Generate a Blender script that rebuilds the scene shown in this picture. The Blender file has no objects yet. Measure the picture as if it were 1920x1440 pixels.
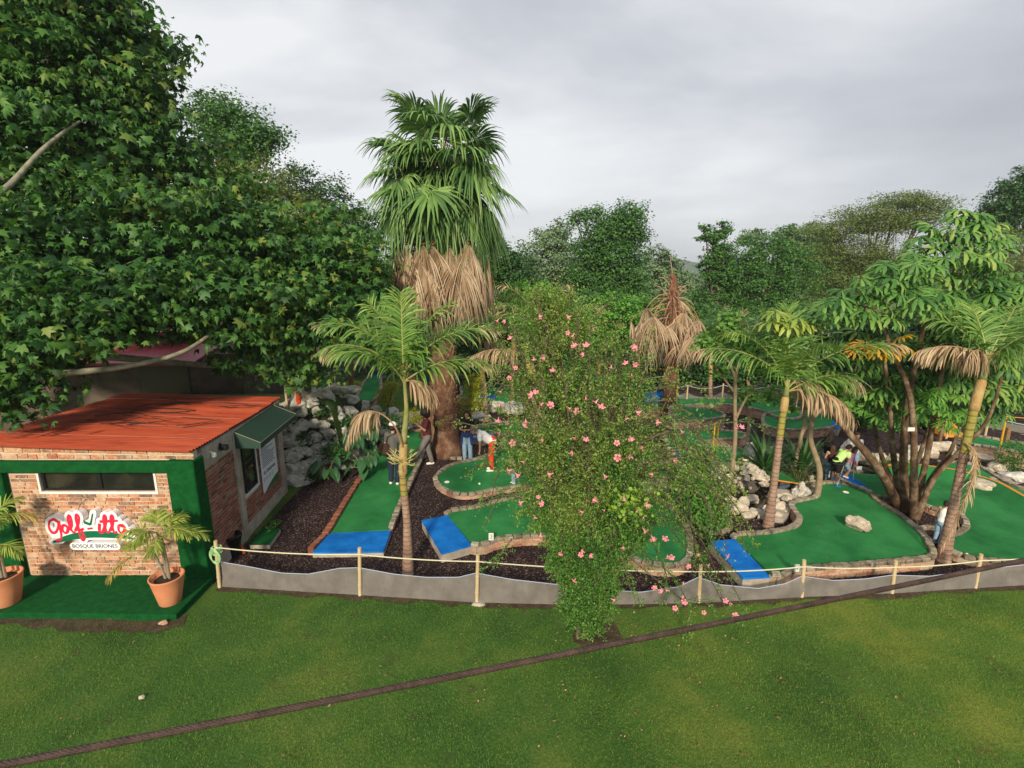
import bpy, math, random
import numpy as np
from mathutils import Vector, Matrix, noise as mnoise
R = math.radians
S = bpy.context.scene
COL = S.collection
rng = np.random.default_rng(7)
random.seed(7)

# ------------------------------------------------------------------ camera, sky, sun, exposure
H = 6.0; PITCH = R(12.3); FPX = 960.0
cam = bpy.data.cameras.new('camera'); cam.sensor_width = 36; cam.lens = 18.0
cam.clip_start = 0.05; cam.clip_end = 3000
camo = bpy.data.objects.new('camera', cam); COL.objects.link(camo)
camo.location = (0, 0, H); camo.rotation_euler = (R(90) - PITCH, 0, 0)
S.camera = camo
SUN_EL = R(27); SUN_AZ = math.atan2(-0.12, -1.0)      # where the sun stands, seen from the scene (x, y)
w = bpy.data.worlds.new('World'); S.world = w; w.use_nodes = True
nt = w.node_tree; nt.nodes.clear()
def N(nt, t, **k):
    n = nt.nodes.new(t)
    for a, b in k.items():
        if a.startswith('i_'):
            n.inputs[a[2:].replace('_', ' ')].default_value = b
        else: setattr(n, a, b)
    return n
def ramp(nt, stops, interp='LINEAR'):
    r = nt.nodes.new('ShaderNodeValToRGB'); e = r.color_ramp.elements; r.color_ramp.interpolation = interp
    while len(e) < len(stops): e.new(0.5)
    for x, (p, c) in zip(e, stops): x.position = p; x.color = (*c, 1) if len(c) == 3 else c
    return r
sky = N(nt, 'ShaderNodeTexSky', sky_type='NISHITA', sun_disc=False, sun_elevation=SUN_EL, sun_rotation=SUN_AZ)
tc = N(nt, 'ShaderNodeTexCoord'); mp = N(nt, 'ShaderNodeMapping'); mp.inputs['Scale'].default_value = (1.0, 1.0, 3.2)
nz = N(nt, 'ShaderNodeTexNoise', i_Scale=1.15, i_Detail=5.0, i_Roughness=0.5, i_Distortion=0.35)
nz2 = N(nt, 'ShaderNodeTexNoise', i_Scale=3.4, i_Detail=6.0, i_Roughness=0.55)
sep = N(nt, 'ShaderNodeSeparateXYZ')
cr = ramp(nt, [(0.30, (4.0, 4.15, 4.5)), (0.47, (5.1, 5.3, 5.65)), (0.66, (7.4, 7.5, 7.6))])
mixn = N(nt, 'ShaderNodeMath', operation='MULTIPLY_ADD'); mixn.inputs[1].default_value = 0.22
lf = N(nt, 'ShaderNodeMath', operation='MULTIPLY_ADD'); lf.inputs[1].default_value = -0.27
ad = N(nt, 'ShaderNodeMath', operation='ADD'); ad.inputs[1].default_value = -0.11
mx = N(nt, 'ShaderNodeMixRGB', i_Fac=0.93)
bg = N(nt, 'ShaderNodeBackground', i_Strength=0.1); wo = N(nt, 'ShaderNodeOutputWorld')
L = nt.links.new
L(tc.outputs['Generated'], mp.inputs[0]); L(mp.outputs[0], nz.inputs[0]); L(mp.outputs[0], nz2.inputs[0])
L(tc.outputs['Generated'], sep.inputs[0])
L(nz2.outputs[0], mixn.inputs[0]); L(nz.outputs[0], mixn.inputs[2]); L(mixn.outputs[0], ad.inputs[0])
L(sep.outputs[0], lf.inputs[0]); L(ad.outputs[0], lf.inputs[2]); L(lf.outputs[0], cr.inputs[0])
L(sky.outputs[0], mx.inputs[1]); L(cr.outputs[0], mx.inputs[2]); L(mx.outputs[0], bg.inputs[0]); L(bg.outputs[0], wo.inputs[0])
sl = bpy.data.lights.new('sun', 'SUN'); sl.energy = 4.0; sl.angle = R(6.0); sl.color = (1.0, 0.86, 0.66)
so = bpy.data.objects.new('sun', sl); COL.objects.link(so)
sd = Vector((math.sin(SUN_AZ) * math.cos(SUN_EL), math.cos(SUN_AZ) * math.cos(SUN_EL), math.sin(SUN_EL)))
so.rotation_euler = sd.to_track_quat('Z', 'Y').to_euler(); so.location = sd * 60
S.view_settings.view_transform = 'Standard'; S.view_settings.look = 'None'; S.view_settings.gamma = 1
S.view_settings.exposure = 0.33
S.cycles.max_bounces = 6; S.cycles.transparent_max_bounces = 12

# ------------------------------------------------------------------ placing helpers (photo direction -> world point)
sp, cp = math.sin(PITCH), math.cos(PITCH)
def ray(px, py):
    u = (px - 960) / FPX; v = (py - 720) / FPX
    return Vector((u, cp - v * sp, -(sp + v * cp)))
def G(px, py, z=0.0):
    d = ray(px, py); return Vector((0, 0, H)) + d * ((z - H) / d.z)
def A(px, py, Y):
    d = ray(px, py); return Vector((0, 0, H)) + d * (Y / d.y)

# ------------------------------------------------------------------ object helpers
WORG = {}
def tag(o, label=None, cat=None, group=None, kind=None):
    if label: o['label'] = label
    if cat: o['category'] = cat
    if group: o['group'] = group
    if kind: o['kind'] = kind
    return o
def thing(name, loc, label, cat, group=None):
    o = bpy.data.objects.new(name, None); COL.objects.link(o); o.location = loc
    o.empty_display_size = 0.2; WORG[o.name] = Vector(loc)
    return tag(o, label, cat, group)
def link(name, me, mats, parent=None, org=None, smooth=False):
    """vertices of me are in world space; origin moves to the parent's (or to org)"""
    o = bpy.data.objects.new(name, me); COL.objects.link(o)
    for m in (mats if isinstance(mats, (list, tuple)) else [mats]): me.materials.append(m)
    base = WORG[parent.name] if parent else (Vector(org) if org is not None else Vector((0, 0, 0)))
    if base.length > 0: me.transform(Matrix.Translation(-base))
    if parent: o.parent = parent
    else: o.location = base
    WORG[o.name] = base
    if smooth: me.polygons.foreach_set('use_smooth', [True] * len(me.polygons))
    me.update()
    return o
class MB:
    def __init__(s): s.v = []; s.f = []; s.m = []; s.uv = []
    def add(s, vs, fs, m=0, uvs=None):
        b = len(s.v); s.v += [tuple(x) for x in vs]
        for i, f in enumerate(fs):
            s.f.append([b + j for j in f]); s.m.append(m)
            s.uv.append(uvs[i] if uvs else None)
    def box(s, a, b, m=0, jit=0, bev=0):
        """axis aligned box from corner a to corner b, uv in metres"""
        x0, y0, z0 = a; x1, y1, z1 = b
        s.obox(Vector(((x0+x1)/2, (y0+y1)/2, (z0+z1)/2)), Vector((abs(x1-x0)/2, 0, 0)), Vector((0, abs(y1-y0)/2, 0)), Vector((0, 0, abs(z1-z0)/2)), m, jit, bev)
    def obox(s, c, ax, ay, az, m=0, jit=0, bev=0):
        c = Vector(c)
        if bev:
            vs = []; lx, ly, lz = ax.length, ay.length, az.length
            kx, ky, kz = 1 - bev/lx, 1 - bev/ly, 1 - bev/lz
            idx = {}
            for sx in (-1, 1):
                for sy in (-1, 1):
                    for sz in (-1, 1):
                        j = Vector((random.uniform(-jit, jit), random.uniform(-jit, jit), random.uniform(-jit, jit))) if jit else Vector((0,0,0))
                        for k, (a1, a2, a3) in enumerate(((1, ky, kz), (kx, 1, kz), (kx, ky, 1))):
                            idx[(sx, sy, sz, k)] = len(vs); vs.append(c + ax*sx*a1 + ay*sy*a2 + az*sz*a3 + j)
            I = idx; fs = []
            for sgn in (-1, 1):
                fs.append([I[(sgn,-1,-1,0)], I[(sgn,1,-1,0)], I[(sgn,1,1,0)], I[(sgn,-1,1,0)]][::sgn])
                fs.append([I[(-1,sgn,-1,1)], I[(-1,sgn,1,1)], I[(1,sgn,1,1)], I[(1,sgn,-1,1)]][::sgn])
                fs.append([I[(-1,-1,sgn,2)], I[(1,-1,sgn,2)], I[(1,1,sgn,2)], I[(-1,1,sgn,2)]][::sgn])
            for a in (-1, 1):
                for b in (-1, 1):
                    fs.append([I[(a,b,-1,0)], I[(a,b,1,0)], I[(a,b,1,1)], I[(a,b,-1,1)]][::-a*b])
                    fs.append([I[(a,-1,b,0)], I[(a,1,b,0)], I[(a,1,b,2)], I[(a,-1,b,2)]][::a*b])
                    fs.append([I[(-1,a,b,1)], I[(1,a,b,1)], I[(1,a,b,2)], I[(-1,a,b,2)]][::-a*b])
                    for d in (-1, 1):
                        fs.append([I[(a,b,d,0)], I[(a,b,d,1)], I[(a,b,d,2)]][::a*b*d])
            s.add(vs, fs, m); return
        vs = [c + ax*i + ay*j + az*k for i in (-1, 1) for j in (-1, 1) for k in (-1, 1)]
        if jit: vs = [v + Vector((random.uniform(-jit, jit), random.uniform(-jit, jit), random.uniform(-jit, jit))) for v in vs]
        fs = [(0,1,3,2), (4,6,7,5), (0,4,5,1), (2,3,7,6), (0,2,6,4), (1,5,7,3)]
        ax_ = [(ay, az), (ay, az), (ax, az), (ax, az), (ax, ay), (ax, ay)]
        uvs = []
        for f, (p, q) in zip(fs, ax_):
            pn, qn = p.normalized(), q.normalized()
            uvs.append([(vs[i].dot(pn), vs[i].dot(qn)) for i in f])
        s.add(vs, fs, m, uvs)
    def tube(s, pts, rad, n=8, m=0, cap=True):
        pts = [Vector(p) for p in pts]; k = len(pts)
        if not isinstance(rad, (list, tuple)): rad = [rad] * k
        vs = []; ref = None
        for i, p in enumerate(pts):
            t = (pts[min(i+1, k-1)] - pts[max(i-1, 0)]).normalized()
            if ref is None: ref = Vector((1, 0, 0)) if abs(t.x) < .9 else Vector((0, 1, 0))
            a = (ref - t * ref.dot(t)).normalized(); ref = a; b = t.cross(a)
            for j in range(n):
                an = 2*math.pi*j/n; vs.append(p + (a*math.cos(an) + b*math.sin(an)) * rad[i])
        fs = [[i*n+j, i*n+(j+1) % n, (i+1)*n+(j+1) % n, (i+1)*n+j] for i in range(k-1) for j in range(n)]
        if cap: fs += [list(range(n))[::-1], [(k-1)*n+j for j in range(n)]]
        s.add(vs, fs, m)
    def lathe(s, c, prof, n=24, m=0, axis=None):
        c = Vector(c); vs = []; k = len(prof)
        for r, z in prof:
            for j in range(n):
                an = 2*math.pi*j/n; vs.append(c + Vector((r*math.cos(an), r*math.sin(an), z)))
        s.add(vs, [[i*n+j, i*n+(j+1) % n, (i+1)*n+(j+1) % n, (i+1)*n+j] for i in range(k-1) for j in range(n)], m)
    def sphere(s, c, r, n=10, m=0, sc=(1, 1, 1)):
        c = Vector(c); vs = [c + Vector((0, 0, -r*sc[2]))]; h = n // 2
        for i in range(1, h):
            ph = -math.pi/2 + math.pi*i/h
            for j in range(n):
                an = 2*math.pi*j/n; vs.append(c + Vector((r*sc[0]*math.cos(ph)*math.cos(an), r*sc[1]*math.cos(ph)*math.sin(an), r*sc[2]*math.sin(ph))))
        vs.append(c + Vector((0, 0, r*sc[2]))); e = len(vs)-1
        fs = [[0, 1+(j+1) % n, 1+j] for j in range(n)]
        fs += [[1+i*n+j, 1+i*n+(j+1) % n, 1+(i+1)*n+(j+1) % n, 1+(i+1)*n+j] for i in range(h-2) for j in range(n)]
        fs += [[1+(h-2)*n+j, 1+(h-2)*n+(j+1) % n, e] for j in range(n)]
        s.add(vs, fs, m)
    def build(s, name, mats, parent=None, org=None, smooth=False):
        me = bpy.data.meshes.new(name); me.from_pydata(s.v, [], s.f)
        me.polygons.foreach_set('material_index', s.m)
        if any(u is not None for u in s.uv):
            ul = me.uv_layers.new(name='UVMap'); flat = []
            for f, u in zip(s.f, s.uv):
                for i in range(len(f)): flat += list(u[i]) if u else [s.v[f[i]][0], s.v[f[i]][1]]
            ul.data.foreach_set('uv', flat)
        return link(name, me, mats, parent, org, smooth)
def tri_mesh(name, V, F, mats, parent=None, org=None, mi=None, smooth=False):
    V = np.asarray(V, np.float32); F = np.asarray(F, np.int32); n = len(F)
    me = bpy.data.meshes.new(name); me.vertices.add(len(V)); me.vertices.foreach_set('co', V.ravel())
    me.loops.add(n*3); me.loops.foreach_set('vertex_index', F.ravel())
    me.polygons.add(n); me.polygons.foreach_set('loop_start', np.arange(0, n*3, 3, dtype=np.int32))
    me.polygons.foreach_set('loop_total', np.full(n, 3, np.int32))
    if mi is not None: me.polygons.foreach_set('material_index', np.asarray(mi, np.int32))
    me.update(calc_edges=True)
    return link(name, me, mats, parent, org, smooth)

# ------------------------------------------------------------------ materials
MATS = {}
def newmat(name):
    m = bpy.data.materials.new(name); m.use_nodes = True; m.node_tree.nodes.clear(); return m, m.node_tree
def M(name, col, rough=.7, col2=None, scale=6, bump=0, bscale=None, spec=.3, coord='Object', metal=0, detail=6, contrast=(.35, .65), stretch=None):
    if name in MATS: return MATS[name]
    m, t = newmat(name); b = N(t, 'ShaderNodeBsdfPrincipled'); o = N(t, 'ShaderNodeOutputMaterial')
    b.inputs['Base Color'].default_value = (*col, 1); b.inputs['Roughness'].default_value = rough
    b.inputs['Specular IOR Level'].default_value = spec; b.inputs['Metallic'].default_value = metal
    t.links.new(b.outputs[0], o.inputs[0])
    c = N(t, 'ShaderNodeTexCoord'); src = c.outputs[coord]
    if stretch:
        mpp = N(t, 'ShaderNodeMapping'); mpp.inputs['Scale'].default_value = stretch
        t.links.new(src, mpp.inputs[0]); src = mpp.outputs[0]
    if col2 is not None:
        n = N(t, 'ShaderNodeTexNoise', i_Scale=scale, i_Detail=detail, i_Roughness=.62)
        t.links.new(src, n.inputs[0]); r = ramp(t, [(contrast[0], col), (contrast[1], col2)])
        t.links.new(n.outputs[0], r.inputs[0]); t.links.new(r.outputs[0], b.inputs['Base Color'])
    if bump:
        n2 = N(t, 'ShaderNodeTexNoise', i_Scale=bscale or scale*4, i_Detail=6.0, i_Roughness=.65)
        t.links.new(src, n2.inputs[0]); bp = N(t, 'ShaderNodeBump', i_Strength=min(1, bump), i_Distance=.02)
        t.links.new(n2.outputs[0], bp.inputs['Height']); t.links.new(bp.outputs[0], b.inputs['Normal'])
    MATS[name] = m; return m
LEAFGAIN = 1.75
def leafmat(name, cols, rough=.5, trans=.25, spec=.3, tcol=None, big=None):
    """leaf colours picked per leaf, with a slow patch variation from leaf age"""
    if name in MATS: return MATS[name]
    if max(max(c) for c in cols) < .3: cols = [tuple(x*LEAFGAIN for x in c) for c in cols]
    m, t = newmat(name); g = N(t, 'ShaderNodeNewGeometry')
    k = len(cols); r = ramp(t, [(i/max(1, k-1), c) for i, c in enumerate(cols)])
    c = N(t, 'ShaderNodeTexCoord'); n = N(t, 'ShaderNodeTexNoise', i_Scale=big or 1.1, i_Detail=2.0)
    ma = N(t, 'ShaderNodeMath', operation='MULTIPLY_ADD'); ma.inputs[1].default_value = .9
    mb = N(t, 'ShaderNodeMath', operation='MULTIPLY_ADD'); mb.inputs[1].default_value = .75; mb.inputs[2].default_value = -.32
    t.links.new(c.outputs['Object'], n.inputs[0]); t.links.new(n.outputs[0], ma.inputs[0])
    t.links.new(g.outputs['Random Per Island'], mb.inputs[0]); t.links.new(mb.outputs[0], ma.inputs[2])
    t.links.new(ma.outputs[0], r.inputs[0])
    b = N(t, 'ShaderNodeBsdfPrincipled', i_Roughness=rough); b.inputs['Specular IOR Level'].default_value = spec
    tr = N(t, 'ShaderNodeBsdfTranslucent'); mix = N(t, 'ShaderNodeMixShader', i_Fac=trans); o = N(t, 'ShaderNodeOutputMaterial')
    t.links.new(r.outputs[0], b.inputs['Base Color'])
    hs = N(t, 'ShaderNodeHueSaturation', i_Hue=.485, i_Saturation=1.1, i_Value=1.5); t.links.new(r.outputs[0], hs.inputs['Color']); t.links.new(hs.outputs[0], tr.inputs[0])
    t.links.new(b.outputs[0], mix.inputs[1]); t.links.new(tr.outputs[0], mix.inputs[2]); t.links.new(mix.outputs[0], o.inputs[0])
    MATS[name] = m; return m
def islandmat(name, cols, rough=.85, bump=.5, scale=30, dirt=None, dscale=3, interp='LINEAR', spec=.2):
    """blocks, bricks, stones: one colour per block plus fine grain and stains"""
    if name in MATS: return MATS[name]
    m, t = newmat(name); g = N(t, 'ShaderNodeNewGeometry'); k = len(cols)
    r = ramp(t, [(i/max(1, k-1), c) for i, c in enumerate(cols)], interp)
    t.links.new(g.outputs['Random Per Island'], r.inputs[0])
    c = N(t, 'ShaderNodeTexCoord'); n = N(t, 'ShaderNodeTexNoise', i_Scale=scale, i_Detail=8.0, i_Roughness=.7)
    t.links.new(c.outputs['Object'], n.inputs[0]); r2 = ramp(t, [(.3, (.55, .55, .55)), (.7, (1.3, 1.3, 1.3))])
    t.links.new(n.outputs[0], r2.inputs[0]); mu = N(t, 'ShaderNodeMixRGB', blend_type='MULTIPLY', i_Fac=1)
    t.links.new(r.outputs[0], mu.inputs[1]); t.links.new(r2.outputs[0], mu.inputs[2]); out = mu.outputs[0]
    if dirt:
        n3 = N(t, 'ShaderNodeTexNoise', i_Scale=dscale, i_Detail=7.0, i_Roughness=.65); t.links.new(c.outputs['Object'], n3.inputs[0])
        r3 = ramp(t, [(.5, (0, 0, 0)), (.68, (1, 1, 1))]); t.links.new(n3.outputs[0], r3.inputs[0])
        mi = N(t, 'ShaderNodeMixRGB'); mi.inputs[2].default_value = (*dirt, 1); t.links.new(r3.outputs[0], mi.inputs[0]); t.links.new(out, mi.inputs[1]); out = mi.outputs[0]
    b = N(t, 'ShaderNodeBsdfPrincipled', i_Roughness=rough); b.inputs['Specular IOR Level'].default_value = spec
    bp = N(t, 'ShaderNodeBump', i_Strength=bump, i_Distance=.02); t.links.new(n.outputs[0], bp.inputs['Height']); t.links.new(bp.outputs[0], b.inputs['Normal'])
    o = N(t, 'ShaderNodeOutputMaterial'); t.links.new(out, b.inputs['Base Color']); t.links.new(b.outputs[0], o.inputs[0])
    MATS[name] = m; return m

# ------------------------------------------------------------------ foliage helpers
def unit(a): return a / np.maximum(1e-9, np.linalg.norm(a, axis=-1, keepdims=True))
def frames(d, n):
    d = unit(d); x = unit(np.cross(d, n)); z = np.cross(x, d)
    return np.stack([x, d, z], axis=-1)            # columns: side, along, normal
def scatter(TV, TF, P, D, Nn, sz):
    """copies of a leaf template (along +Y, normal +Z) merged into one set of triangles"""
    Rm = frames(D, Nn); TV = np.asarray(TV, float); TF = np.asarray(TF)
    V = np.einsum('nij,kj->nki', Rm, TV) * sz[:, None, None] + P[:, None, :]
    k = len(TV); F = TF[None] + (np.arange(len(P)) * k)[:, None, None]
    return V.reshape(-1, 3), F.reshape(-1, 3)
LEAF = ([(0,0,0), (.3,.4,.07), (0,1,-.05), (-.3,.4,.07)], [(0,1,2), (0,2,3)])
LEAFW = ([(0,0,0), (.42,.35,.08), (.3,.75,.03), (0,1,-.08), (-.3,.75,.03), (-.42,.35,.08)], [(0,1,2), (0,2,3), (0,3,4), (0,4,5)])
LOBED = ([(0,.0,0), (.22,-.08,-.02), (.6,.02,-.12), (.36,.3,0), (.72,.62,-.16), (.26,.58,-.03), (0,1.1,-.2), (-.26,.58,-.03), (-.72,.62,-.16), (-.36,.3,0), (-.6,.02,-.12), (-.22,-.08,-.02), (0,.3,.05)],
         [(12,i,i+1) for i in range(11)] + [(12,11,0)])
def whorl():
    V = []; F = []; n = 11
    for i in range(n):
        a = 2*math.pi*i/n + random.uniform(-.12, .12); ca, sa = math.cos(a), math.sin(a); b = len(V)
        for (r, wd, z) in ((.16, .02, .0), (.50, .095, -.03), (.85, .13, -.17), (1.08, .05, -.50)):
            for s_ in (-1, 0, 1):
                V.append((ca*r - sa*wd*s_, sa*r + ca*wd*s_, z + (.045 if s_ == 0 else 0)))
        for q in range(3):
            for c_ in (0, 1):
                o = b + q*3 + c_; F += [(o, o+3, o+4), (o, o+4, o+1)]
    V = np.array(V); V2 = np.stack([V[:, 0], V[:, 1], V[:, 2]], 1)
    return V2, F
WHORL = whorl()
def crown(name, blobs, n, size, mats, parent, leaf=LEAF, droop=.35, clump=.3, per=14, shell=.5, up=.8, smin=.6, seed=0, lump=.25, flat=1.0, org=None, mi_fn=None):
    g = np.random.default_rng(seed + 11)
    area = np.array([(b[1]*b[2]*b[3]) ** (2/3) for b in blobs]); cnt = np.maximum(3, (n/per*area/area.sum())).astype(int)
    Ps = []; Os = []
    for (c, rx, ry, rz), k in zip(blobs, cnt):
        d = unit(g.normal(size=(k, 3))); f = g.uniform(shell, 1.0, (k, 1)) ** .7
        f *= 1 + lump*np.sin(d[:, :1]*5 + seed)*np.cos(d[:, 1:2]*6 + seed*2) + lump*.5*np.sin(d[:, 2:]*9 + seed)
        Ps.append(np.array(c) + d*f*np.array([rx, ry, rz])); Os.append(d)
    C = np.concatenate(Ps); O = np.concatenate(Os)
    cs = clump*g.uniform(.6, 1.4, (len(C), 1))
    P = np.repeat(C, per, 0) + g.normal(size=(len(C)*per, 3))*np.repeat(cs, per, 0)*np.array([1, 1, .55*flat])
    Oo = np.repeat(O, per, 0)
    D = Oo*.5 + g.normal(size=P.shape)*.7; D[:, 2] = D[:, 2]*.5 - droop
    Nn = Oo*.45 + g.normal(size=P.shape)*.35; Nn[:, 2] += up
    V, F = scatter(leaf[0], leaf[1], P, D, Nn, size*g.uniform(smin, 1.25, len(P)))
    mi = None
    if mi_fn: mi = np.repeat(mi_fn(g, len(P)), len(leaf[1]))
    return tri_mesh(name, V, F, mats, parent, org, mi)
def bez(a, b, c, n=8):
    a, b, c = Vector(a), Vector(b), Vector(c)
    return [(a*(1-t)**2 + b*2*t*(1-t) + c*t*t) for t in [i/n for i in range(n+1)]]
def limbs(mb, fork, blobs, r, twigs=4, seed=0, n=6):
    g = random.Random(seed)
    for c, rx, ry, rz in blobs:
        c = Vector(c); mid = Vector(fork).lerp(c, .5) + Vector((g.uniform(-.3, .3)*rx, g.uniform(-.3, .3)*ry, g.uniform(-.1, .25)*rz))
        pts = bez(fork, mid, c, 6); k = len(pts)
        mb.tube(pts, [r*(1 - .75*i/(k-1)) for i in range(k)], n)
        for _ in range(twigs):
            d = Vector((g.gauss(0, 1), g.gauss(0, 1), g.gauss(.3, 1))).normalized()
            e = c + Vector((d.x*rx, d.y*ry, d.z*rz))*.9; st = pts[g.randint(2, k-1)]
            mb.tube(bez(st, st.lerp(e, .5) + Vector((0, 0, .15*rz)), e, 3), [r*.22, r*.16, r*.1, r*.04], 4, cap=False)
BARK = M('bark', (.07, .05, .035), .9, (.16, .13, .10), 7, .8, 25, stretch=(1, 1, .3))
def tree(px, py, Y, blobs, n, size, mat, label, cat='tree', name='tree', bark=None, group=None, tr=.18, base=None, seed=1, fork=.45, twigs=3, **k):
    """px,py,Y: where the trunk stands (ground point under it); blobs in photo px: (px,py,dY,rpx,rpz)"""
    bs = []
    for b in blobs:
        c = A(b[0], b[1], Y + b[2]); s_ = (Y + b[2]) / FPX
        bs.append((c, b[3]*s_, b[3]*s_*(b[5] if len(b) > 5 else .9), b[4]*s_))
    g0 = base if base is not None else Vector((A(px, py, Y).x, Y, 0))
    t = thing(name, g0, label, cat, group)
    top = sum((Vector(b[0]) for b in bs), Vector()) / len(bs)
    low = min(b[0].z for b in bs); fk = Vector((g0.x*.6 + top.x*.4, g0.y*.6 + top.y*.4, g0.z + (low - g0.z)*max(.2, fork) + .2))
    mb = MB(); mb.tube(bez(g0 - Vector((0, 0, .15)), g0.lerp(fk, .5) + Vector((tr*.6, 0, 0)), fk, 6), [tr*1.35, tr*1.1, tr, tr*.95, tr*.9, tr*.85, tr*.8], 10)
    limbs(mb, fk, bs, tr*.7, twigs, seed)
    mb.build('trunk', bark or BARK, t, smooth=True)
    if 'clump' not in k: k['clump'] = .20*sum(min(b[1], b[3]) for b in bs)/len(bs); k['per'] = 38; k['smin'] = .5; k.setdefault('lump', .3)
    crown('crown', bs, n, size, mat, t, seed=seed, **k)
    return t
def rock_np(c, sx, sy, sz, seed, sub=2, rough=.28, sq=1.0):
    """irregular stone: returns verts, faces"""
    import bmesh
    bm = bmesh.new(); bmesh.ops.create_icosphere(bm, subdivisions=sub, radius=1)
    off = Vector((seed*3.7 % 91, seed*1.3 % 57, seed*7.1 % 33)); rr = random.Random(seed)
    planes = [(Vector((rr.gauss(0,1), rr.gauss(0,1), rr.gauss(0,1))).normalized(), rr.uniform(.55, .85)) for _ in range(9)]
    rot = Matrix.Rotation(rr.uniform(0, 6.28), 3, 'Z')
    for v in bm.verts:
        p = v.co.copy()
        for pn, d in planes:
            e = p.dot(pn) - d
            if e > 0: p -= pn*e*.9
        p *= 1 + rough*mnoise.noise(p*1.6 + off) + rough*.45*mnoise.noise(p*4.5 + off)
        v.co = rot @ p
    V = [(c[0] + v.co.x*sx, c[1] + v.co.y*sy, c[2] + v.co.z*sz) for v in bm.verts]
    F = [[v.index for v in f.verts] for f in bm.faces]; bm.free()
    return V, F
# ================================================================== SETTING: lawn, gravel bed, raised bank, hill
def ground_mat(name, kind):
    m, t = newmat(name); c = N(t, 'ShaderNodeTexCoord'); b = N(t, 'ShaderNodeBsdfPrincipled', i_Roughness=.9); b.inputs['Specular IOR Level'].default_value = .15
    o = N(t, 'ShaderNodeOutputMaterial'); t.links.new(b.outputs[0], o.inputs[0])
    def nz_(s, d=6.0, r=.6):
        n = N(t, 'ShaderNodeTexNoise', i_Scale=s, i_Detail=d, i_Roughness=r); t.links.new(c.outputs['Object'], n.inputs[0]); return n
    if kind == 'grass':
        a = nz_(.55, 5.0, .62); f = nz_(26, 8.0, .75); pz = nz_(1.9, 5.0, .7)
        r1 = ramp(t, [(.34, (.032, .084, .018)), (.5, (.060, .132, .025)), (.64, (.120, .172, .034))]); t.links.new(a.outputs[0], r1.inputs[0])
        r2 = ramp(t, [(.3, (.42, .42, .42)), (.7, (1.45, 1.45, 1.4))]); t.links.new(f.outputs[0], r2.inputs[0])
        mu = N(t, 'ShaderNodeMixRGB', blend_type='MULTIPLY', i_Fac=1); t.links.new(r1.outputs[0], mu.inputs[1]); t.links.new(r2.outputs[0], mu.inputs[2])
        r3 = ramp(t, [(.58, (0, 0, 0)), (.74, (.8, .8, .8))]); t.links.new(pz.outputs[0], r3.inputs[0])
        mi = N(t, 'ShaderNodeMixRGB'); mi.inputs[2].default_value = (.06, .042, .022, 1); t.links.new(r3.outputs[0], mi.inputs[0]); t.links.new(mu.outputs[0], mi.inputs[1])
        sx = N(t, 'ShaderNodeSeparateXYZ'); t.links.new(c.outputs['Object'], sx.inputs[0]); mr = N(t, 'ShaderNodeMapRange'); mr.inputs[1].default_value = 0; mr.inputs[2].default_value = 8; t.links.new(sx.outputs[0], mr.inputs[0])
        md = N(t, 'ShaderNodeMixRGB', blend_type='MULTIPLY'); md.inputs[2].default_value = (1.5, 1.28, 1.0, 1); t.links.new(mr.outputs[0], md.inputs[0]); t.links.new(mi.outputs[0], md.inputs[1]); t.links.new(md.outputs[0], b.inputs['Base Color'])
        bp = N(t, 'ShaderNodeBump', i_Strength=.9, i_Distance=.03); t.links.new(f.outputs[0], bp.inputs['Height']); t.links.new(bp.outputs[0], b.inputs['Normal'])
    else:
        v = N(t, 'ShaderNodeTexVoronoi', i_Scale=34.0); t.links.new(c.outputs['Object'], v.inputs['Vector'])
        sc = N(t, 'ShaderNodeSeparateColor'); t.links.new(v.outputs['Color'], sc.inputs[0])
        r1 = ramp(t, [(0, (.014, .009, .010)), (.5, (.034, .022, .024)), (.85, (.062, .042, .042)), (1, (.20, .16, .15))]); t.links.new(sc.outputs[0], r1.inputs[0])
        a = nz_(1.1, 4.0); r2 = ramp(t, [(.35, (.75, .7, .7)), (.65, (1.25, 1.15, 1.1))]); t.links.new(a.outputs[0], r2.inputs[0])
        mu = N(t, 'ShaderNodeMixRGB', blend_type='MULTIPLY', i_Fac=1); t.links.new(r1.outputs[0], mu.inputs[1]); t.links.new(r2.outputs[0], mu.inputs[2]); t.links.new(mu.outputs[0], b.inputs['Base Color'])
        bp = N(t, 'ShaderNodeBump', i_Strength=1, i_Distance=.03); bp.invert = True; t.links.new(v.outputs['Distance'], bp.inputs['Height']); t.links.new(bp.outputs[0], b.inputs['Normal'])
    MATS[name] = m; return m
GRASS = ground_mat('lawn_grass', 'grass'); GRAVEL = ground_mat('volcanic_gravel', 'gravel')
def struct(o, kind='structure'): o['kind'] = kind; return o
mb = MB(); mb.add([(-900, -40, 0), (900, -40, 0), (900, 1500, 0), (-900, 1500, 0)], [(0, 1, 2, 3)])
struct(mb.build('lawn', GRASS))
FL = [(412, 1100), (675, 1116), (895, 1130), (1100, 1135), (1310, 1131), (1503, 1120), (1672, 1113), (1828, 1103), (2010, 1092)]
FW = [G(x, y, 0) for x, y in FL]
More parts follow.
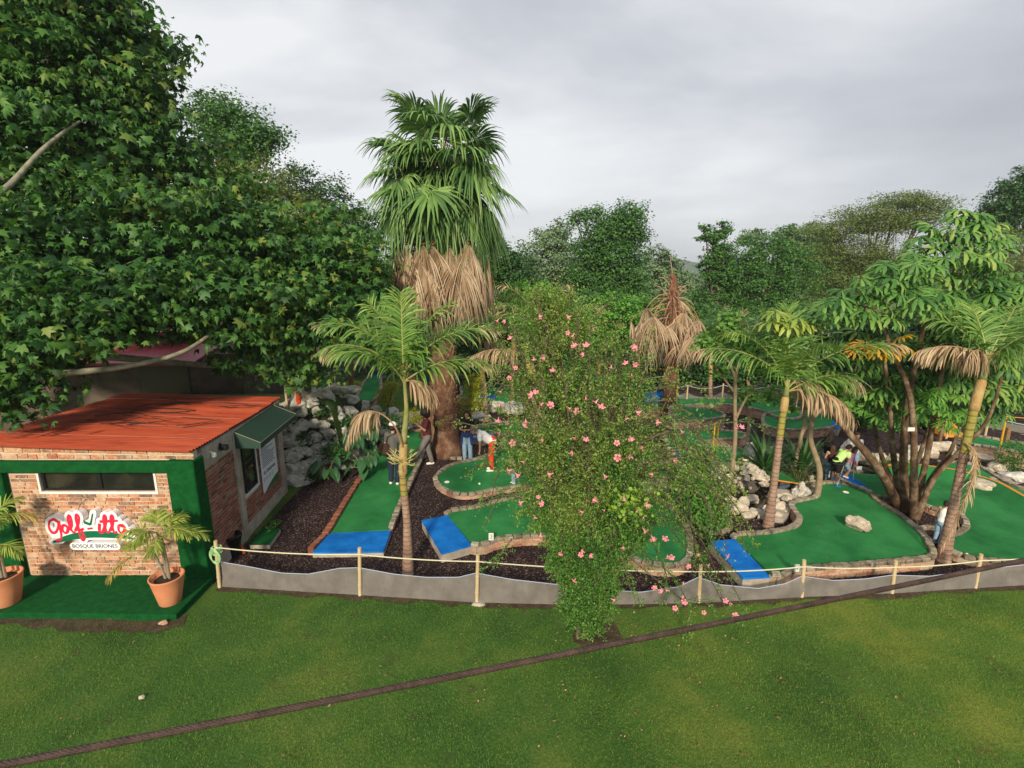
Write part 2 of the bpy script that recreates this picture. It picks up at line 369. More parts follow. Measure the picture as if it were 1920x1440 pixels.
# soil strip under the net, then gravel inside the fence
SOIL = M('bare_soil', (.035, .022, .014), .95, (.085, .055, .035), 5, .8, 30)
def strip(pts, wd, z, name, mat, seed=0):
    r = random.Random(seed); mb = MB(); L_ = []; Rr = []
    P = []
    for i in range(len(pts)-1):
        n = max(2, int((pts[i+1]-pts[i]).length/.22))
        P += [pts[i].lerp(pts[i+1], k/n) for k in range(n)]
    P.append(pts[-1])
    for i, p in enumerate(P):
        d = (P[min(i+1, len(P)-1)] - P[max(i-1, 0)]).normalized(); nn = Vector((-d.y, d.x, 0))
        L_.append((p.x + nn.x*wd*r.uniform(.7, 1.2), p.y + nn.y*wd*r.uniform(.7, 1.2), z)); Rr.append((p.x - nn.x*wd*r.uniform(.4, 1.2), p.y - nn.y*wd*r.uniform(.4, 1.2), z))
    k = len(P); mb.add(L_ + Rr, [(i, i+k, i+k+1, i+1) for i in range(k-1)])
    return struct(mb.build(name, mat))
gp = [Vector((-6.0, 8.95, 0))] + [Vector((v.x, v.y + .12, 0)) for v in FW] + [Vector((22, 12, 0)), Vector((26, 40, 0)), Vector((-14, 40, 0)), Vector((-9, 14.2, 0)), Vector((-6.0, 14.0, 0))]
mb = MB(); mb.add([(v.x, v.y, .006) for v in gp], [list(range(len(gp)))]); struct(mb.build('gravel_bed', GRAVEL))
strip(FW, .16, .012, 'soil_edge', SOIL, 3)
strip([G(0, 1160), G(150, 1172), G(300, 1178), G(350, 1165)], .17, .012, 'soil_patch', SOIL, 5)
strip([G(1075, 1190), G(1110, 1192), G(1160, 1186)], .28, .010, 'soil_ring', SOIL, 6)
# raised bank behind the rock wall, falling away to the back and to the right
def sst(t): t = max(0, min(1, t)); return t*t*(3-2*t)
def bankh(x, y): return (1.0 + 1.25*sst((19.5-y)/4)) * sst((-(5.0 - 1.6*sst((y-19)/3)) - x)/(.5 + 1.2*sst((y-19)/3))) * sst((y-13.6)/1.0)
def GB(px, py, dz=0):
    d = ray(px, py); t = 12.0
    while t < 60:
        p = Vector((0, 0, H)) + d*t
        if p.z <= bankh(p.x, p.y) + dz: return p
        t += .03
    return p
nx_, ny_ = 60, 90; mb = MB(); V = []
for j in range(ny_+1):
    for i in range(nx_+1):
        x = -11 + 8.2*i/nx_; y = 14.75 + 30*(j/ny_)**1.5; V.append((x, y, bankh(x, y) + .03*mnoise.noise(Vector((x, y, 0))) - .02))
mb.add(V, [(j*(nx_+1)+i, j*(nx_+1)+i+1, (j+1)*(nx_+1)+i+1, (j+1)*(nx_+1)+i) for j in range(ny_) for i in range(nx_)])
struct(mb.build('grass_bank', GRASS, smooth=True)); BZ = 1.0
# paved path on the bank and at the far right
PAVE = M('path_concrete', (.22, .19, .16), .9, (.32, .28, .23), 4, .4, 30)
strip([G(560, 655, BZ), G(640, 676, BZ), G(700, 688, BZ)], .45, BZ+.03, 'path', PAVE, 8)
strip([G(1800, 772, .3), G(1860, 782, .3), G(1960, 800, .3)], .9, .02, 'paved_path', M('path_gravel', (.16, .145, .12), .95, (.24, .22, .18), 6, .5, 40), 9)
def haze():
    mb = MB(); mb.box((-320, -45, -1.2), (360, 565, 42)); m, t = newmat('haze'); v = N(t, 'ShaderNodeVolumePrincipled', i_Density=.0005, i_Anisotropy=.2); v.inputs['Color'].default_value = (.92, .95, 1, 1)
    o = N(t, 'ShaderNodeOutputMaterial'); t.links.new(v.outputs[0], o.inputs['Volume']); h = mb.build('haze', m); h['kind'] = 'stuff'; h['label'] = 'thin pale haze hanging over the distant trees'; h['category'] = 'haze'
haze()
# far wooded hill
def hill():
    g = np.random.default_rng(5); V = []; F = []; nx, ny = 90, 14
    for j in range(ny):
        for i in range(nx):
            x = -260 + 9.0*i; y = 420 + 9*j; h = 13 + 4*math.sin(i*.21+1) + 12*math.exp(-((x-142)/26)**2) + 3*math.sin(i*.53)
            V.append((x, y, h*math.sin(math.pi*(j+.2)/ny)**.6 + 1.6*mnoise.noise(Vector((x*.09, y*.09, 0)))*2))
    for j in range(ny-1):
        for i in range(nx-1): F.append((j*nx+i, j*nx+i+1, (j+1)*nx+i+1, (j+1)*nx+i))
    mb = MB(); mb.add(V, F); struct(mb.build('hill', M('far_wood', (.06, .10, .07), .95, (.10, .15, .11), .2, .6, .8), smooth=True))
hill()
# grass blades on the near lawn: nobody could count them
def grass():
    g = np.random.default_rng(3); n = 330000
    Y = g.uniform(4.9, 9.35, n); X = g.uniform(-1.12, 1.12, n)*(Y+1.2)
    fy = np.interp(X, [v.x for v in FW], [v.y for v in FW]) + .02
    ok = (Y < fy) & ~((X < -5.45) & (Y > 8.3)) & ~((X < -5.8) & (Y > 8.1) & (g.uniform(size=n) < .75))
    ok &= ~((np.hypot(X - G(1110,1190).x, Y - G(1110,1190).y) < .3) & (g.uniform(size=n) < .8))
    cl = np.sin(X*2.1+1)*np.cos(Y*2.7)+np.sin(X*5.3)*np.sin(Y*4.1+2); ok &= g.uniform(-2.6, 2.0, n) < cl+1.0
    bare = np.array([mnoise.noise(Vector((float(a)*1.3, float(b)*1.3, 3))) for a, b in zip(X[::1], Y[::1])]); ok &= ~((bare > .28) & (g.uniform(size=n) < .6))
    X, Y = X[ok], Y[ok]; n = len(X); P = np.stack([X, Y, np.full(n, .0)], 1)
    a = g.uniform(0, 6.28, n); t = g.uniform(.2, 1.15, n)
    D = np.stack([np.cos(a)*np.sin(t), np.sin(a)*np.sin(t), np.cos(t)], 1); Nn = g.normal(size=(n, 3)) + np.array([0, -.4, .8])
    V, F = scatter([(-.07, 0, 0), (.07, 0, 0), (.02, 1, 0)], [(0, 1, 2)], P, D, Nn, g.uniform(.016, .046, n))
    dry = np.repeat((g.uniform(size=n) < np.clip(.05 + (X-.5)/12, .04, .45)).astype(int), 1)
    o = tri_mesh('grass', V, F, [leafmat('grass_blade', [(.022, .062, .010), (.044, .110, .017), (.074, .150, .022), (.14, .18, .036)], .55, .25, .25, big=.45), leafmat('grass_blade_dry', [(.07, .11, .018), (.11, .15, .024), (.16, .17, .04)], .55, .25, .25)], mi=dry)
    o['kind'] = 'stuff'; o['label'] = 'short mown green grass of the lawn in front of the fence'; o['category'] = 'grass'
    # pebbles
    n = 26000; X = g.uniform(-6, 12.5, n); Y = 8.8 + 9.5*g.uniform(0, 1, n)**1.5
    fy = np.interp(X, [v.x for v in FW], [v.y for v in FW]); ok = Y > fy + .1; X, Y = X[ok], Y[ok]; n = len(X)
    oc = ([(1,0,0), (0,1,0), (-1,0,0), (0,-1,0), (0,0,.8), (0,0,-.6)], [(0,1,4), (1,2,4), (2,3,4), (3,0,4)])
    V, F = scatter(oc[0], oc[1], np.stack([X, Y, np.full(n, .012)], 1), g.normal(size=(n, 3))*[1, 1, .3], g.normal(size=(n, 3))*.4+[0, 0, 1], g.uniform(.008, .022, n))
    o = tri_mesh('gravel', V, F, islandmat('pebble', [(.012, .008, .008), (.03, .02, .02), (.055, .035, .03), (.09, .06, .05), (.2, .16, .13)], .8, .3, 60))
    o['kind'] = 'stuff'; o['label'] = 'loose dark volcanic gravel between the putting greens'; o['category'] = 'gravel'
grass()

# ================================================================== brick / block builders
def brick_face(mb, org, u, v, nrm, W_, H_, bw, bh, mort, holes=(), m=0, depth=.02, clip=None):
    """real bricks standing proud of a mortar face; holes are (u0,u1,v0,v1)"""
    rows = int(H_/bh)
    for r_ in range(rows):
        x = -random.uniform(0, bw); y0 = r_*bh + mort/2; y1 = (r_+1)*bh - mort/2
        while x < W_:
            l = bw*random.uniform(.55, 1.3); a, b = max(0, x), min(W_, x + l - mort); x += l
            if b - a < .03: continue
            segs = [(a, b)]
            for (h0, h1, g0, g1) in holes:
                if y1 > g0 and y0 < g1:
                    ns = []
                    for (p, q) in segs:
                        if q <= h0 or p >= h1: ns.append((p, q))
                        else:
                            if p < h0 - .03: ns.append((p, h0))
                            if q > h1 + .03: ns.append((h1, q))
                    segs = ns
            for (p, q) in segs:
                if q - p < .03 or (clip and clip((p+q)/2, (y0+y1)/2)): continue
                dz = random.uniform(-.006, .006); c = org + u*((p+q)/2) + v*((y0+y1)/2 + dz) + nrm*(depth*random.uniform(.1, .45))
                mb.obox(c, u*((q-p)/2), nrm*(depth*.6), v*((y1-y0)/2*random.uniform(.82, 1.03)), m, .003, .005)
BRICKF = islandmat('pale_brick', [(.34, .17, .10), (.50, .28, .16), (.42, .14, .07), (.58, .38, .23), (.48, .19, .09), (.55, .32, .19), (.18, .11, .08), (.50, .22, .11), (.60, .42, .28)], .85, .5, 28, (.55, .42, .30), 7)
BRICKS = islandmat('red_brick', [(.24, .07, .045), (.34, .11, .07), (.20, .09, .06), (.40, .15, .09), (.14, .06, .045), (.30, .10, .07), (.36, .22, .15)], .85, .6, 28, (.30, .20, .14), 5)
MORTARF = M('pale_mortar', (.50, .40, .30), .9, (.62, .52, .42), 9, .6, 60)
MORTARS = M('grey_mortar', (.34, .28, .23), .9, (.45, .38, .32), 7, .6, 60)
CONC = M('raw_concrete', (.30, .26, .21), .9, (.44, .40, .34), 3.5, .5, 30)
CARPET = M('green_carpet', (.004, .072, .016), .95, (.009, .115, .028), 9, .9, 300, spec=.1)
WHITEP = M('white_paint', (.70, .70, .68), .6, (.60, .59, .57), 5)
BLACKF = M('black_frame', (.012, .012, .013), .4)
def glass(name='dark_glass'):
    if name in MATS: return MATS[name]
    m, t = newmat(name); b = N(t, 'ShaderNodeBsdfPrincipled', i_Roughness=.06); b.inputs['Specular IOR Level'].default_value = .6
    c = N(t, 'ShaderNodeTexCoord'); n = N(t, 'ShaderNodeTexNoise', i_Scale=2.0, i_Detail=2.0); r = ramp(t, [(.4, (.012, .012, .012)), (.7, (.04, .035, .025))])
    t.links.new(c.outputs['Object'], n.inputs[0]); t.links.new(n.outputs[0], r.inputs[0]); t.links.new(r.outputs[0], b.inputs['Base Color'])
    o = N(t, 'ShaderNodeOutputMaterial'); t.links.new(b.outputs[0], o.inputs[0]); MATS[name] = m; return m
GLASS = glass()

# ================================================================== THE HUT
HX0, HX1, HY0, HY1 = -10.05, -6.0, 9.15, 13.35
hut = thing('brick_hut', ((HX0+HX1)/2, HY0, 0), 'small brick ticket hut with a red corrugated roof and green turf-covered frame', 'hut')
ZF, ZB = 2.70, 2.62      # wall head front / back
wz0, wz1, wx0, wx1 = 1.90, 2.30, -9.0, -6.82
mb = MB()                                                            # mortar shell with window opening in the front
def shell_front():
    mb.box((HX0, HY0, 0), (HX1-.01, HY0+.14, wz0)); mb.box((HX0, HY0, wz1), (HX1-.01, HY0+.14, ZF))
    mb.box((HX0, HY0+.002, wz0), (wx0, HY0+.138, wz1)); mb.box((wx1, HY0+.002, wz0), (HX1-.01, HY0+.138, wz1))
shell_front()
front = mb.build('front_wall', MORTARF, hut)
mb = MB(); F0 = HX0 + .5; W_ = HX1 - .48 - F0
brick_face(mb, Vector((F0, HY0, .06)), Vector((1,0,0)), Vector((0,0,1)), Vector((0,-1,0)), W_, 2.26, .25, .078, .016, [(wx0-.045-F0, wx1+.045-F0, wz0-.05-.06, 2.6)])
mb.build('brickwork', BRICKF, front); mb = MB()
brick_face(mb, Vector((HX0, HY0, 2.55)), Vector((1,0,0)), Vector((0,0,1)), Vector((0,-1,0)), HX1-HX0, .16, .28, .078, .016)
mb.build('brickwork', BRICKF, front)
mb = MB()
# side wall, columns of concrete, plinth
px_ = HX1
mb.box((px_-.14, HY0+.142, 0), (px_, HY1, ZB-.02)); side = mb.build('side_wall', MORTARS, hut)
mb = MB(); SY0 = HY0 + .24
sw0, sw1, swz0, swz1 = 10.98, 11.62, 1.02, 2.3     # side window
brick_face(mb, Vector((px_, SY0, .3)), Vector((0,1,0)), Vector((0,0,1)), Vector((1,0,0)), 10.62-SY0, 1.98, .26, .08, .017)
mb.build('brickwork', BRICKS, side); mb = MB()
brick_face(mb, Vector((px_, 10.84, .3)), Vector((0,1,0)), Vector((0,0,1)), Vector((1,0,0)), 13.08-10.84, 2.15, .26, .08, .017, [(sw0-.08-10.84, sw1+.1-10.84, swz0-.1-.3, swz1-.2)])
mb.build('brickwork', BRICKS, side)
for a, b, nm in ((10.62, 10.84, 'pillar'), (13.08, 13.36, 'pillar')):
    mb = MB(); mb.box((px_-.1, a, 0), (px_+.055, b, 2.63), jit=.006); mb.build(nm, CONC, hut)
mb = MB(); mb.box((px_-.05, SY0, 0), (px_+.04, 10.615, .30), jit=.004); mb.box((px_-.05, 10.845, 0), (px_+.04, 13.075, .30), jit=.004); mb.build('plinth', CONC, hut)
mb = MB(); mb.box((px_-.06, SY0, 2.30), (px_+.035, 10.615, 2.66), jit=.004); mb.box((px_-.06, 10.845, 2.452), (px_+.035, 13.075, 2.62), jit=.004); mb.build('ring_beam', CONC, hut)
mb = MB(); mb.box((HX0+.01, HY1-.14, 0), (HX1-.145, HY1-.002, ZB-.03)); mb.box((HX0, HY0+.145, 0), (HX0+.14, HY1-.145, ZB-.03)); mb.build('rear_wall', CONC, hut)
# windows
def window(parent, kind):
    mb = MB(); g = MB(); s_ = MB()
    if kind == 'front':
        y = HY0+.04
        for a, b in (((wx0, y, wz0), (wx1, y+.05, wz0+.04)), ((wx0, y, wz1-.03), (wx1, y+.05, wz1)), ((wx0, y, wz0+.04), (wx0+.05, y+.05, wz1-.03)), ((wx1-.05, y, wz0+.04), (wx1, y+.05, wz1-.03)), ((-7.94, y-.01, wz0+.04), (-7.86, y+.05, wz1-.03))): mb.box(a, b)
        g.box((wx0+.05, y+.03, wz0+.04), (-7.94, y+.04, wz1-.03)); g.box((-7.86, y+.015, wz0+.04), (wx1-.05, y+.025, wz1-.03))
        s_.box((wx0-.045, HY0-.018, wz0-.05), (wx1+.045, HY0+.05, wz0-.003), jit=.003); s_.box((wx0-.045, HY0-.018, wz0-.003), (wx0-.002, HY0+.05, wz1+.02)); s_.box((wx1+.002, HY0-.018, wz0-.003), (wx1+.045, HY0+.05, wz1+.02))
    else:
        x = px_+.012
        for a, b in (((x, sw0, swz0), (x+.03, sw1, swz0+.06)), ((x, sw0, swz1-.05), (x+.03, sw1, swz1)), ((x, sw0, swz0+.06), (x+.03, sw0+.06, swz1-.05)), ((x, sw1-.08, swz0+.06), (x+.03, sw1, swz1-.05)), ((x, sw0+.06, 1.60), (x+.03, sw1-.08, 1.65)), ((x, sw0+.06, 1.75), (x+.03, sw1-.08, 1.79))): mb.box(a, b)
        g.box((x-.005, sw0+.06, swz0+.06), (x+.01, sw1-.08, swz1-.05))
        s_.box((px_-.01, sw0-.07, swz0-.09), (px_+.035, sw1+.09, swz0-.002), jit=.003); s_.box((px_-.01, sw1+.002, swz0-.002), (px_+.033, sw1+.09, swz1), jit=.003)
    f = mb.build('window', BLACKF, parent); g.build('pane', GLASS, f); s_.build('sill', WHITEP, f)
window(hut, 'front'); window(hut, 'side')
# green turf-covered frame and porch slab
mb = MB(); mb.box((HX0-.02, HY0-.14, 2.32), (HX1+.02, HY0-.004, 2.545), jit=.004, bev=.02); mb.build('turf_beam', CARPET, hut)
mb = MB(); mb.box((HX1-.48, HY0-.144, .11), (HX1+.05, SY0-.004, 2.55), jit=.004, bev=.02); mb.build('turf_column', CARPET, hut)
mb = MB(); mb.box((HX0-.3, HY0-.144, .11), (HX0+.46, HY0+.1, 2.545), jit=.004, bev=.02); mb.build('turf_column', CARPET, hut)
pc = [G(-160, 1160), G(50, 1160), G(332, 1163), Vector((HX1+.12, HY0+.35, 0)), Vector((HX1+.1, HY0+.4, 0)), Vector((HX0-1, HY0+.4, 0))]
mb = MB(); k = len(pc); zt = .12
mb.add([(v.x, v.y, zt) for v in pc] + [(v.x + (.0), v.y-.015, -.05) for v in pc], [list(range(k))] + [[i, (i+1) % k, (i+1) % k+k, i+k][::-1] for i in range(k)])
mb.build('porch', CARPET, hut)
# corrugated roof
def roofm():
    m, t = newmat('red_roof_sheet'); c = N(t, 'ShaderNodeTexCoord'); b = N(t, 'ShaderNodeBsdfPrincipled', i_Roughness=.62); b.inputs['Specular IOR Level'].default_value = .3
    n = N(t, 'ShaderNodeTexNoise', i_Scale=2.2, i_Detail=7.0, i_Roughness=.7); mp = N(t, 'ShaderNodeMapping'); mp.inputs['Scale'].default_value = (.5, 2.5, 1)
    t.links.new(c.outputs['Object'], mp.inputs[0]); t.links.new(mp.outputs[0], n.inputs[0])
    r = ramp(t, [(.25, (.13, .022, .012)), (.45, (.29, .044, .016)), (.62, (.35, .064, .022)), (.8, (.32, .10, .06))]); t.links.new(n.outputs[0], r.inputs[0])
    n2 = N(t, 'ShaderNodeTexNoise', i_Scale=4.5, i_Detail=9.0, i_Roughness=.75); t.links.new(c.outputs['Object'], n2.inputs[0]); r2 = ramp(t, [(.60, (0,0,0)), (.70, (1,1,1))]); t.links.new(n2.outputs[0], r2.inputs[0])
    mi = N(t, 'ShaderNodeMixRGB'); mi.inputs[2].default_value = (.09, .03, .02, 1); mfa = N(t, 'ShaderNodeMath', operation='MULTIPLY'); mfa.inputs[1].default_value = .75
    t.links.new(r2.outputs[0], mfa.inputs[0]); t.links.new(mfa.outputs[0], mi.inputs[0]); t.links.new(r.outputs[0], mi.inputs[1]); t.links.new(mi.outputs[0], b.inputs['Base Color'])
    o = N(t, 'ShaderNodeOutputMaterial'); t.links.new(b.outputs[0], o.inputs[0]); return m
RF = roofm(); mb = MB()
y0, y1 = 8.98, 13.62; xa, xb = HX0-.15, HX1+.03; nrow = int((y1-y0)/.10*7); cols = 14; sheet = .78
V = []; 
for j in range(nrow+1):
    y = y0 + (y1-y0)*j/nrow; k = (y-y0)/sheet; lift = .012*(1-(k-int(k))) 
    for i in range(cols+1):
        x = xa + (xb-xa)*i/cols + (.012*math.sin(int(k)*2.3) if i in (0, cols) else 0)
        z = 2.745 - .02*(y-y0) + .017*math.sin(2*math.pi*(y-y0)/.10) + lift + .006*math.sin(x*1.7+int(k))
        V.append((x, y, z))
Fs = [(j*(cols+1)+i, j*(cols+1)+i+1, (j+1)*(cols+1)+i+1, (j+1)*(cols+1)+i) for j in range(nrow) for i in range(cols)]
mb.add(V, Fs); k = len(V); mb.add([(x, y, z-.012) for x, y, z in V], [f[::-1] for f in Fs])
roof = mb.build('roof', RF, hut)
# pale laps between roof sheets
mb = MB()
for i in range(1, 6):
    y = y0 + sheet*i + .004; mb.tube([(xa+.02+.1*t, y, 2.745-.02*(y-y0)+.020+.006*math.sin((xa+.1*t)*1.7+i)) for t in range(0, 42)], .0035, 4)
mb.build('sheet_lap', M('worn_edge', (.42, .2, .16), .8), roof)
# awning over the side hatch
ay0, ay1 = 10.66, 12.98; zt_, zb_ = 2.60, 2.36; xo = px_+.62
AW = M('awning_cloth', (.020, .05, .036), .6, (.026, .06, .045), 3)
mb = MB()
mb.add([(px_+.06, ay0, zt_), (xo, ay0, zb_), (xo, ay1, zb_), (px_+.06, ay1, zt_), (px_+.06, ay0, zb_-.13), (xo, ay0, zb_-.13), (xo, ay1, zb_-.13), (px_+.06, ay1, zb_-.13)],
       [(0, 1, 2, 3), (0, 4, 5, 1), (1, 5, 6, 2), (2, 6, 7, 3), (0, 3, 7, 4)])
aw = mb.build('awning', AW, hut)
mb = MB(); mb.tube([(px_+.06, ay0-.004, zt_+.004), (xo+.004, ay0-.004, zb_+.004), (xo+.004, ay1+.004, zb_+.004), (px_+.06, ay1, zt_+.004)], .007, 5); mb.build('piping', M('worn_piping', (.25, .24, .16), .8), aw)
for y in (10.05, 13.2):
    mb = MB(); mb.box((px_+.036, y-.06, 2.42), (px_+.2, y+.06, 2.52), bev=.01); mb.box((px_+.036, y-.02, 2.52), (px_+.07, y+.02, 2.56)); mb.build('wall_light', BLACKF, hut)
mb = MB(); mb.lathe((px_+.09, 9.68, 2.40), [(0, 0), (.05, .01), (.055, .06), (.03, .09), (0, .1)], 12); mb.tube([(px_+.03, 9.68, 2.5), (px_+.09, 9.68, 2.48)], .02, 6); mb.build('camera_dome', WHITEP, hut)
# fallen twigs and leaves on the roof
def rz(y): return 2.785 - .02*(y-y0)
mb = MB(); rr = random.Random(4)
for _ in range(26):
    x, y = rr.uniform(-9.3, -6.8), rr.uniform(10.2, 13.4); a = rr.uniform(-.5, .6); P = []
    for s_ in range(7): P.append((x, y, rz(y))); x += .17*math.cos(a); y += .17*math.sin(a)*.8; a += rr.uniform(-.35, .35)
    mb.tube(P, [.009, .008, .008, .007, .006, .005, .003], 4)
P = [(-8.1+.75*math.cos(a/10), 12.0+.42*math.sin(a/10), rz(12)+.004) for a in range(12, 62, 4)]; mb.tube(P, .011, 5)
tw = mb.build('fallen_twigs', M('twig', (.05, .03, .02), .9), None, (-8, 12, rz(12))); tag(tw, 'thin dead twigs lying scattered on the red hut roof', 'twigs', kind='stuff')
# black cable box etc: rules banner
ban = thing('rules_banner', (px_+.03, 12.4, .9), 'white printed rules banner fixed to the brick side wall of the hut', 'banner')
by0, by1, bz0, bz1 = 11.86, 12.86, .62, 2.2
BW = M('banner_white', (.72, .74, .80), .5)
mb = MB(); mb.box((px_+.036, by0, bz0), (px_+.044, by1, bz1)); mb.build('sheet', BW, ban)
mb = MB(); rr = random.Random(2); z = 1.98
for i in range(17):
    y = by0 + .09; e = by1 - rr.choice([.12, .2, .35, .5]) 
    if i in (5,): e = by0 + .35
    while y < e: l = rr.uniform(.03, .09); mb.box((px_+.0445, y, z), (px_+.046, min(e, y+l), z+.018)); y += l + .014
    z -= .046
for y in range(7): mb.box((px_+.0445, by0+.28+.06*y, 2.05), (px_+.046, by0+.325+.06*y, 2.085))
mb.build('print_lines', M('print_ink', (.02, .02, .06), .6), ban)
mb = MB(); vs = [(px_+.046, by0+.12, bz0+.004), (px_+.046, by1-.004, bz0+.004), (px_+.046, by1-.004, bz0+.2), (px_+.046, by1-.25, bz0+.18), (px_+.046, by0+.4, bz0+.10)]
mb.add(vs, [(0, 1, 2, 3, 4)]); mb.build('swoosh', M('leaf_green_ink', (.03, .14, .03), .6), ban)
mb = MB()
for i in range(4):
    c = Vector((px_+.048, by0+.12+.17*i, bz0+.33)); mb.tube([c + Vector((0, .045*math.cos(a*.6283), .045*math.sin(a*.6283))) for a in range(11)], .004, 4); mb.tube([c + Vector((0, -.03, -.07)), c + Vector((0, .03, -.07))], .004, 4)
mb.build('icon', M('icon_ink', (.10, .32, .22), .6), ban)
def text(s, size, mat, mw, parent, name, extrude=.002):
    cu = bpy.data.curves.new(name, 'FONT'); cu.body = s; cu.size = size; cu.extrude = extrude; cu.align_x = 'CENTER'; cu.align_y = 'CENTER'
    o = bpy.data.objects.new(name, cu); COL.objects.link(o); dg = bpy.context.evaluated_depsgraph_get()
    me = bpy.data.meshes.new_from_object(o.evaluated_get(dg)); bpy.data.objects.remove(o); me.transform(mw)
    me.materials.clear(); me.name = name
    return link(name, me, mat, parent)
SIDE = Matrix(((0,0,1,0), (1,0,0,0), (0,1,0,0), (0,0,0,1)))          # text facing +x
text('10. Diviértete', .135, MATS['print_ink'], Matrix.Translation((px_+.047, 12.33, 1.10)) @ SIDE, ban, 'lettering')
# ---- logo sign: script strokes on a thick white outline board
sx0, sxw, sz0, szh = -8.92, 1.72, .74, .86
def SP(x, y): return (sx0 + x*sxw, sz0 + y*szh)       # sign coordinates 0..1
STROKES = [
 [(.135,.70),(.10,.76),(.045,.70),(.03,.55),(.055,.44),(.10,.46),(.135,.60),(.145,.72),(.15,.55),(.15,.40),(.135,.27),(.10,.24),(.085,.28)],   # g
 [(.215,.62),(.185,.60),(.175,.50),(.195,.43),(.225,.46),(.235,.55),(.215,.62),(.25,.55)],                                                      # o
 [(.25,.50),(.285,.62),(.295,.78),(.28,.86),(.262,.78),(.265,.58),(.285,.45),(.315,.46)],                                                        # l
 [(.315,.48),(.355,.62),(.385,.80),(.365,.88),(.35,.78),(.355,.50),(.36,.33),(.38,.25),(.40,.33),(.39,.46),(.375,.50),(.415,.53)],              # f
 [(.455,.53),(.515,.545)],                                                                                                                          # hyphen
 [(.60,.66),(.585,.50),(.60,.43),(.63,.46)],                                                                                                        # i
 [(.62,.46),(.66,.62),(.685,.80),(.67,.86),(.655,.76),(.655,.52),(.675,.44),(.70,.47)],                                                           # t
 [(.70,.48),(.74,.62),(.765,.80),(.75,.86),(.735,.76),(.735,.54),(.75,.44),(.78,.46)],                                                            # t
 [(.605,.705),(.70,.715),(.81,.725)],                                                                                                               # crossbar
 [(.845,.62),(.81,.60),(.80,.50),(.82,.43),(.855,.46),(.87,.56),(.85,.63),(.835,.57)]]                                                             # o
def cat_rom(P, n=5):
    out = []
    for i in range(len(P)-1):
        p0, p1, p2, p3 = P[max(0, i-1)], P[i], P[i+1], P[min(len(P)-1, i+2)]
        for k in range(n):
            t = k/n; out.append(tuple(.5*((2*b) + (-a+c)*t + (2*a-5*b+4*c-d)*t*t + (-a+3*b-3*c+d)*t**3) for a, b, c, d in zip(p0, p1, p2, p3)))
    return out + [tuple(P[-1])]
sign = thing('logo_sign', (-8.06, 9.13, .74), 'white cut-out logo sign with red script lettering over a green swoosh on the brick wall', 'sign')
yb = HY0 - .02; yf = HY0 - .15
def raster_board(shapes, res, y_front, y_back, name, mat, parent):
    """board outline = union of thick strokes, cut on a fine grid into one solid"""
    nx, nz_ = int(2.1/res), int(1.15/res); xs = sx0 - .14 + res*np.arange(nx); zs = sz0 - .1 + res*np.arange(nz_)
    Xg, Zg = np.meshgrid(xs, zs); D = np.full(Xg.shape, 9.0)
    for P, r in shapes:
        for (ax, az), (bx, bz) in zip(P[:-1], P[1:]):
            dx, dz = bx-ax, bz-az; l2 = dx*dx+dz*dz+1e-12; t = np.clip(((Xg-ax)*dx+(Zg-az)*dz)/l2, 0, 1)
            D = np.minimum(D, np.hypot(Xg-ax-t*dx, Zg-az-t*dz) - r)
    ins = D < 0; V = []; F = []; vid = {}
    def vert(i, j, s_):
        # snap the grid vertex onto the zero line for a smooth edge
        k = (i, j, s_)
        if k not in vid:
            x, z = xs[i], zs[j]; d = D[j, i]
            if 0 < i < nx-1 and 0 < j < nz_-1 and abs(d) < res*1.5:
                gx = (D[j, i+1]-D[j, i-1])/(2*res); gz = (D[j+1, i]-D[j-1, i])/(2*res); gl = gx*gx+gz*gz+1e-9
                if any(ins[j+b, i+a] != ins[j, i] for a in (-1, 0, 1) for b in (-1, 0, 1)): x -= d*gx/gl; z -= d*gz/gl
            vid[k] = len(V); V.append((x, y_front if s_ == 0 else y_back, z))
        return vid[k]
    cell = ins[:-1, :-1] & ins[1:, :-1] & ins[:-1, 1:] & ins[1:, 1:]
    cell = (D[:-1, :-1] + D[1:, :-1] + D[:-1, 1:] + D[1:, 1:]) < 0
    for j, i in zip(*np.nonzero(cell)):
        a = [(i, j), (i+1, j), (i+1, j+1), (i, j+1)]
        F.append([vert(*p, 0) for p in a]); F.append([vert(*p, 1) for p in a][::-1])
        for (dj, di), e in (((-1, 0), (0, 1)), ((0, 1), (1, 2)), ((1, 0), (2, 3)), ((0, -1), (3, 0))):
            jj, ii = j+dj, i+di
            if not (0 <= jj < cell.shape[0] and 0 <= ii < cell.shape[1] and cell[jj, ii]):
                p, q = a[e[0]], a[e[1]]; F.append([vert(*q, 0), vert(*p, 0), vert(*p, 1), vert(*q, 1)])
    mb = MB(); mb.add(V, F); return mb.build(name, mat, parent)
WS = [[SP(*p) for p in cat_rom(s_)] for s_ in STROKES]
club = [SP(.55, .92), SP(.505, .66), SP(.45, .655)]; swo = [SP(.03, .20), SP(.2, .31), SP(.45, .40), SP(.7, .38), SP(.96, .26)]; low = [SP(.26, .10), SP(.74, .10)]
sh = [(P, .075) for P in WS] + [(club, .06), (swo, .06), ([SP(.1, .4), SP(.9, .42)], .13), (low, .075)]
SIGNW = M('sign_white', (.80, .80, .82), .45); SIGNR = M('sign_red', (.72, .02, .06), .5); SIGNG = M('sign_green', (.004, .13, .06), .5)
raster_board(sh, .011, yf, yb, 'board', SIGNW, sign)
mb = MB()
for P, wd in zip(WS, [.030]*len(WS)):
    k = len(P); mb.tube([(x, yf-.001, z) for x, z in P], [wd*(.88+.18*math.sin(i*.35+.6)) if k > 8 else wd*.7 for i in range(k)], 8)
o = mb.build('lettering', SIGNR, sign)
for v in o.data.vertices: v.co.y = (v.co.y + WORG[o.name].y - yf)*.25 + yf - .001 - WORG[o.name].y
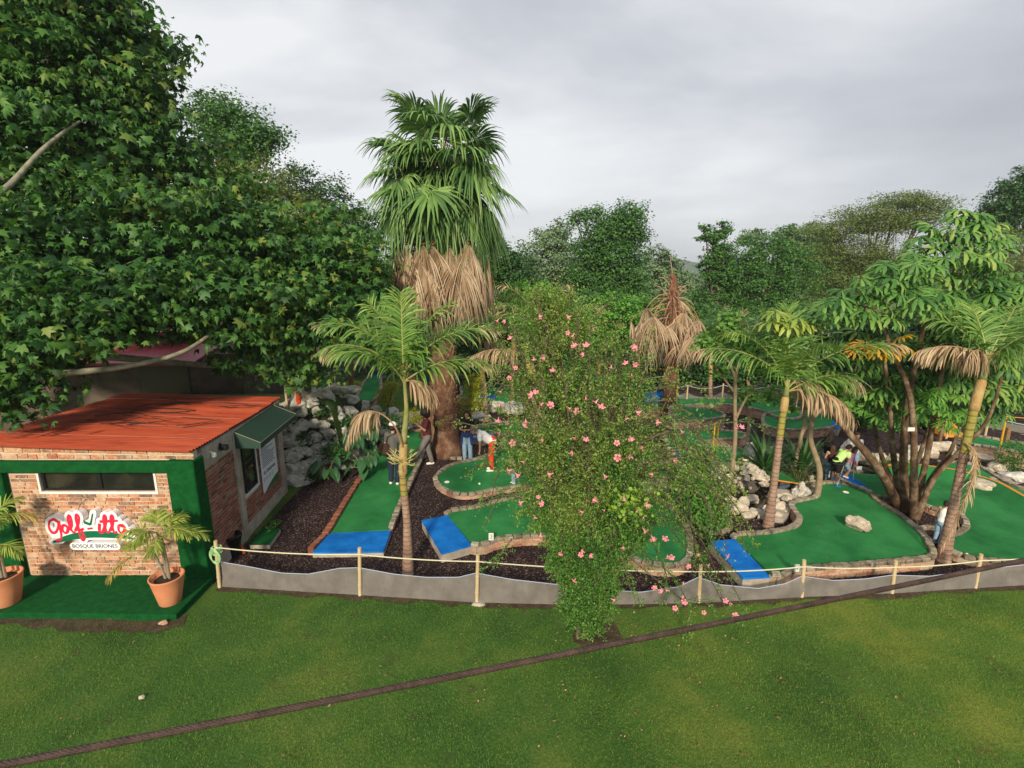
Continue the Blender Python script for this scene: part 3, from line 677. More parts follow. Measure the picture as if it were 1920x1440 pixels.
mb = MB()                                                            # swoosh and golf club
top = [(x, z+.035) for x, z in [SP(.04, .19), SP(.2, .33), SP(.38, .42), SP(.55, .44), SP(.75, .40), SP(.95, .27)]]; bot = [SP(.95, .27), SP(.75, .30), SP(.5, .315), SP(.3, .27), SP(.15, .215), SP(.04, .185)]
T, Bo = cat_rom(top), cat_rom(bot)[::-1]; k = min(len(T), len(Bo))
mb.add([(x, yf-.004, z) for x, z in T[:k]] + [(x, yf-.004, z) for x, z in Bo[:k]], [(i, i+1, i+1+k, i+k) for i in range(k-1)])
a, b, c = SP(.545, .90), SP(.50, .66), SP(.425, .74); d, e = SP(.43, .66), SP(.49, .61)
mb.add([(a[0]-.012, yf-.006, a[1]), (a[0]+.014, yf-.006, a[1]), (b[0]+.02, yf-.006, b[1]-.02), (b[0]-.012, yf-.006, b[1]+.01)], [(0, 1, 2, 3)][::1])
mb.add([(c[0], yf-.008, c[1]), (b[0]-.012, yf-.008, b[1]+.015), (b[0]+.02, yf-.008, b[1]-.02), (e[0], yf-.008, e[1]), (d[0], yf-.008, d[1])], [(0, 1, 2, 3, 4)])
mb.build('swoosh', SIGNG, sign)
FRONT = Matrix(((1,0,0,0), (0,0,-1,0), (0,1,0,0), (0,0,0,1)))
lx, lz = SP(.5, .105); text('BOSQUE BRIONES', .108, M('sign_navy', (.02, .06, .12), .5), Matrix.Translation((lx, yf-.003, lz)) @ FRONT, sign, 'small_lettering')
mb = MB(); mb.tube(bez((-8.28, yf+.04, 1.44), (-8.30, yf+.02, 1.66), (-8.18, HY0-.02, 1.74), 5), .006, 5); mb.build('cable', BLACKF, sign)
# doorstep block and bin
st = thing('doorstep', G(495, 1010), 'low concrete step topped with green turf beside the hut', 'step')
a, b, c, d = G(468, 1022, .1), G(505, 1022, .1), G(526, 992, .1), G(492, 990, .1)
mb = MB(); mb.add([a, b, c, d] + [Vector((v.x, v.y, 0)) for v in (a, b, c, d)], [(0, 4, 5, 1), (1, 5, 6, 2), (2, 6, 7, 3), (3, 7, 4, 0)]); mb.build('block', CONC, st)
mb = MB(); mb.add([a+Vector((0,0,.004)), b+Vector((0,0,.004)), c+Vector((0,0,.004)), d+Vector((0,0,.004))], [(0, 1, 2, 3)]); mb.build('turf', CARPET, st)
bn = thing('rubbish_bin', G(437, 1042), 'black rubbish bin lined with a crumpled black bag beside the hut', 'bin')
BAG = M('bin_bag', (.008, .008, .009), .28, bump=.8, bscale=18)
c = G(437, 1040); mb = MB(); mb.lathe(c, [(.15, 0), (.17, .25), (.19, .45), (.18, .45), (.14, .1), (0, .1)], 20); mb.build('bucket', M('black_plastic', (.01, .01, .011), .4), bn)
mb = MB(); rr = random.Random(3); V = []; n = 28
for j, (r_, z) in enumerate(((.17, .20), (.20, .40), (.215, .475), (.195, .49), (.165, .42), (.13, .2), (0.02, .14))):
    for i in range(n): a = 6.283*i/n; q = r_*(1+.09*math.sin(i*2.3+j)+rr.uniform(-.04, .04)); V.append((c.x+q*math.cos(a), c.y+q*math.sin(a), z+rr.uniform(-.015, .015)))
mb.add(V, [[j*n+i, j*n+(i+1) % n, (j+1)*n+(i+1) % n, (j+1)*n+i] for j in range(6) for i in range(n)]); mb.build('bag', BAG, bn, smooth=True)
mb = MB(); q = G(458, 1040); mb.tube(bez(q+Vector((0, 0, .02)), q+Vector((-.08, .1, .2)), q+Vector((-.12, .05, .3))), [.03, .03, .02, .02, .015, .015, .01, .01, .01], 5)
tag(mb.build('orange_rag', M('orange_rag', (.55, .07, .02), .8), None, q), 'small crumpled orange rag on the gravel beside the black bin', 'rag')

# the plan of the hut is not square and its roof rises a little to the left
def hut_plan(o):
    if o.type == 'MESH':
        w_ = WORG[o.name]
        for v in o.data.vertices:
            x, y, z = v.co.x + w_.x, v.co.y + w_.y, v.co.z + w_.z
            if z > 2.56 and y < 13.7: v.co.z += .033*max(0, -6.0 - x)*min(1, (z-2.56)/.14)
            if y > 9.15: v.co.x -= .078*(y-9.15)
    for c_ in o.children: hut_plan(c_)
for o in (hut, ban, tw): hut_plan(o)
# ================================================================== dark building behind, under the sycamore
bd = thing('park_building', (-16, 16.5, 0), 'dark low building with a maroon metal roof behind the hut under the trees', 'building')
mb = MB(); mb.box((-26, 16.5, 0), (-8.85, 23, 3.4)); mb.build('wall', M('dark_wall', (.06, .045, .035), .9, (.11, .085, .065), 2, .4), bd)
mb = MB(); mb.box((-12.2, 16.47, 1.2), (-10.6, 16.495, 3.2)); mb.build('panel', M('olive_panel', (.075, .07, .045), .8), bd)
p = [Vector((-26, 15.6, 3.25)), Vector((-9.9, 15.6, 3.25)), Vector((-9.9, 17.4, 3.62)), Vector((-26, 17.4, 3.62))]
mb = MB(); mb.add(p + [v - Vector((0, 0, .08)) for v in p], [(0, 1, 2, 3), (4, 7, 6, 5), (0, 4, 5, 1), (1, 5, 6, 2), (3, 2, 6, 7), (0, 3, 7, 4)]); mb.build('lower_roof', M('maroon_roof', (.20, .022, .035), .45, (.28, .04, .06), 3), bd)
mb = MB(); mb.box((-26, 17.402, 3.4), (-11.5, 23, 4.0)); mb.build('upper_wall', MATS['dark_wall'], bd)
mb = MB(); p = [Vector((-26.5, 17.1, 4.05)), Vector((-11.2, 17.1, 4.05)), Vector((-11.2, 24, 4.7)), Vector((-26.5, 24, 4.7))]; mb.add(p + [v - Vector((0, 0, .1)) for v in p], [(0, 1, 2, 3), (4, 7, 6, 5), (0, 4, 5, 1), (1, 5, 6, 2), (0, 3, 7, 4), (3, 2, 6, 7)]); mb.build('roof', MATS['maroon_roof'], bd)
# ================================================================== PUTTING GREENS
def turf_mat(name, c1, c2):
    m = M(name, c1, .92, c2, 1.3, .35, 220, spec=.12, contrast=(.34, .66), detail=9); return m
TURF = turf_mat('putting_turf', (.014, .130, .036), (.036, .225, .066)); BLUE = M('blue_mat', (.004, .11, .42), .9, (.010, .185, .60), 2.6, .3, 200, spec=.1)
CURB = islandmat('stone_curb', [(.24, .20, .14), (.38, .33, .25), (.18, .15, .11), (.46, .41, .33), (.32, .26, .18), (.27, .24, .20)], .9, .9, 35, (.10, .085, .06), 5)
CURBR = islandmat('red_curb', [(.26, .085, .05), (.32, .12, .07), (.20, .07, .045), (.36, .15, .09)], .9, .7, 30, (.12, .07, .05), 4)
WALLB = islandmat('curb_wall', [(.46, .24, .15), (.54, .33, .22), (.38, .15, .09), (.56, .40, .28), (.44, .20, .12)], .9, .7, 30, (.50, .40, .30), 6)
MORT = M('curb_mortar', (.30, .24, .17), .95, (.42, .34, .25), 6, .5, 40)
CUPM = M('cup_white', (.75, .74, .66), .5)
def poly_smooth(P, n=5):
    out = []; k = len(P)
    for i in range(k):
        p0, p1, p2, p3 = P[(i-1) % k], P[i], P[(i+1) % k], P[(i+2) % k]
        for q in range(n):
            t = q/n; out.append(((p1*2) + (p2-p0)*t + (p0*2-p1*5+p2*4-p3)*t*t + (p1*3-p0-p2*3+p3)*t**3)*.5)
    return out
def blocks(mb, P, z, w_, h, l=.2, side=1, bev=.012):
    """row of separate blocks along polyline P; block outer side given by side"""
    P = [Vector((p.x, p.y, 0)) for p in P]; d = [0]
    for a, b in zip(P[:-1], P[1:]): d.append(d[-1] + (b-a).length)
    s_ = 0; tot = d[-1]; ll = tot/max(1, round(tot/l)) if tot > 0 else l
    def at(s_):
        for i in range(len(P)-1):
            if s_ <= d[i+1] or i == len(P)-2: t = (s_-d[i])/max(1e-6, d[i+1]-d[i]); return P[i].lerp(P[i+1], t)
    while s_ < tot - ll*.4:
        a, b = at(s_), at(min(tot, s_+ll)); t = (b-a); L_ = t.length
        if L_ > .02:
            t /= L_; nn = Vector((t.y, -t.x, 0))*side; c = (a+b)/2 + nn*(w_/2-.01) + Vector((0, 0, z+h/2+random.uniform(-.006, .006)))
            mb.obox(c, t*(L_/2-.009), nn*(w_/2+random.uniform(-.010, .010)), Vector((0, 0, h/2)), 0, .005, bev)
        s_ += ll
def green(label, out, z=.14, skip=(), smooth=True, mat=None, cups=(), curb=CURB, cw=.13, walls=False, zedge=.06, group='miniature golf holes', bumpy=0, zs=None, no_curb=(), curb2=None, wall_h=None):
    """out: turf outline in photo px; skip: indices i of edges i->i+1 that have no curb"""
    W = [G(x, y, (zs[i] if zs else z)) for i, (x, y) in enumerate(out)]
    area = sum(a.x*b.y - b.x*a.y for a, b in zip(W, W[1:]+W[:1])); side = 1 if area > 0 else -1
    n = 5 if smooth else 1
    Ps = poly_smooth(W, n) if smooth else W[:]
    if smooth and skip:                                              # keep mat edges straight
        for i in skip:
            a, b = W[i], W[(i+1) % len(W)]
            for q in range(n): Ps[i*n+q] = a.lerp(b, q/n)
    cen = sum(W, Vector())/len(W); t = thing('putting_green', (cen.x, cen.y, 0), label, 'putting green', group)
    mb = MB(); k = len(Ps); mb.add(Ps + [Vector((p.x, p.y, -.03)) for p in Ps], [list(range(k))] + [[i, (i+1) % k, (i+1) % k+k, i+k][::-1] for i in range(k)])
    mb.build('turf', TURF, t)
    # runs of curb
    runs = []; cur = []
    for i in range(len(W)):
        if i in skip or i in no_curb:
            if cur: runs.append(cur); cur = []
            continue
        seg = [Ps[(i*n+q) % k] for q in range(n+1)]
        cur = cur + seg[1:] if cur else seg
    if cur: runs.append(cur)
    if runs and 0 not in skip and 0 not in no_curb and (len(W)-1) not in skip and (len(W)-1) not in no_curb and len(runs) > 1: runs[0] = runs.pop() + runs[0][1:]
    c1 = MB(); w1 = MB(); m1 = MB()
    for r_ in runs:
        zz = z - .02
        blocks(c1, r_, zz, cw, zedge+.02, .2, side)
        if zz > .06:
            rows = max(1, round(zz/.075)); 
            for q in range(rows): blocks(w1, r_, q*zz/rows, cw-.03, zz/rows-.012, .24+.02*(q % 2), side, .006)
            a_ = []
            for p, q in zip(r_[:-1], r_[1:]):
                tt = Vector((q.x-p.x, q.y-p.y, 0)); 
                if tt.length < .005: continue
                L_ = tt.length; tt /= L_; nn = Vector((tt.y, -tt.x, 0))*side; c_ = Vector(((p.x+q.x)/2, (p.y+q.y)/2, 0)) + nn*((cw-.055)/2)
                m1.obox(c_ + Vector((0, 0, (zz-.01)/2)), tt*(L_/2+.01), nn*((cw-.055)/2), Vector((0, 0, (zz-.01)/2)))
    if c1.v: c1.build('curb', curb, t)
    if w1.v: w1.build('curb_wall', curb2 or WALLB, t); m1.build('mortar', MORT, t)
    if mat:
        Wm = [G(x, y, z+.0) + Vector((0, 0, .006)) for x, y in mat]
        mb = MB(); k = len(Wm); mb.add(Wm + [Vector((v.x, v.y, .0)) for v in Wm], [list(range(k))] + [[i, (i+1) % k, (i+1) % k+k, i+k][::-1] for i in range(k)], 0)
        o = mb.build('tee_mat', [BLUE, CONC], t)
        for pl in o.data.polygons[1:]: pl.material_index = 1
        # a thin blue lip over the edge
        mb = MB(); mb.add([v + Vector((0, 0, .001)) for v in Wm] + [v - Vector((0, 0, .035)) + (v-sum(Wm, Vector())/k).normalized()*.012 for v in Wm], [[i, (i+1) % k, (i+1) % k+k, i+k][::-1] for i in range(k)]); mb.build('mat_edge', BLUE, t)
    for x, y in cups:
        p = G(x, y, z); mb = MB(); mb.lathe(p + Vector((0, 0, .003)), [(.075, 0), (.07, .006), (.052, .007), (.05, -.001), (0, -.001)], 20); mb.build('cup', CUPM, t)
    return t
green('long straight putting green with red brick edge and blue mat, nearest the rock wall', [(608,1001),(728,992),(743,953),(787,858),(798,828),(799,816),(790,809),(765,808),(740,812),(724,822),(690,870),(645,940)], .13, skip=(0,), no_curb=(8,9,10,11), smooth=False, mat=[(586,1036),(719,1034),(733,995),(607,1001)], cups=[(764,819)])
green('kidney-shaped putting green where the woman in red trousers bends', [(820,897),(824,908),(838,918),(862,926),(890,925),(925,918),(965,912),(1010,905),(1020,870),(1000,835),(965,815),(948,825),(940,842),(915,856),(888,864),(862,869),(843,876),(828,886)], .13, cups=[(838,904)])
green('low putting green with blue mat half hidden by the flowering bush, marked 3', [(838,966),(884,1019),(940,1008),(1010,1003),(1080,1010),(1160,1036),(1220,1056),(1270,1058),(1287,1040),(1286,1000),(1265,965),(1225,935),(1150,915),(1080,915),(1010,925),(965,934),(900,952)], .22, skip=(0,), mat=[(791,976),(828,1038),(884,1022),(838,966)])
hole4 = green('big pear-shaped putting green with a boulder on it, marked 4', [(1378,1011),(1444,1074),(1494,1066),(1611,1056),(1728,1046),(1744,1040),(1738,1024),(1720,997),(1681,965),(1640,940),(1622,920),(1584,909),(1553,907),(1532,911),(1527,919),(1537,930),(1528,936),(1502,941),(1488,946),(1493,958),(1504,974),(1496,988),(1470,997),(1428,1003)], .24, skip=(0,), mat=[(1331,1015),(1393,1084),(1443,1081),(1378,1011)], cups=[(1586,923)])
# far right bowl-shaped green
ORANGE = M('orange_paint', (.70, .24, .015), .6, (.62, .20, .02), 6)
g5 = green('large banked green with an orange painted rim at the right edge', [(1640,930),(1690,930),(1720,940),(1765,958),(1800,962),(1818,985),(1806,1001),(1783,1008),(1777,1028),(1822,1046),(1900,1052),(1990,1052),(1990,985),(1920,951),(1867,921),(1822,906),(1789,897),(1744,890),(1702,886),(1672,886),(1649,889),(1620,888),(1590,886),(1570,893)], .16, no_curb=tuple(range(12, 21)), cups=[])
rimp = [(1649,889),(1672,886),(1702,886),(1744,890),(1789,897),(1822,906),(1867,921),(1920,951),(1990,985)]
P = [G(x, y, .16) for x, y in rimp]; P = [Vector(p) for p in cat_rom([tuple(v) for v in P], 6)]
mb = MB(); k = len(P); V = []
for i, p in enumerate(P):
    d = (P[min(i+1, k-1)] - P[max(i-1, 0)]).normalized(); nn = Vector((-d.y, d.x, 0))
    h = .26*math.sin(math.pi*min(1, (i+3)/12)/2)
    V += [p + nn*-.45 + Vector((0, 0, .002)), p + nn*-.2 + Vector((0, 0, h*.3)), p + Vector((0, 0, h)), p + nn*.09 + Vector((0, 0, h)), p + nn*.09 + Vector((0, 0, -.16))]
mb.add(V, [[i*5+j, (i+1)*5+j, (i+1)*5+j+1, i*5+j+1][::-1] for i in range(k-1) for j in (0, 1)]); mb.build('banked_turf', TURF, g5, smooth=True)
mb = MB(); mb.add(V, [[i*5+j, (i+1)*5+j, (i+1)*5+j+1, i*5+j+1][::-1] for i in range(k-1) for j in (2, 3)]); mb.build('orange_rim', ORANGE, g5)
mt = [G(x, y, .167) for x, y in [(1556,899),(1612,918),(1628,914),(1592,888),(1570,888)]]
mb = MB(); mb.add(mt + [v - Vector((0, 0, .17)) for v in mt], [list(range(5))] + [[i, (i+1) % 5, (i+1) % 5+5, i+5][::-1] for i in range(5)]); mb.build('tee_mat', BLUE, g5)
green('strip of turf behind the orange rim with a pale stone on it', [(1770,872),(1786,868),(1830,874),(1862,893),(1900,913),(1990,945),(1990,970),(1920,943),(1870,915),(1822,899),(1786,888),(1768,884)], .16, cups=[(1807,879)])
green('distant turf strip by the wooden rails at the far right', [(1817,818),(1880,827),(1990,845),(1990,860),(1880,842),(1817,832)], .5)
# middle and far greens
green('turf lane on the grass bank with a blue mat at its far end', [(668,752),(694,756),(712,736),(712,704),(697,704),(684,718)], BZ+.12, skip=(3,), smooth=False, mat=[(697,704),(712,704),(724,703),(700,702)])
green('small turf patch between yellow shrubs and the fan palm', [(848,745),(868,742),(868,725),(905,722),(940,722),(980,730),(990,752),(940,758),(903,750)], .30, mat=[(898,742),(930,742),(930,748),(900,748)])
green('putting green with a brick front wall beyond the dead palm', [(1262,788),(1300,789),(1350,783),(1353,776),(1330,768),(1290,763),(1262,762)], .55, cw=.12)
green('far turf platform at the foot of the dark hedge', [(1200,768),(1240,764),(1290,760),(1350,757),(1420,768),(1470,785),(1500,780),(1480,757),(1420,748),(1330,748),(1270,744),(1215,742)], .35)
green('long putting green below the brick front wall with a blue mat', [(1258,842),(1300,846),(1322,850),(1330,838),(1322,828),(1350,824),(1388,822),(1390,812),(1330,808),(1258,806)], .3, mat=[(1272,845),(1308,852),(1300,858),(1268,852)])
green('curved turf by the grey rock and white number post', [(1300,868),(1330,858),(1350,838),(1395,846),(1402,862),(1404,873),(1396,880),(1370,872),(1345,868)], .28, mat=[(1330,862),(1352,862),(1350,872),(1328,872)])
green('turf seen through the flowering bush behind its crown', [(1140,905),(1210,905),(1268,896),(1272,876),(1240,866),(1170,866),(1130,880)], .16)
green('far turf patch beyond the second feather palm', [(1440,800),(1500,806),(1560,800),(1570,784),(1500,772),(1440,776)], .3, mat=[(1555,800),(1572,804),(1580,790),(1566,786)])
green('turf and blue mat visible between fan palm and woman in red', [(885,820),(930,812),(990,815),(1010,800),(960,792),(900,800)], .2, mat=[(880,822),(905,826),(930,815),(900,806)])
# plank bridge with turf and orange edge
br = thing('turf_bridge', G(1450, 895), 'narrow turf-covered footbridge with an orange edge over the pond', 'bridge')
q = [G(1412, 893, .28), G(1508, 907, .22), G(1500, 888, .28), G(1392, 880, .34)]
mb = MB(); mb.add(q + [v - Vector((0, 0, .02)) for v in q], [(0, 1, 2, 3), (0, 4, 5, 1), (1, 5, 6, 2), (2, 6, 7, 3), (3, 7, 4, 0)]); mb.build('deck', TURF, br)
mb = MB(); mb.tube([q[0]+Vector((0, -.015, -.02)), q[1]+Vector((0, -.015, -.02))], .022, 4); mb.build('edge_board', ORANGE, br)
# stones
LIME = islandmat('pale_limestone', [(.46, .40, .31), (.56, .51, .42), (.38, .33, .26), (.62, .57, .48), (.44, .36, .26)], .9, 1.0, 13, (.20, .17, .12), 3.2)
LIMEG = islandmat('grey_limestone', [(.46, .45, .41), (.60, .59, .55), (.34, .33, .30), (.66, .65, .61), (.42, .39, .33)], .92, 1.0, 8, (.06, .07, .04), 2.6)
DARKR = islandmat('pond_concrete', [(.10, .09, .075), (.15, .135, .11), (.08, .07, .06)], .85, .8, 14)
def rock(px, py, wpx, hpx, label, mat=LIME, z=0, group=None, seed=0, name='rock', cat='rock', sub=3, rough=.28, dep=.8, sink=.25):
    p = G(px, py, z); t = (H - z)/-ray(px, py).z; wd = wpx*t/FPX/2; hh = hpx*t/FPX/2
    V, F = rock_np((p.x, p.y + wd*dep*.4, z + hh*(1-sink)), wd, wd*dep, hh, seed, sub, rough); mb = MB(); mb.add(V, F)
    o = mb.build(name, mat, None, (p.x, p.y, z)); return tag(o, label, cat, group)
V, F = rock_np((0, 0, 0), 1, 1, 1, 77, 4, .35)
c0 = G(1607, 994, .24); a0 = G(1578, 985, .24); b0 = G(1636, 1000, .24)
mb = MB(); ux = (b0-a0).normalized(); L_ = (b0-a0).length/2; uy = Vector((-ux.y, ux.x, 0))
mb.add([c0 + ux*(v[0]*L_*1.02) + uy*(v[1]*.22+.08) + Vector((0, 0, (v[2]*.17*(1.15-.45*v[0]))+.11)) for v in V], F)
tag(mb.build('boulder', LIME, None, c0), 'large pale weathered boulder resting on green number 4', 'boulder')
rock(1852, 918, 60, 22, 'flat pale stone beside the orange rim', z=.16, seed=5)
whites = [(1384,965,40,26),(1402,975,26,18),(1420,968,30,18),(1395,952,26,22),(1412,945,34,16),(1441,962,20,18),(1463,960,34,26),(1480,948,30,22),(1472,940,32,18),(1497,935,30,16),(1512,925,30,20),(1507,912,22,24),(1521,905,16,18),(1463,976,24,16),(1480,966,30,14),(1530,930,22,10),(1455,952,24,20),(1372,946,24,16),(1427,976,14,14),(1525,915,18,16)]
posw = ['left of the palm foot', 'under the pink blossom', 'by the palm foot']
desc = ['largest pale rock at the left end of the pond edge', 'low rounded rock just left of the palm foot', 'flat rock touching the left of the palm foot', 'upright pale rock behind the left end of the pond edge', 'long flat slab leaning at the pond rim', 'small square rock right behind the palm trunk', 'big blocky rock right of the palm trunk', 'tilted rock between palm and curb corner', 'thin slab on top of the rocks by the curb corner', 'flat grey slab inside the curb bend', 'pale rock in front of the forked trunk', 'tall rock at the left of the forked trunk', 'small stone behind the forked trunk', 'smooth white stone on the gravel right of the palm foot', 'long stone lying beside the curb corner', 'bright white stone at the foot of the forked trunk', 'rough rock hidden behind the palm trunk', 'small rock at the far left by the small tree ring', 'pebble-sized rock on the red gravel', 'grey stone beside the curb top']
for i, (x, y, a, b) in enumerate(whites): rock(x, y, a, b, desc[i], group='pale rocks round the pond', seed=20+i)
# white stone mound
md = thing('rock_mound', G(1400, 930), 'mound of mortared pale stones beside the pond with a small plant on top', 'rock mound')
mb = MB(); r_ = random.Random(8)
V, F = rock_np(tuple(G(1400, 925) + Vector((0, .45, .18))), .75, .6, .5, 9, 3, .3); mb.add(V, F); mb.build('core', DARKR, md)
mb = MB()
for i in range(150):
    a = r_.uniform(0, 6.283); e = r_.uniform(0, 1.3); c = G(1400, 925) + Vector((.76*math.cos(a)*math.cos(e), .45+.62*math.sin(a)*math.cos(e), .16+.5*math.sin(e)))
    s_ = r_.uniform(.06, .12); V, F = rock_np(tuple(c), s_, s_, s_*.8, i, 1, .3); mb.add(V, F)
mb.build('stones', LIME, md)
# grey rock formation and pond
POND = M('pond_water', (.012, .012, .008), .08, spec=.6, bump=.08, bscale=6)
pw = [G(x, y, .03) for x, y in [(1405,962),(1460,975),(1500,930),(1510,895),(1455,860),(1430,880),(1420,915)]]
mb = MB(); mb.add(pw, [list(range(len(pw)))]); struct(mb.build('pond_water', POND))
for i, (x, y, a, b, lb) in enumerate([(1436,884,70,56,'tall pocked grey rock above the pond'),(1470,888,60,26,'rough grey rock bank behind the pond'),(1488,870,60,40,'dark rock bank right of the pond inlet'),(1503,938,40,40,'jagged grey rock pile right of the palm trunk'),(1412,872,40,50,'upright pale rock pillar beside the curved turf')]):
    rock(x, y, a, b, lb, DARKR if i in (2,) else LIMEG, seed=60+i, name='rock', sub=4, rough=.45)
mb = MB(); q = [G(1425, 965, .12), G(1470, 975, .12), G(1480, 962, .14), G(1440, 948, .14)]
mb.add(q + [Vector((v.x, v.y, 0)) for v in q], [(0, 1, 2, 3), (0, 4, 5, 1), (1, 5, 6, 2), (2, 6, 7, 3), (3, 7, 4, 0)]); tag(mb.build('pond_slab', CONC, None, q[0]), 'grey concrete slab lying across the near end of the pond', 'slab')
mb = MB(); q = [G(1440, 925, .16), G(1520, 932, .16), G(1524, 922, .18), G(1444, 915, .18)]
mb.add(q + [Vector((v.x, v.y, 0)) for v in q], [(0, 1, 2, 3), (0, 4, 5, 1), (1, 5, 6, 2), (2, 6, 7, 3), (3, 7, 4, 0)]); tag(mb.build('pond_slab', CONC, None, q[0]), 'thin concrete slab crossing the middle of the pond', 'slab')
def red_edge():
    P = [G(x, y, .13) for x, y in [(724,822),(690,870),(645,940),(608,1001),(577,1033)]]; mb = MB(); blocks(mb, P, .0, .14, .21, .22, -1); mb.build('red_brick_edge', CURBR, bpy.data.objects['putting_green'])
red_edge()
# small curved stone rings / curbs round plants
def curb_line(pts, z, h, label, name='stone_border', mat=CURB, closed=False, wd=.12, l=.2):
    P = [Vector(p) for p in cat_rom([tuple(G(x, y, z)) for x, y in pts], 5)]; mb = MB(); blocks(mb, P, 0, wd, h, l)
    return tag(mb.build(name, mat, None, (P[0].x, P[0].y, 0)), label, 'border', 'stone borders round plantings')
curb_line([(1316,975),(1330,990),(1355,992),(1366,980),(1362,970)], .12, .12, 'small curved stone ring under the leafy shrub')
curb_line([(762,870),(800,850),(830,853),(862,856),(885,850)], .1, .1, 'curved stone border round the foot of the fan palm')
curb_line([(1713,985),(1740,1003),(1755,1015),(1740,1022),(1750,1035),(1772,1030)], .1, .1, 'stone border beside the girl in the white top')
curb_line([(1720,985),(1754,984),(1780,1000),(1800,1000)], .1, .1, 'short stone border right of the big tree foot')
curb_line([(1745,880),(1775,888),(1774,878),(1758,862)], .1, .1, 'little triangular stone border by the far rocks')
curb_line([(1862,895),(1890,913),(1925,930),(1990,950)], .18, .2, 'stone border round the clipped shrub at the right edge')
curb_line([(1325,832),(1360,840),(1405,838)], .3, .3, 'raised pale stone curb near the thin trunks')
curb_line([(1330,864),(1370,872),(1405,880)], .2, .2, 'low stone curb in front of the curved turf')
rocksr = [(1690,870,40,24),(1720,862,46,30),(1745,858,40,30),(1780,850,60,26),(1815,862,50,20),(1850,868,50,22),(1875,890,36,26),(1905,905,44,26),(1650,868,34,22),(1625,872,40,30),(1600,850,40,30),(1880,845,60,20),(1830,838,60,16),(1520,880,40,40)]
rd = ['rock behind the lime shirt', 'pale rock between the big trunks', 'blocky rock right of the big trunks', 'flat brown rock below the wooden rails', 'dark rock under the lower rail', 'flat slab under the rails', 'rock left of the clipped shrub', 'rock at the foot of the clipped shrub', 'rock between white sign and trunk', 'pale rock behind the white number sign', 'pale rock behind the group of players', 'row of stones under the far turf strip', 'stones left of the far turf strip', 'pale rock left of the long white skirt']
for i, (x, y, a, b) in enumerate(rocksr): rock(x, y, a, b, rd[i], LIME if i % 3 != 1 else LIMEG, seed=90+i, group='rocks at the back right')
# small foot stones near hole 2 and rock wall
for i, (x, y, a, b, lb) in enumerate([(1000,850,60,30,'rock behind the fan palm right of the yellow shrub'),(925,775,50,26,'grey rock beside the thin palm trunk'),(900,790,40,20,'dark rock at the thin palm foot'),(960,780,50,30,'grey rock left of the bush crown'),(1228,925,70,26,'flat pale stones under the right side of the bush'),(1325,905,60,40,'brown rock behind the leafy shrub'),(1310,885,30,14,'small pale rock above the leafy shrub')]):
    rock(x, y, a, b, lb, LIMEG if i in (1, 2, 3) else LIME, seed=120+i)
# mortared rock wall retaining the bank
rw = thing('rock_wall', (-5.5, 14.2, 0), 'high retaining wall of weathered grey limestone boulders right of the hut', 'rock wall')
base = [Vector((-6.35, 13.9, 0)), G(560, 905), G(600, 893), G(640, 880), G(668, 862), G(700, 830), G(735, 808), G(790, 798), Vector((-1.5, 19.0, 0))]
topl = [A(525, 760, 14.8), A(545, 752, 14.8), A(590, 745, 15.0), A(640, 742, 15.6), A(672, 750, 16.8), A(700, 765, 18.3), A(745, 778, 19.8), A(790, 778, 20.2), Vector((-1.4, 21, .35))]
def wp(s_, h):
    s_ = s_*(len(base)-1); i = min(int(s_), len(base)-2); t = s_-i; a = base[i].lerp(base[i+1], t); b = topl[i].lerp(topl[i+1], t); c = a.lerp(b, h); return c
mb = MB(); V = []; ns, nh = 48, 12
for i in range(ns+1):
    for j in range(nh+1):
        c = wp(i/ns, j/nh); q = mnoise.noise(c*1.7)*.18; V.append((c.x+q, c.y+.22+q, c.z-.08+q*.5))
mb.add(V, [(i*(nh+1)+j, (i+1)*(nh+1)+j, (i+1)*(nh+1)+j+1, i*(nh+1)+j+1) for i in range(ns) for j in range(nh)]); mb.build('mossy_core', M('mossy_core', (.02, .03, .012), .95, (.07, .065, .05), 3, 1, 14), rw, smooth=True)
r_ = random.Random(12); nb = 0
for j, hh in enumerate((.02, .17, .33, .49, .64, .79, .94)):
    nn = (17, 17, 16, 15, 14, 11, 10)[j]
    for i in range(nn):
        if nb >= 100: break
        s_ = ((i+.5*(j % 2)+r_.uniform(-.25, .25))/nn); s_ = max(0, s_)**1.15*.93; c = wp(max(0, s_), min(1, hh+r_.uniform(-.04, .04)))
        sz = r_.uniform(.17, .30)*(1.25 if j < 2 else 1); V, F = rock_np((c.x, c.y+.02, c.z+.06), sz*r_.uniform(.95, 1.3), sz*.85, sz*r_.uniform(.65, .95), 200+nb, 3, .25); mb = MB(); mb.add(V, F); mb.build('boulder', LIMEG, rw); nb += 1
for i, (x, y, a, b, lb) in enumerate([(563,752,36,26,'rock at the left end of the wall top near the orange cloth'),(596,744,40,20,'flat rock on the wall top below the second fence post'),(625,738,44,20,'long pale slab on top of the rock wall'),(655,736,40,16,'flat rock on the wall top near the round hedge'),(583,756,30,24,'white upright rock on the wall top'),(612,762,32,18,'rounded rock in front of the wall top slabs'),(630,752,30,20,'mossy rock below the wall top slab')]):
    rock(x, y, a, b, lb, LIMEG if i % 2 else LIME, z=A(x, y, 15.0 if x < 620 else 15.7).z-.05, seed=300+i, group='rocks on top of the wall')
mb = MB(); q = A(561, 763, 14.75); V, F = rock_np((q.x, q.y, q.z+.18), .10, .09, .22, 44, 3, .4); mb.add(V, F); tag(mb.build('orange_cloth', MATS['orange_rag'], None, q), 'crumpled orange cloth left on the rock wall top', 'cloth')
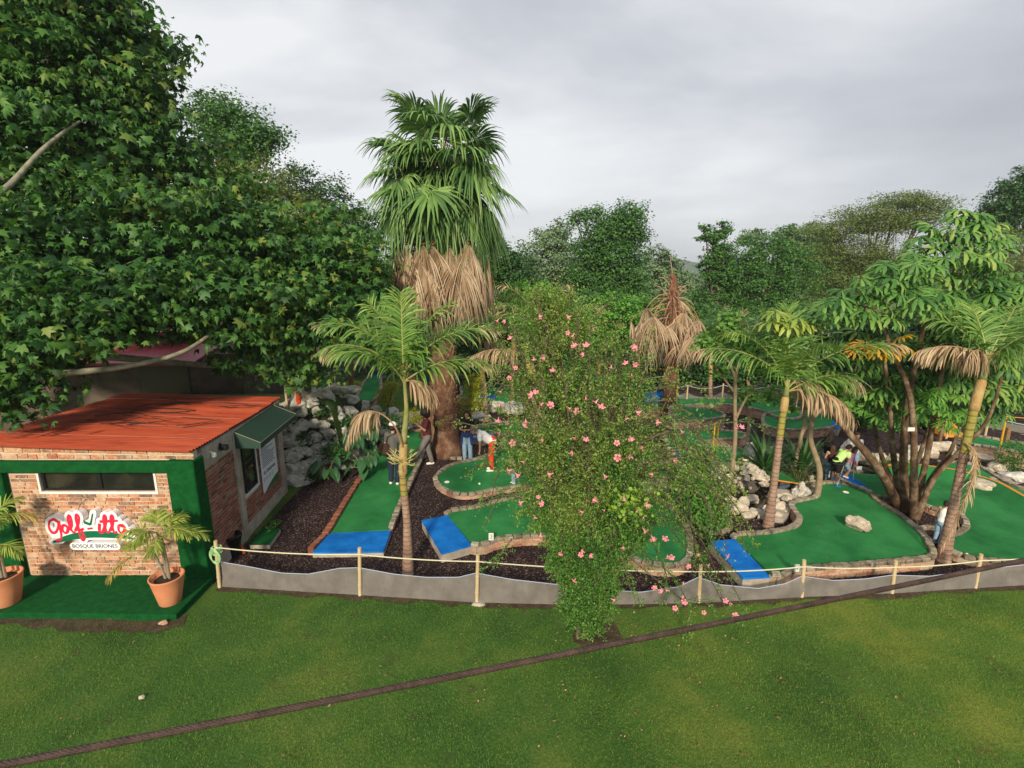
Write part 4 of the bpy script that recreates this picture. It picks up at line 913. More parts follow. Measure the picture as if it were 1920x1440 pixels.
# ================================================================== fences
BAMBOO = M('bamboo', (.46, .34, .18), .6, (.60, .50, .33), 6, .3, 30, stretch=(1, 1, .3)); ROPE = M('rope_cream', (.52, .50, .34), .8, (.62, .60, .44), 40)
def netmat(name='shade_net', col=(.21, .195, .18), al=.26):
    m, t = newmat(name); c = N(t, 'ShaderNodeTexCoord'); n = N(t, 'ShaderNodeTexNoise', i_Scale=5.0, i_Detail=6.0, i_Roughness=.7); t.links.new(c.outputs['Object'], n.inputs[0])
    r = ramp(t, [(.3, tuple(x*.8 for x in col)), (.7, tuple(x*1.15 for x in col))]); t.links.new(n.outputs[0], r.inputs[0])
    b = N(t, 'ShaderNodeBsdfPrincipled', i_Roughness=.75); t.links.new(r.outputs[0], b.inputs['Base Color']); tr = N(t, 'ShaderNodeBsdfTransparent'); mi = N(t, 'ShaderNodeMixShader', i_Fac=al)
    t.links.new(b.outputs[0], mi.inputs[1]); t.links.new(tr.outputs[0], mi.inputs[2]); o = N(t, 'ShaderNodeOutputMaterial'); t.links.new(mi.outputs[0], o.inputs[0]); MATS[name] = m; return m
NET = netmat(); NETD = netmat('grey_net', (.16, .17, .16), .4)
plab = ['leftmost bamboo fence post, wound with a coil of green rope, by the hut', 'bamboo fence post in front of the blue mat of the long green', 'bamboo fence post on a flat stone left of the flowering bush', 'bamboo fence post right of the flowering bush', 'bamboo fence post beside the number 4 sign', 'bamboo fence post in front of the low brick wall', 'bamboo fence post nearest the right edge']
posts = [(412,1102,404,1014),(675,1117,674,1027),(894,1131,896,1040),(1310,1130,1314,1059),(1503,1120,1508,1050),(1672,1113,1680,1051),(1828,1103,1840,1039)]
PT = []
for i, (bx, by, tx, ty) in enumerate(posts):
    b = G(bx, by); tp = A(tx, ty, b.y - .01); mb = MB(); k = 9
    pts = [b.lerp(tp, j/k) for j in range(k+1)]; pts[0] = b - Vector((0, 0, .05)); rad = [.036]*(k+1)
    P2, R2 = [], []
    for j, p in enumerate(pts):
        P2.append(p); R2.append(.033)
        if j in (2, 5, 8): P2 += [p + Vector((0, 0, .008)), p + Vector((0, 0, .016))]; R2 += [.040, .034]
    mb.tube(P2, R2, 12)
    o = mb.build('fence_post', BAMBOO, None, b, smooth=False); tag(o, plab[i], 'fence post', 'bamboo posts of the front fence'); PT.append((b, tp))
mb = MB(); q = PT[2][0]; V, F = rock_np((q.x+.03, q.y-.02, .0), .16, .12, .05, 7, 2); mb.add(V, F); tag(mb.build('rock', CONC, None, q), 'flat pale stone under the third bamboo post', 'rock')
b8 = G(2010, 1092); PT.append((b8, b8 + Vector((0, 0, .78))))
mb = MB(); P = []
for (b0, t0), (b1, t1) in zip(PT[:-1], PT[1:]):
    a = t0 - Vector((0, .03, .12)); c = t1 - Vector((0, .03, .12)); n = 14
    for j in range(n): s_ = j/n; p = a.lerp(c, s_); p.z -= .05*4*s_*(1-s_)*(1 if (c-a).length > 2.5 else .6); P.append(p)
mb.tube(P, .0115, 6); tag(mb.build('barrier_rope', ROPE, None, PT[3][1]), 'thin cream rope strung along the tops of the bamboo posts', 'rope')
mb = MB(); GR = M('green_rope', (.30, .52, .22), .7, (.38, .60, .30), 30)
c = PT[0][1] - Vector((0, 0, .16)); P = []; r_ = random.Random(1)
for i in range(130): a = i*.42; q = .055+.02*math.sin(i*.13); P.append(c + Vector((q*math.cos(a)*1.3, q*math.sin(a), .045*math.sin(i*.09)-.0006*i)))
mb.tube(P, .010, 6)
for s_ in range(3): mb.tube([c + Vector((.085*math.cos(a*.4)+.02*s_-.02, -.07-.01*s_, -.10+.13*math.sin(a*.4)-.02*s_)) for a in range(17)], .010, 6)
tag(mb.build('rope_coil', GR, None, c), 'coil of light green rope knotted round the leftmost fence post', 'rope')
NT = [(412,1052),(470,1062),(530,1074),(580,1076),(640,1065),(676,1064),(740,1076),(800,1082),(860,1082),(893,1074),(960,1086),(1040,1095),(1120,1104),(1200,1110),(1270,1100),(1306,1082),(1350,1096),(1420,1103),(1470,1094),(1500,1080),(1560,1088),(1620,1085),(1668,1078),(1740,1080),(1800,1072),(1830,1068),(1920,1058),(2010,1048)]
mb = MB(); V = []; E = []; 
nxs = np.array([p[0] for p in NT], float); nys = np.array([p[1] for p in NT], float); fx = np.array([v[0] for v in FL], float); fy_ = np.array([v[1] for v in FL], float)
cnt = 0
for x in np.arange(412, 2010, 6):
    b = G(x, float(np.interp(x, fx, fy_)) + 3, 0); zt_ = A(x, float(np.interp(x, nxs, nys)), b.y+.04).z
    wv = .03*math.sin(x*.05)+.02*math.sin(x*.17)+.012*math.sin(x*.45)
    for j in range(4): s_ = j/3; V.append((b.x, b.y + .035 + wv*math.sin(s_*3.1), zt_*s_))
    E.append((b.x, b.y+.033, zt_)); cnt += 1
net = thing('shade_net', FW[3], 'low grey shade netting sagging along the foot of the front fence', 'netting')
mb.add(V, [(i*4+j, (i+1)*4+j, (i+1)*4+j+1, i*4+j+1) for i in range(cnt-1) for j in range(3)]); mb.build('mesh_cloth', NET, net, smooth=True)
mb = MB(); mb.tube(E, .006, 5); mb.build('hem_cord', M('blue_cord', (.38, .45, .60), .7), net)
# fences further back
def back_fence(pts, z, h, label, netc=True, netlabel=None, grp='posts of the back fences', plabs=None):
    W = [(GB(x, y) if z == BZ else G(x, y, z)) for x, y in pts]; P = []
    for i, p in enumerate(W):
        mb = MB(); mb.tube([p - Vector((0, 0, .1)), p + Vector((0, 0, h))], .035, 8); tag(mb.build('fence_post', BAMBOO, None, p), plabs[i], 'fence post', grp)
        if i: 
            a = W[i-1]; P += [a.lerp(p, j/8) + Vector((0, -.04, h-.06-.16*4*(j/8)*(1-j/8))) for j in range(8)]
    P.append(W[-1] + Vector((0, -.04, h-.06))); mb = MB(); mb.tube(P, .014, 5); tag(mb.build('barrier_rope', M('pale_rope', (.36, .46, .46), .8), None, W[0]), label, 'rope')
    if netc:
        mb = MB(); V = []
        for i in range(len(P)): zz = P[i].z - h + .1; V += [(P[i].x, P[i].y+.06, zz - .1), (P[i].x, P[i].y+.06, zz + .55*h - .1*abs(math.sin(i*.39)))]
        mb.add(V, [(i*2, i*2+2, i*2+3, i*2+1) for i in range(len(P)-1)]); tag(mb.build('shade_net', NETD, None, W[0]), netlabel, 'netting')
back_fence([(538,760),(555,752),(596,736),(628,722),(686,698),(712,700)], BZ, .75, 'pale blue rope climbing the grass bank above the rock wall', True, 'grey netting on the grass bank left of the turf lane', plabs=['post at the left end of the bank fence','first short post above the rock wall','second post above the rock wall top','third post on the bank by the netting','post near the blue mat on the bank','last post on the bank behind the palm fronds'])
back_fence([(1190,757),(1287,758),(1353,757),(1437,760),(1530,765)], .1, .95, 'rope of the far fence before the dark hedge', True, 'grey netting along the far fence before the hedge', plabs=['far post hidden left of the dead palm','far post just right of the dead palm','far post between dead palm and round-leaf tree','far post behind the second feather palm','far post behind the big umbrella tree'])
back_fence([(1775,818),(1845,828),(1990,850)], .3, 1.0, 'thin rope at the far right beside the gravel path', False, plabs=['orange lit post left of the far right path','pale stump-like post at the far right','post outside the right edge of the far path'])
# wooden rails at the right
wr = thing('wooden_rail', G(1850, 868), 'brown double wooden rail above dark rocks at the far right', 'rail')
for (x0_, y0_, x1_, y1_) in ((1770,838,1890,858),(1760,852,1890,872)):
    a, b = A(x0_, y0_, 17.5), A(x1_, y1_, 16.0); mb = MB(); d = (b-a); ax = d/2; az = Vector((0, 0, .09)); ay = Vector((0, .03, 0)); mb.obox((a+b)/2, ax, ay, az, 0, .004, .008); mb.build('rail', M('old_wood', (.17, .085, .045), .85, (.26, .15, .08), 5, .6, 30, stretch=(.3, 1, 1)), wr)
for x in (1765, 1885):
    b = Vector((A(x, 860, 17.4 if x < 1800 else 16.1).x, 17.6 if x < 1800 else 16.2, 0)); mb = MB(); mb.box((b.x-.06, b.y-.05, 0), (b.x+.06, b.y+.06, 1.0), bev=.01); mb.build('post', MATS['old_wood'], wr)
# yellow metal frames
YEL = M('yellow_paint', (.60, .34, .02), .5)
def frame(px0, px1, pyb, z, h, label, r_=.022, slope=0):
    a, b = G(px0, pyb, z), G(px1, pyb+slope, z); t = thing('metal_frame', a, label, 'frame', 'yellow painted metal frames'); mb = MB()
    mb.tube([a - Vector((0, 0, .1)), a + Vector((0, 0, h)), b + Vector((0, 0, h)), b - Vector((0, 0, .1))], r_, 6); mb.build('tube', YEL, t)
frame(1217, 1268, 752, .2, 1.5, 'tall thin yellow frame around the dead palm')
frame(1873, 1935, 848, .3, 1.2, 'yellow frame by the turf strip at the right edge', .03, 6)
frame(1334, 1341, 872, .2, 1.35, 'narrow yellow frame beside the leafy shrub')
frame(1170, 1262, 900, .2, .5, 'low yellow rail crossing the turf behind the bush')
# orange blocks seen far off
for i, (x, y, wp_, hp_, lb) in enumerate([(1233,754,34,14,'orange painted ramp before the far blue platform'),(1795,808,40,16,'orange painted block by the far right path')]):
    p = G(x, y, .3); s_ = (H-.3)/-ray(x, y).z/FPX; mb = MB(); w2 = wp_*s_/2; mb.add([(p.x-w2, p.y, .05), (p.x+w2, p.y, .05), (p.x+w2*.7, p.y+.7, .55), (p.x-w2*.7, p.y+.7, .55), (p.x-w2, p.y+.8, .05), (p.x+w2, p.y+.8, .05)], [(0,1,2,3), (3,2,5,4), (0,3,4), (1,5,2)]); tag(mb.build('painted_ramp', ORANGE, None, p), lb, 'ramp')
p = G(1228, 748, .5); mb = MB(); mb.box((p.x-.5, p.y, .0), (p.x+.6, p.y+.9, .62)); tag(mb.build('blue_platform', [BLUE], None, p), 'raised blue tee platform left of the dead palm', 'platform')
# number signs
def nsign(px, py, z, wd, hh, num, label, post=.0):
    p = G(px, py, z); t = thing('number_sign', p, label, 'sign'); mb = MB(); mb.box((p.x-wd/2, p.y-.01, z), (p.x+wd/2, p.y+.01, z+hh), bev=.004); mb.build('plate', WHITEP, t)
    if post: mb = MB(); mb.box((p.x-wd/2-.03, p.y-.02, z-post), (p.x-wd/2, p.y+.02, z+hh+.05)); mb.build('post', ORANGE, t)
    if num: text(num, hh*.85, M('number_green', (.05, .33, .07), .6), Matrix.Translation((p.x, p.y-.013, z+hh/2)) @ FRONT, t, 'numeral')
nsign(921, 1013, .30, .11, .17, '3', 'small white sign with green number 3 on the low wall left of the bush')
nsign(1493, 1072, .30, .10, .16, '4', 'small white sign with green number 4 beside the fence')
nsign(1610, 884, .16, .16, .16, '', 'small pale sign at the edge of the far turf right of the players')
nsign(1396, 876, .3, .13, .25, '', 'white plate on an orange stick near the turf bridge', .3)
# cups, balls, litter
def ball(px, py, z, mat, label, r_=.021):
    p = G(px, py, z); mb = MB(); mb.sphere(p + Vector((0, 0, r_+.003)), r_, 12); tag(mb.build('golf_ball', mat, None, p, smooth=True), label, 'golf ball', 'golf balls')
ball(886, 872, .13, BLUE, 'blue golf ball near the red trousers on the kidney-shaped green', .03)
ball(899, 909, .13, CUPM, 'white golf ball on the front of the kidney-shaped green', .03)
ball(1812, 1042, .16, CUPM, 'white golf ball on the green at the lower right by the palm foot', .03)
PETAL = M('pink_petal', (.62, .22, .24), .6)
mb = MB(); r_ = random.Random(9)
for i in range(70):
    x, y = r_.uniform(860, 1420), r_.uniform(1160, 1400)
    if r_.random() < .5: x = r_.gauss(1230, 110); y = r_.gauss(1200, 30)
    p = G(x, y, .045); a = r_.uniform(0, 6.28); s_ = r_.uniform(.008, .018); u_ = Vector((math.cos(a), math.sin(a), r_.uniform(-.2, .5)))*s_; v_ = Vector((-math.sin(a), math.cos(a), r_.uniform(-.2, .4)))*s_
    mb.add([p-u_, p-v_*.7, p+u_, p+v_*.7], [(0, 1, 2, 3)])
tag(mb.build('fallen_petals', PETAL, None, G(1200, 1200)), 'pink petals fallen on the lawn around the flowering bush', 'petals', kind='stuff')
mb = MB()
for i in range(160):
    x, y = r_.uniform(20, 1900), r_.uniform(1130, 1438); p = G(x, y, .04); a = r_.uniform(0, 6.28); s_ = r_.uniform(.012, .03); u_ = Vector((math.cos(a), math.sin(a), r_.uniform(-.1, .5)))*s_; v_ = Vector((-math.sin(a), math.cos(a), .1))*s_*.5
    mb.add([p-u_, p-v_, p+u_, p+v_], [(0, 1, 2, 3)])
tag(mb.build('fallen_leaves', M('dry_leaf', (.17, .09, .04), .9, (.30, .20, .10), 3), None, G(900, 1250)), 'small dry brown leaves scattered over the lawn', 'leaves', kind='stuff')
mb = MB()
for i in range(420):
    x, y = r_.uniform(520, 1900), r_.uniform(800, 1090); p = G(x, y, r_.choice([.03, .15, .255]) if x < 1370 else .255); a = r_.uniform(0, 6.28); s_ = r_.uniform(.010, .026); u_ = Vector((math.cos(a), math.sin(a), r_.uniform(-.1, .2)))*s_; v_ = Vector((-math.sin(a), math.cos(a), .1))*s_*.5
    mb.add([p-u_, p-v_, p+u_, p+v_], [(0, 1, 2, 3)])
tag(mb.build('leaf_litter', MATS['dry_leaf'], None, G(1200, 950)), 'tiny dry leaves littering the greens and the gravel', 'leaves', kind='stuff')
rock(265, 1312, 12, 9, 'small pale pebble alone on the lawn at lower left', z=0, seed=4, sub=2)
rock(305, 1172, 16, 9, 'terracotta-coloured stone by the porch corner', WALLB, seed=3, sub=2)
# ================================================================== steel cable crossing in front
a, b = G(0, 1428, 0), G(1920, 1046, 0)
P0 = Vector((0, 0, H)) + ray(0, 1428)*1.42; P1 = Vector((0, 0, H)) + ray(1920, 1046)*2.45
d = (P1-P0); A0, A1 = P0 - d*.35, P1 + d*.4; ax = (A1-A0).normalized(); e1 = ax.cross(Vector((0, 0, 1))).normalized(); e2 = ax.cross(e1)
cable = thing('steel_cable', A0, 'thick rusty twisted steel cable crossing the view above the lawn', 'cable'); n = 420; L_ = (A1-A0).length
for s_ in range(6):
    mb = MB(); P = []
    for i in range(n+1):
        q = i/n; th = 2*math.pi*(q*L_/.095) + s_*math.pi/3; c = A0.lerp(A1, q) - Vector((0, 0, .02*math.sin(math.pi*q)))
        P.append(c + e1*.0068*math.cos(th) + e2*.0068*math.sin(th))
    mb.tube(P, .0050, 7); mb.build('strand', M('rusty_steel', (.035, .020, .016), .55, (.085, .050, .040), 18, .5, 90, spec=.5, metal=.3), cable, smooth=True)
# ================================================================== PALMS
UP = Vector((0, 0, 1))
def fan_frond(o, az, el, pet, Rb, sag, seed, spread=115, nseg=30, tipdroop=1.0, closed=0.0, bd=0.0):
    """costapalmate leaf: petiole + pleated fan with free drooping tips. returns MB (0 blade, 1 petiole)"""
    r = random.Random(seed); mb = MB(); d = Vector((math.cos(az)*math.cos(el), math.sin(az)*math.cos(el), math.sin(el)))
    pts = [Vector(o)]; p = Vector(o); dd = d.copy(); st = pet/5
    for i in range(5): dd = (dd - UP*sag*.12).normalized(); p = p + dd*st; pts.append(p.copy())
    mb.tube(pts, [.028, .024, .02, .018, .016, .014], 5, 1)
    s = Vector((math.sin(az), -math.cos(az), 0)); dd = Matrix.Rotation(-bd, 3, s) @ dd; n = s.cross(dd).normalized()
    hub = p
    for i in range(nseg):
        a = R(spread)*(2*i/(nseg-1)-1)*(1-closed*.55) + r.uniform(-.02, .02); L_ = Rb*(.78+.22*math.cos(a*.8))*r.uniform(.84, 1.12); u = dd*math.cos(a) + s*math.sin(a); side = (s*math.cos(a) - dd*math.sin(a)); P = []
        wmax = Rb*.60*R(spread)*2/nseg*(1-closed*.5)
        cup = n*(.12+.5*closed)*abs(math.sin(a))
        for (q, w_) in ((.04, .08), (.28, .55), (.52, 1.0), (.72, .55), (.88, .32), (1.0, .05)):
            c = hub + (u+cup*.6)*(q*L_) ; free = max(0, q-.45)
            c = c - UP*(tipdroop*L_*(free**1.7)*1.75 + sag*.12*L_*q*q) - u*(tipdroop*L_*free**2*.55*max(0, 1-abs(u.z)))
            c += side*(math.sin(i*2.7+q*3)*.014*(1+free*4))
            P += [c - side*wmax*w_*.5 - n*.012*w_, c + n*.016*w_, c + side*wmax*w_*.5 - n*.012*w_]
        mb.add(P, [(k*3+j, k*3+j+1, k*3+j+4, k*3+j+3) for k in range(5) for j in (0, 1)], 0)
    return mb
def feather_frond(o, az, el, L_, bend, ll, n, droop, seed, mat_from=2.0, wd=.032, m0=0, m1=2, twist=0, vee=.35, start=.14, rr0=.018, side_only=0, path=None):
    """pinnate leaf; slots: 0 leaflet 1 rachis 2 dry leaflet"""
    r = random.Random(seed); mb = MB(); pts = [Vector(o)]; p = Vector(o); e = el; K = 16; T = []
    for i in range(K):
        q = (i+1)/K; e = el - bend*q**1.25; a = az + twist*q; t = Vector((math.cos(a)*math.cos(e), math.sin(a)*math.cos(e), math.sin(e))); T.append(t); p = p + t*(L_/K); pts.append(p.copy())
    if path:
        Pq = [Vector(v) for v in cat_rom([tuple(v) for v in path], 12)]; pts = [Pq[int(i*(len(Pq)-1)/K)] for i in range(K+1)]; T = [(pts[i+1]-pts[i]).normalized() for i in range(K)]
    mb.tube(pts, [rr0*(1-.85*i/K)+.002 for i in range(K+1)], 5, 1)
    for i in range(n):
        q = start + (1-start)*i/n; x = q*K; k = min(K-1, int(x)); c = pts[k].lerp(pts[k+1], x-k); t = T[k]; s = t.cross(UP)
        s = s.normalized() if s.length > .1 else Vector((math.sin(az), -math.cos(az), 0)); nn = s.cross(t).normalized()
        prof = math.sin(math.pi*(.12+.83*q))**.6; dry = q > mat_from + r.uniform(-.12, .12)
        for sg in (-1, 1):
            if side_only and sg != side_only and r.random() < .5: continue
            l = ll*prof*r.uniform(.82, 1.12); d = (s*sg*(.95-.5*q) + t*(.45+.5*q) + nn*vee*r.uniform(.5, 1.3)).normalized(); w_ = wd*r.uniform(.8, 1.2)*(.55+.45*prof); wv = t*(w_/2)
            P = []; c2 = c.copy(); dd = d.copy(); dr = droop*r.uniform(.35, 1.7)*(1.4 if dry else 1); d = (d + Vector((r.gauss(0, 1), r.gauss(0, 1), r.gauss(0, .7)))*(.22 if dry else .07)).normalized(); dd = d.copy()
            for (stp, ws) in ((0, .5), (.3, 1), (.3, .9), (.25, .6), (.15, .08)):
                c2 = c2 + dd*(l*stp); P += [c2 - wv*ws, c2 + wv*ws]; dd = (dd - UP*dr*.55).normalized()
            mb.add(P, [(j*2, j*2+1, j*2+3, j*2+2) for j in range(4)], m1 if dry else m0)
    return mb
FANG = leafmat('fan_green', [(.024, .060, .020), (.055, .115, .032), (.095, .170, .046), (.16, .23, .07)], .45, .18, .35, big=.7)
FAND = leafmat('fan_dry', [(.16, .10, .055), (.34, .235, .14), (.50, .38, .255), (.64, .54, .41)], .8, .15, .2, big=1.6)
PETM = M('petiole', (.20, .16, .05), .6, (.32, .14, .06), 3)
FEG = leafmat('feather_green', [(.035, .085, .018), (.065, .135, .028), (.11, .19, .035), (.18, .24, .06)], .45, .25, .35, big=.9)
FEGD = leafmat('feather_dark', [(.015, .05, .016), (.035, .09, .024), (.06, .12, .03)], .5, .2, .3)
FED = leafmat('feather_dry', [(.22, .15, .08), (.36, .255, .15), (.50, .38, .25), (.60, .49, .34)], .8, .15, .2)
RACH = M('rachis', (.20, .25, .06), .5, (.32, .30, .10), 4); RACHD = M('rachis_dry', (.28, .16, .08), .7, (.38, .24, .13), 5)
# trunk of the fan palm: rough with old leaf bases above, bare cinnamon bark below
def palm_bark(name, a, b, c, sc=9, rings=0):
    if name in MATS: return MATS[name]
    m, t = newmat(name); co = N(t, 'ShaderNodeTexCoord'); mp = N(t, 'ShaderNodeMapping'); mp.inputs['Scale'].default_value = (1, 1, .8); t.links.new(co.outputs['Object'], mp.inputs[0])
    v = N(t, 'ShaderNodeTexNoise', i_Scale=sc*.5, i_Detail=9.0, i_Roughness=.7); t.links.new(mp.outputs[0], v.inputs[0]); r = ramp(t, [(.3, a), (.5, b), (.68, c)]); t.links.new(v.outputs[0], r.inputs[0])
    bs = N(t, 'ShaderNodeBsdfPrincipled', i_Roughness=.88); bs.inputs['Specular IOR Level'].default_value = .15; t.links.new(r.outputs[0], bs.inputs['Base Color'])
    if rings:
        wv = N(t, 'ShaderNodeTexWave', wave_type='BANDS', bands_direction='Z', i_Scale=rings, i_Distortion=1.6, i_Detail=2.0); t.links.new(co.outputs['Object'], wv.inputs[0]); r2 = ramp(t, [(.0, (.42, .38, .36)), (.16, (1, 1, 1))]); t.links.new(wv.outputs[0], r2.inputs[0]); mu = N(t, 'ShaderNodeMixRGB', blend_type='MULTIPLY', i_Fac=.85); t.links.new(r.outputs[0], mu.inputs[1]); t.links.new(r2.outputs[0], mu.inputs[2]); t.links.new(mu.outputs[0], bs.inputs['Base Color'])
    n = N(t, 'ShaderNodeTexNoise', i_Scale=sc*4, i_Detail=8.0, i_Roughness=.7); t.links.new(mp.outputs[0], n.inputs[0]); bp = N(t, 'ShaderNodeBump', i_Strength=.9, i_Distance=.03); t.links.new(n.outputs[0], bp.inputs['Height']); t.links.new(bp.outputs[0], bs.inputs['Normal'])
    o = N(t, 'ShaderNodeOutputMaterial'); t.links.new(bs.outputs[0], o.inputs[0]); MATS[name] = m; return m
def boots(mb, P0, P1, r0, r1, rows, per, seed, m=0):
    """stubs of old leaf bases wrapped round a trunk"""
    g = random.Random(seed)
    for j in range(rows):
        q = j/(rows-1); c = P0.lerp(P1, q); rr = r0 + (r1-r0)*q
        for i in range(per):
            a = 2*math.pi*(i + .5*(j % 2))/per + g.uniform(-.1, .1); u_ = Vector((math.cos(a), math.sin(a), 0)); t_ = Vector((-math.sin(a), math.cos(a), 0)); w_ = rr*2*math.pi/per*.55*g.uniform(.8, 1.15); h = (P1-P0).length/rows*g.uniform(1.0, 1.5)
            b = c + u_*rr*.93; mb.add([b - t_*w_, b + t_*w_, b + t_*w_*.55 + u_*.05 + UP*h*.8, b + u_*.075*g.uniform(.7, 1.3) + UP*h, b - t_*w_*.55 + u_*.05 + UP*h*.8, b + UP*h*.5 + u_*.055, b + UP*h*.9 - u_*.05],
                [(0, 1, 5), (1, 2, 5), (2, 3, 5), (3, 4, 5), (4, 0, 5), (2, 6, 3), (3, 6, 4)], m)
FB = palm_bark('fan_bark', (.06, .028, .016), (.15, .065, .035), (.26, .15, .09)); FBL = palm_bark('fan_bark_bare', (.05, .032, .022), (.15, .075, .045), (.30, .20, .14), 6)
BOOT = islandmat('leaf_base', [(.10, .045, .028), (.19, .10, .06), (.27, .16, .10), (.13, .06, .035)], .9, .8, 20)
b = Vector((A(838, 850, 16.4).x, 16.4, 0)); topT = A(842, 300, 16.7)
fp = thing('fan_palm', b, 'tall fan palm with a full green crown above a thick skirt of straw-coloured dead leaves', 'palm tree', 'fan palms')
z600 = A(838, 690, 16.4).z; zb = A(838, 800, 16.4).z
mb = MB(); mb.tube([b - Vector((0, 0, .1)), b + Vector((0, 0, .35)), b + Vector((0, 0, .8)), Vector((b.x, b.y, zb)), Vector((b.x-.02, b.y, z600-.6)), Vector((b.x-.02, b.y, z600)), Vector((b.x, b.y, 5.2)), topT], [.60, .48, .40, .37, .38, .38, .34, .28], 24)
tk = mb.build('trunk', FBL, fp, smooth=True)
mb = MB(); boots(mb, Vector((b.x, b.y, zb-.1)), Vector((b.x, b.y, 5.2)), .38, .35, 24, 15, 3); mb.build('leaf_bases', BOOT, tk)
r_ = random.Random(21)
zt0, zt1 = A(842, 408, 16.6).z, A(842, 303, 16.6).z
for i in range(88):
    q = i/87; z = zt0 + .1 + (zt1-zt0)*q**.85; az = i*2.39996 + r_.uniform(-.3, .3); el = R(-14 + 62*q**1.2 + r_.uniform(-18, 18) + (r_.uniform(10, 38) if q > .84 else 0)); o = Vector((b.x + .16*math.cos(az), 16.6 + .16*math.sin(az), z))
    m = fan_frond(o, az, el, (1.30 + .12*q)*r_.uniform(.4, 1.12), r_.uniform(1.1, 1.38), .5*(1-q*.7), 500+i, spread=r_.uniform(95, 125), nseg=28, tipdroop=r_.uniform(.45, 1.15)*(1-.35*q), closed=.1+(.35 if q > .93 else 0), bd=R(40 - 34*q + r_.uniform(-22, 22)))
    m.build('frond', [FANG, PETM], fp)
for i in range(26):
    q = .3 + .5*i/25; z = zt0 + .1 + (zt1-zt0)*q; az = i*2.39996*1.7; o = Vector((b.x + .1*math.cos(az), 16.6 + .1*math.sin(az), z))
    if i >= 2: fan_frond(o, az, R(r_.uniform(20, 70)), r_.uniform(.3, .75), r_.uniform(1.0, 1.25), .5, 620+i, spread=110, nseg=26, tipdroop=.7, closed=.1, bd=R(r_.uniform(0, 50))).build('frond' if i % 2 else 'inner_frond', [FANG, PETM], fp)
zs0, zs1 = A(842, 535, 16.4).z, A(842, 470, 16.4).z
for i in range(74):
    q = i/73; z = zs0 + (zs1-zs0)*q + .05; az = i*2.39996 + r_.uniform(-.3, .3); o = Vector((b.x + .28*math.cos(az), 16.5 + .28*math.sin(az), z + .35))
    m = fan_frond(o, az, R(28 - 20*q + r_.uniform(-8, 8)), r_.uniform(1.0, 1.22), r_.uniform(1.15, 1.45), .9, 700+i, spread=r_.uniform(38, 52), nseg=24, tipdroop=r_.uniform(.3, .7), closed=.3, bd=R(r_.uniform(82, 94)))
    m.build('dead_frond', [FAND, RACHD], fp)
# second, hidden fan palm trunk leaning just behind
b2 = Vector((A(815, 830, 18).x - .1, 18, 0)); f2 = thing('fan_palm', b2, 'leaning second palm trunk just left behind the fan palm, its head hidden', 'palm tree', 'fan palms')
t2 = A(818, 585, 18)
mb = MB(); mb.tube(bez(b2, b2.lerp(t2, .5) + Vector((.35, 0, 0)), t2, 8), [.5, .4, .33, .30, .29, .28, .27, .26, .25], 18); tk = mb.build('trunk', FBL, f2, smooth=True)
P = bez(b2, b2.lerp(t2, .5) + Vector((.35, 0, 0)), t2, 8); mb = MB()
for i in range(3, 8): boots(mb, P[i], P[i+1], .29, .28, 5, 11, i)
mb.build('leaf_bases', BOOT, tk)
# dead-topped fan palm
b3 = Vector((A(1253, 772, 21).x, 21, 0)); t3 = A(1262, 545, 21)
f3 = thing('dead_fan_palm', b3, 'fan palm with only brown hanging dead leaves and a bare spiky top', 'palm tree', 'fan palms')
mb = MB(); mb.tube([b3, Vector((b3.x, b3.y, 1.4)), Vector((b3.x+.03, b3.y, 3)), t3, t3 + Vector((0, 0, .5)), A(1258, 510, 21)], [.34, .24, .24, .20, .12, .03], 16); tk = mb.build('trunk', FB, f3, smooth=True)
mb = MB(); boots(mb, Vector((b3.x, b3.y, 1.2)), t3 - Vector((0, 0, .2)), .25, .2, 20, 11, 5); mb.build('leaf_bases', BOOT, tk)
for i in range(26):
    az = i*2.39996; q = i/25; o = Vector((t3.x + .08*math.cos(az), t3.y + .08*math.sin(az), t3.z - 1.25 + 1.1*q)); m = fan_frond(o, az, R(r_.uniform(5, 40)), r_.uniform(1.0, 1.9), r_.uniform(.8, 1.1), 2.6, 900+i, spread=72, nseg=18, tipdroop=.35, closed=.3, bd=R(r_.uniform(45, 75))); m.build('dead_frond', [FAND, RACHD], f3)
mb = MB()
for i in range(18):
    az = i*2.4; o = t3 + Vector((0, 0, r_.uniform(-.7, .1))); e = o + Vector((math.cos(az)*r_.uniform(.4, 1.1), math.sin(az)*.6, r_.uniform(-.8, .75))); mb.tube(bez(o, o.lerp(e, .5) + Vector((0, 0, .35)), e, 4), [.035, .03, .024, .018, .008], 5)
mb.tube([t3, A(1262, 520, 21), A(1256, 478, 21)], [.05, .03, .008], 5); mb.build('broken_stalks', M('pale_stalk', (.42, .32, .22), .8, (.25, .14, .08), 3), f3)
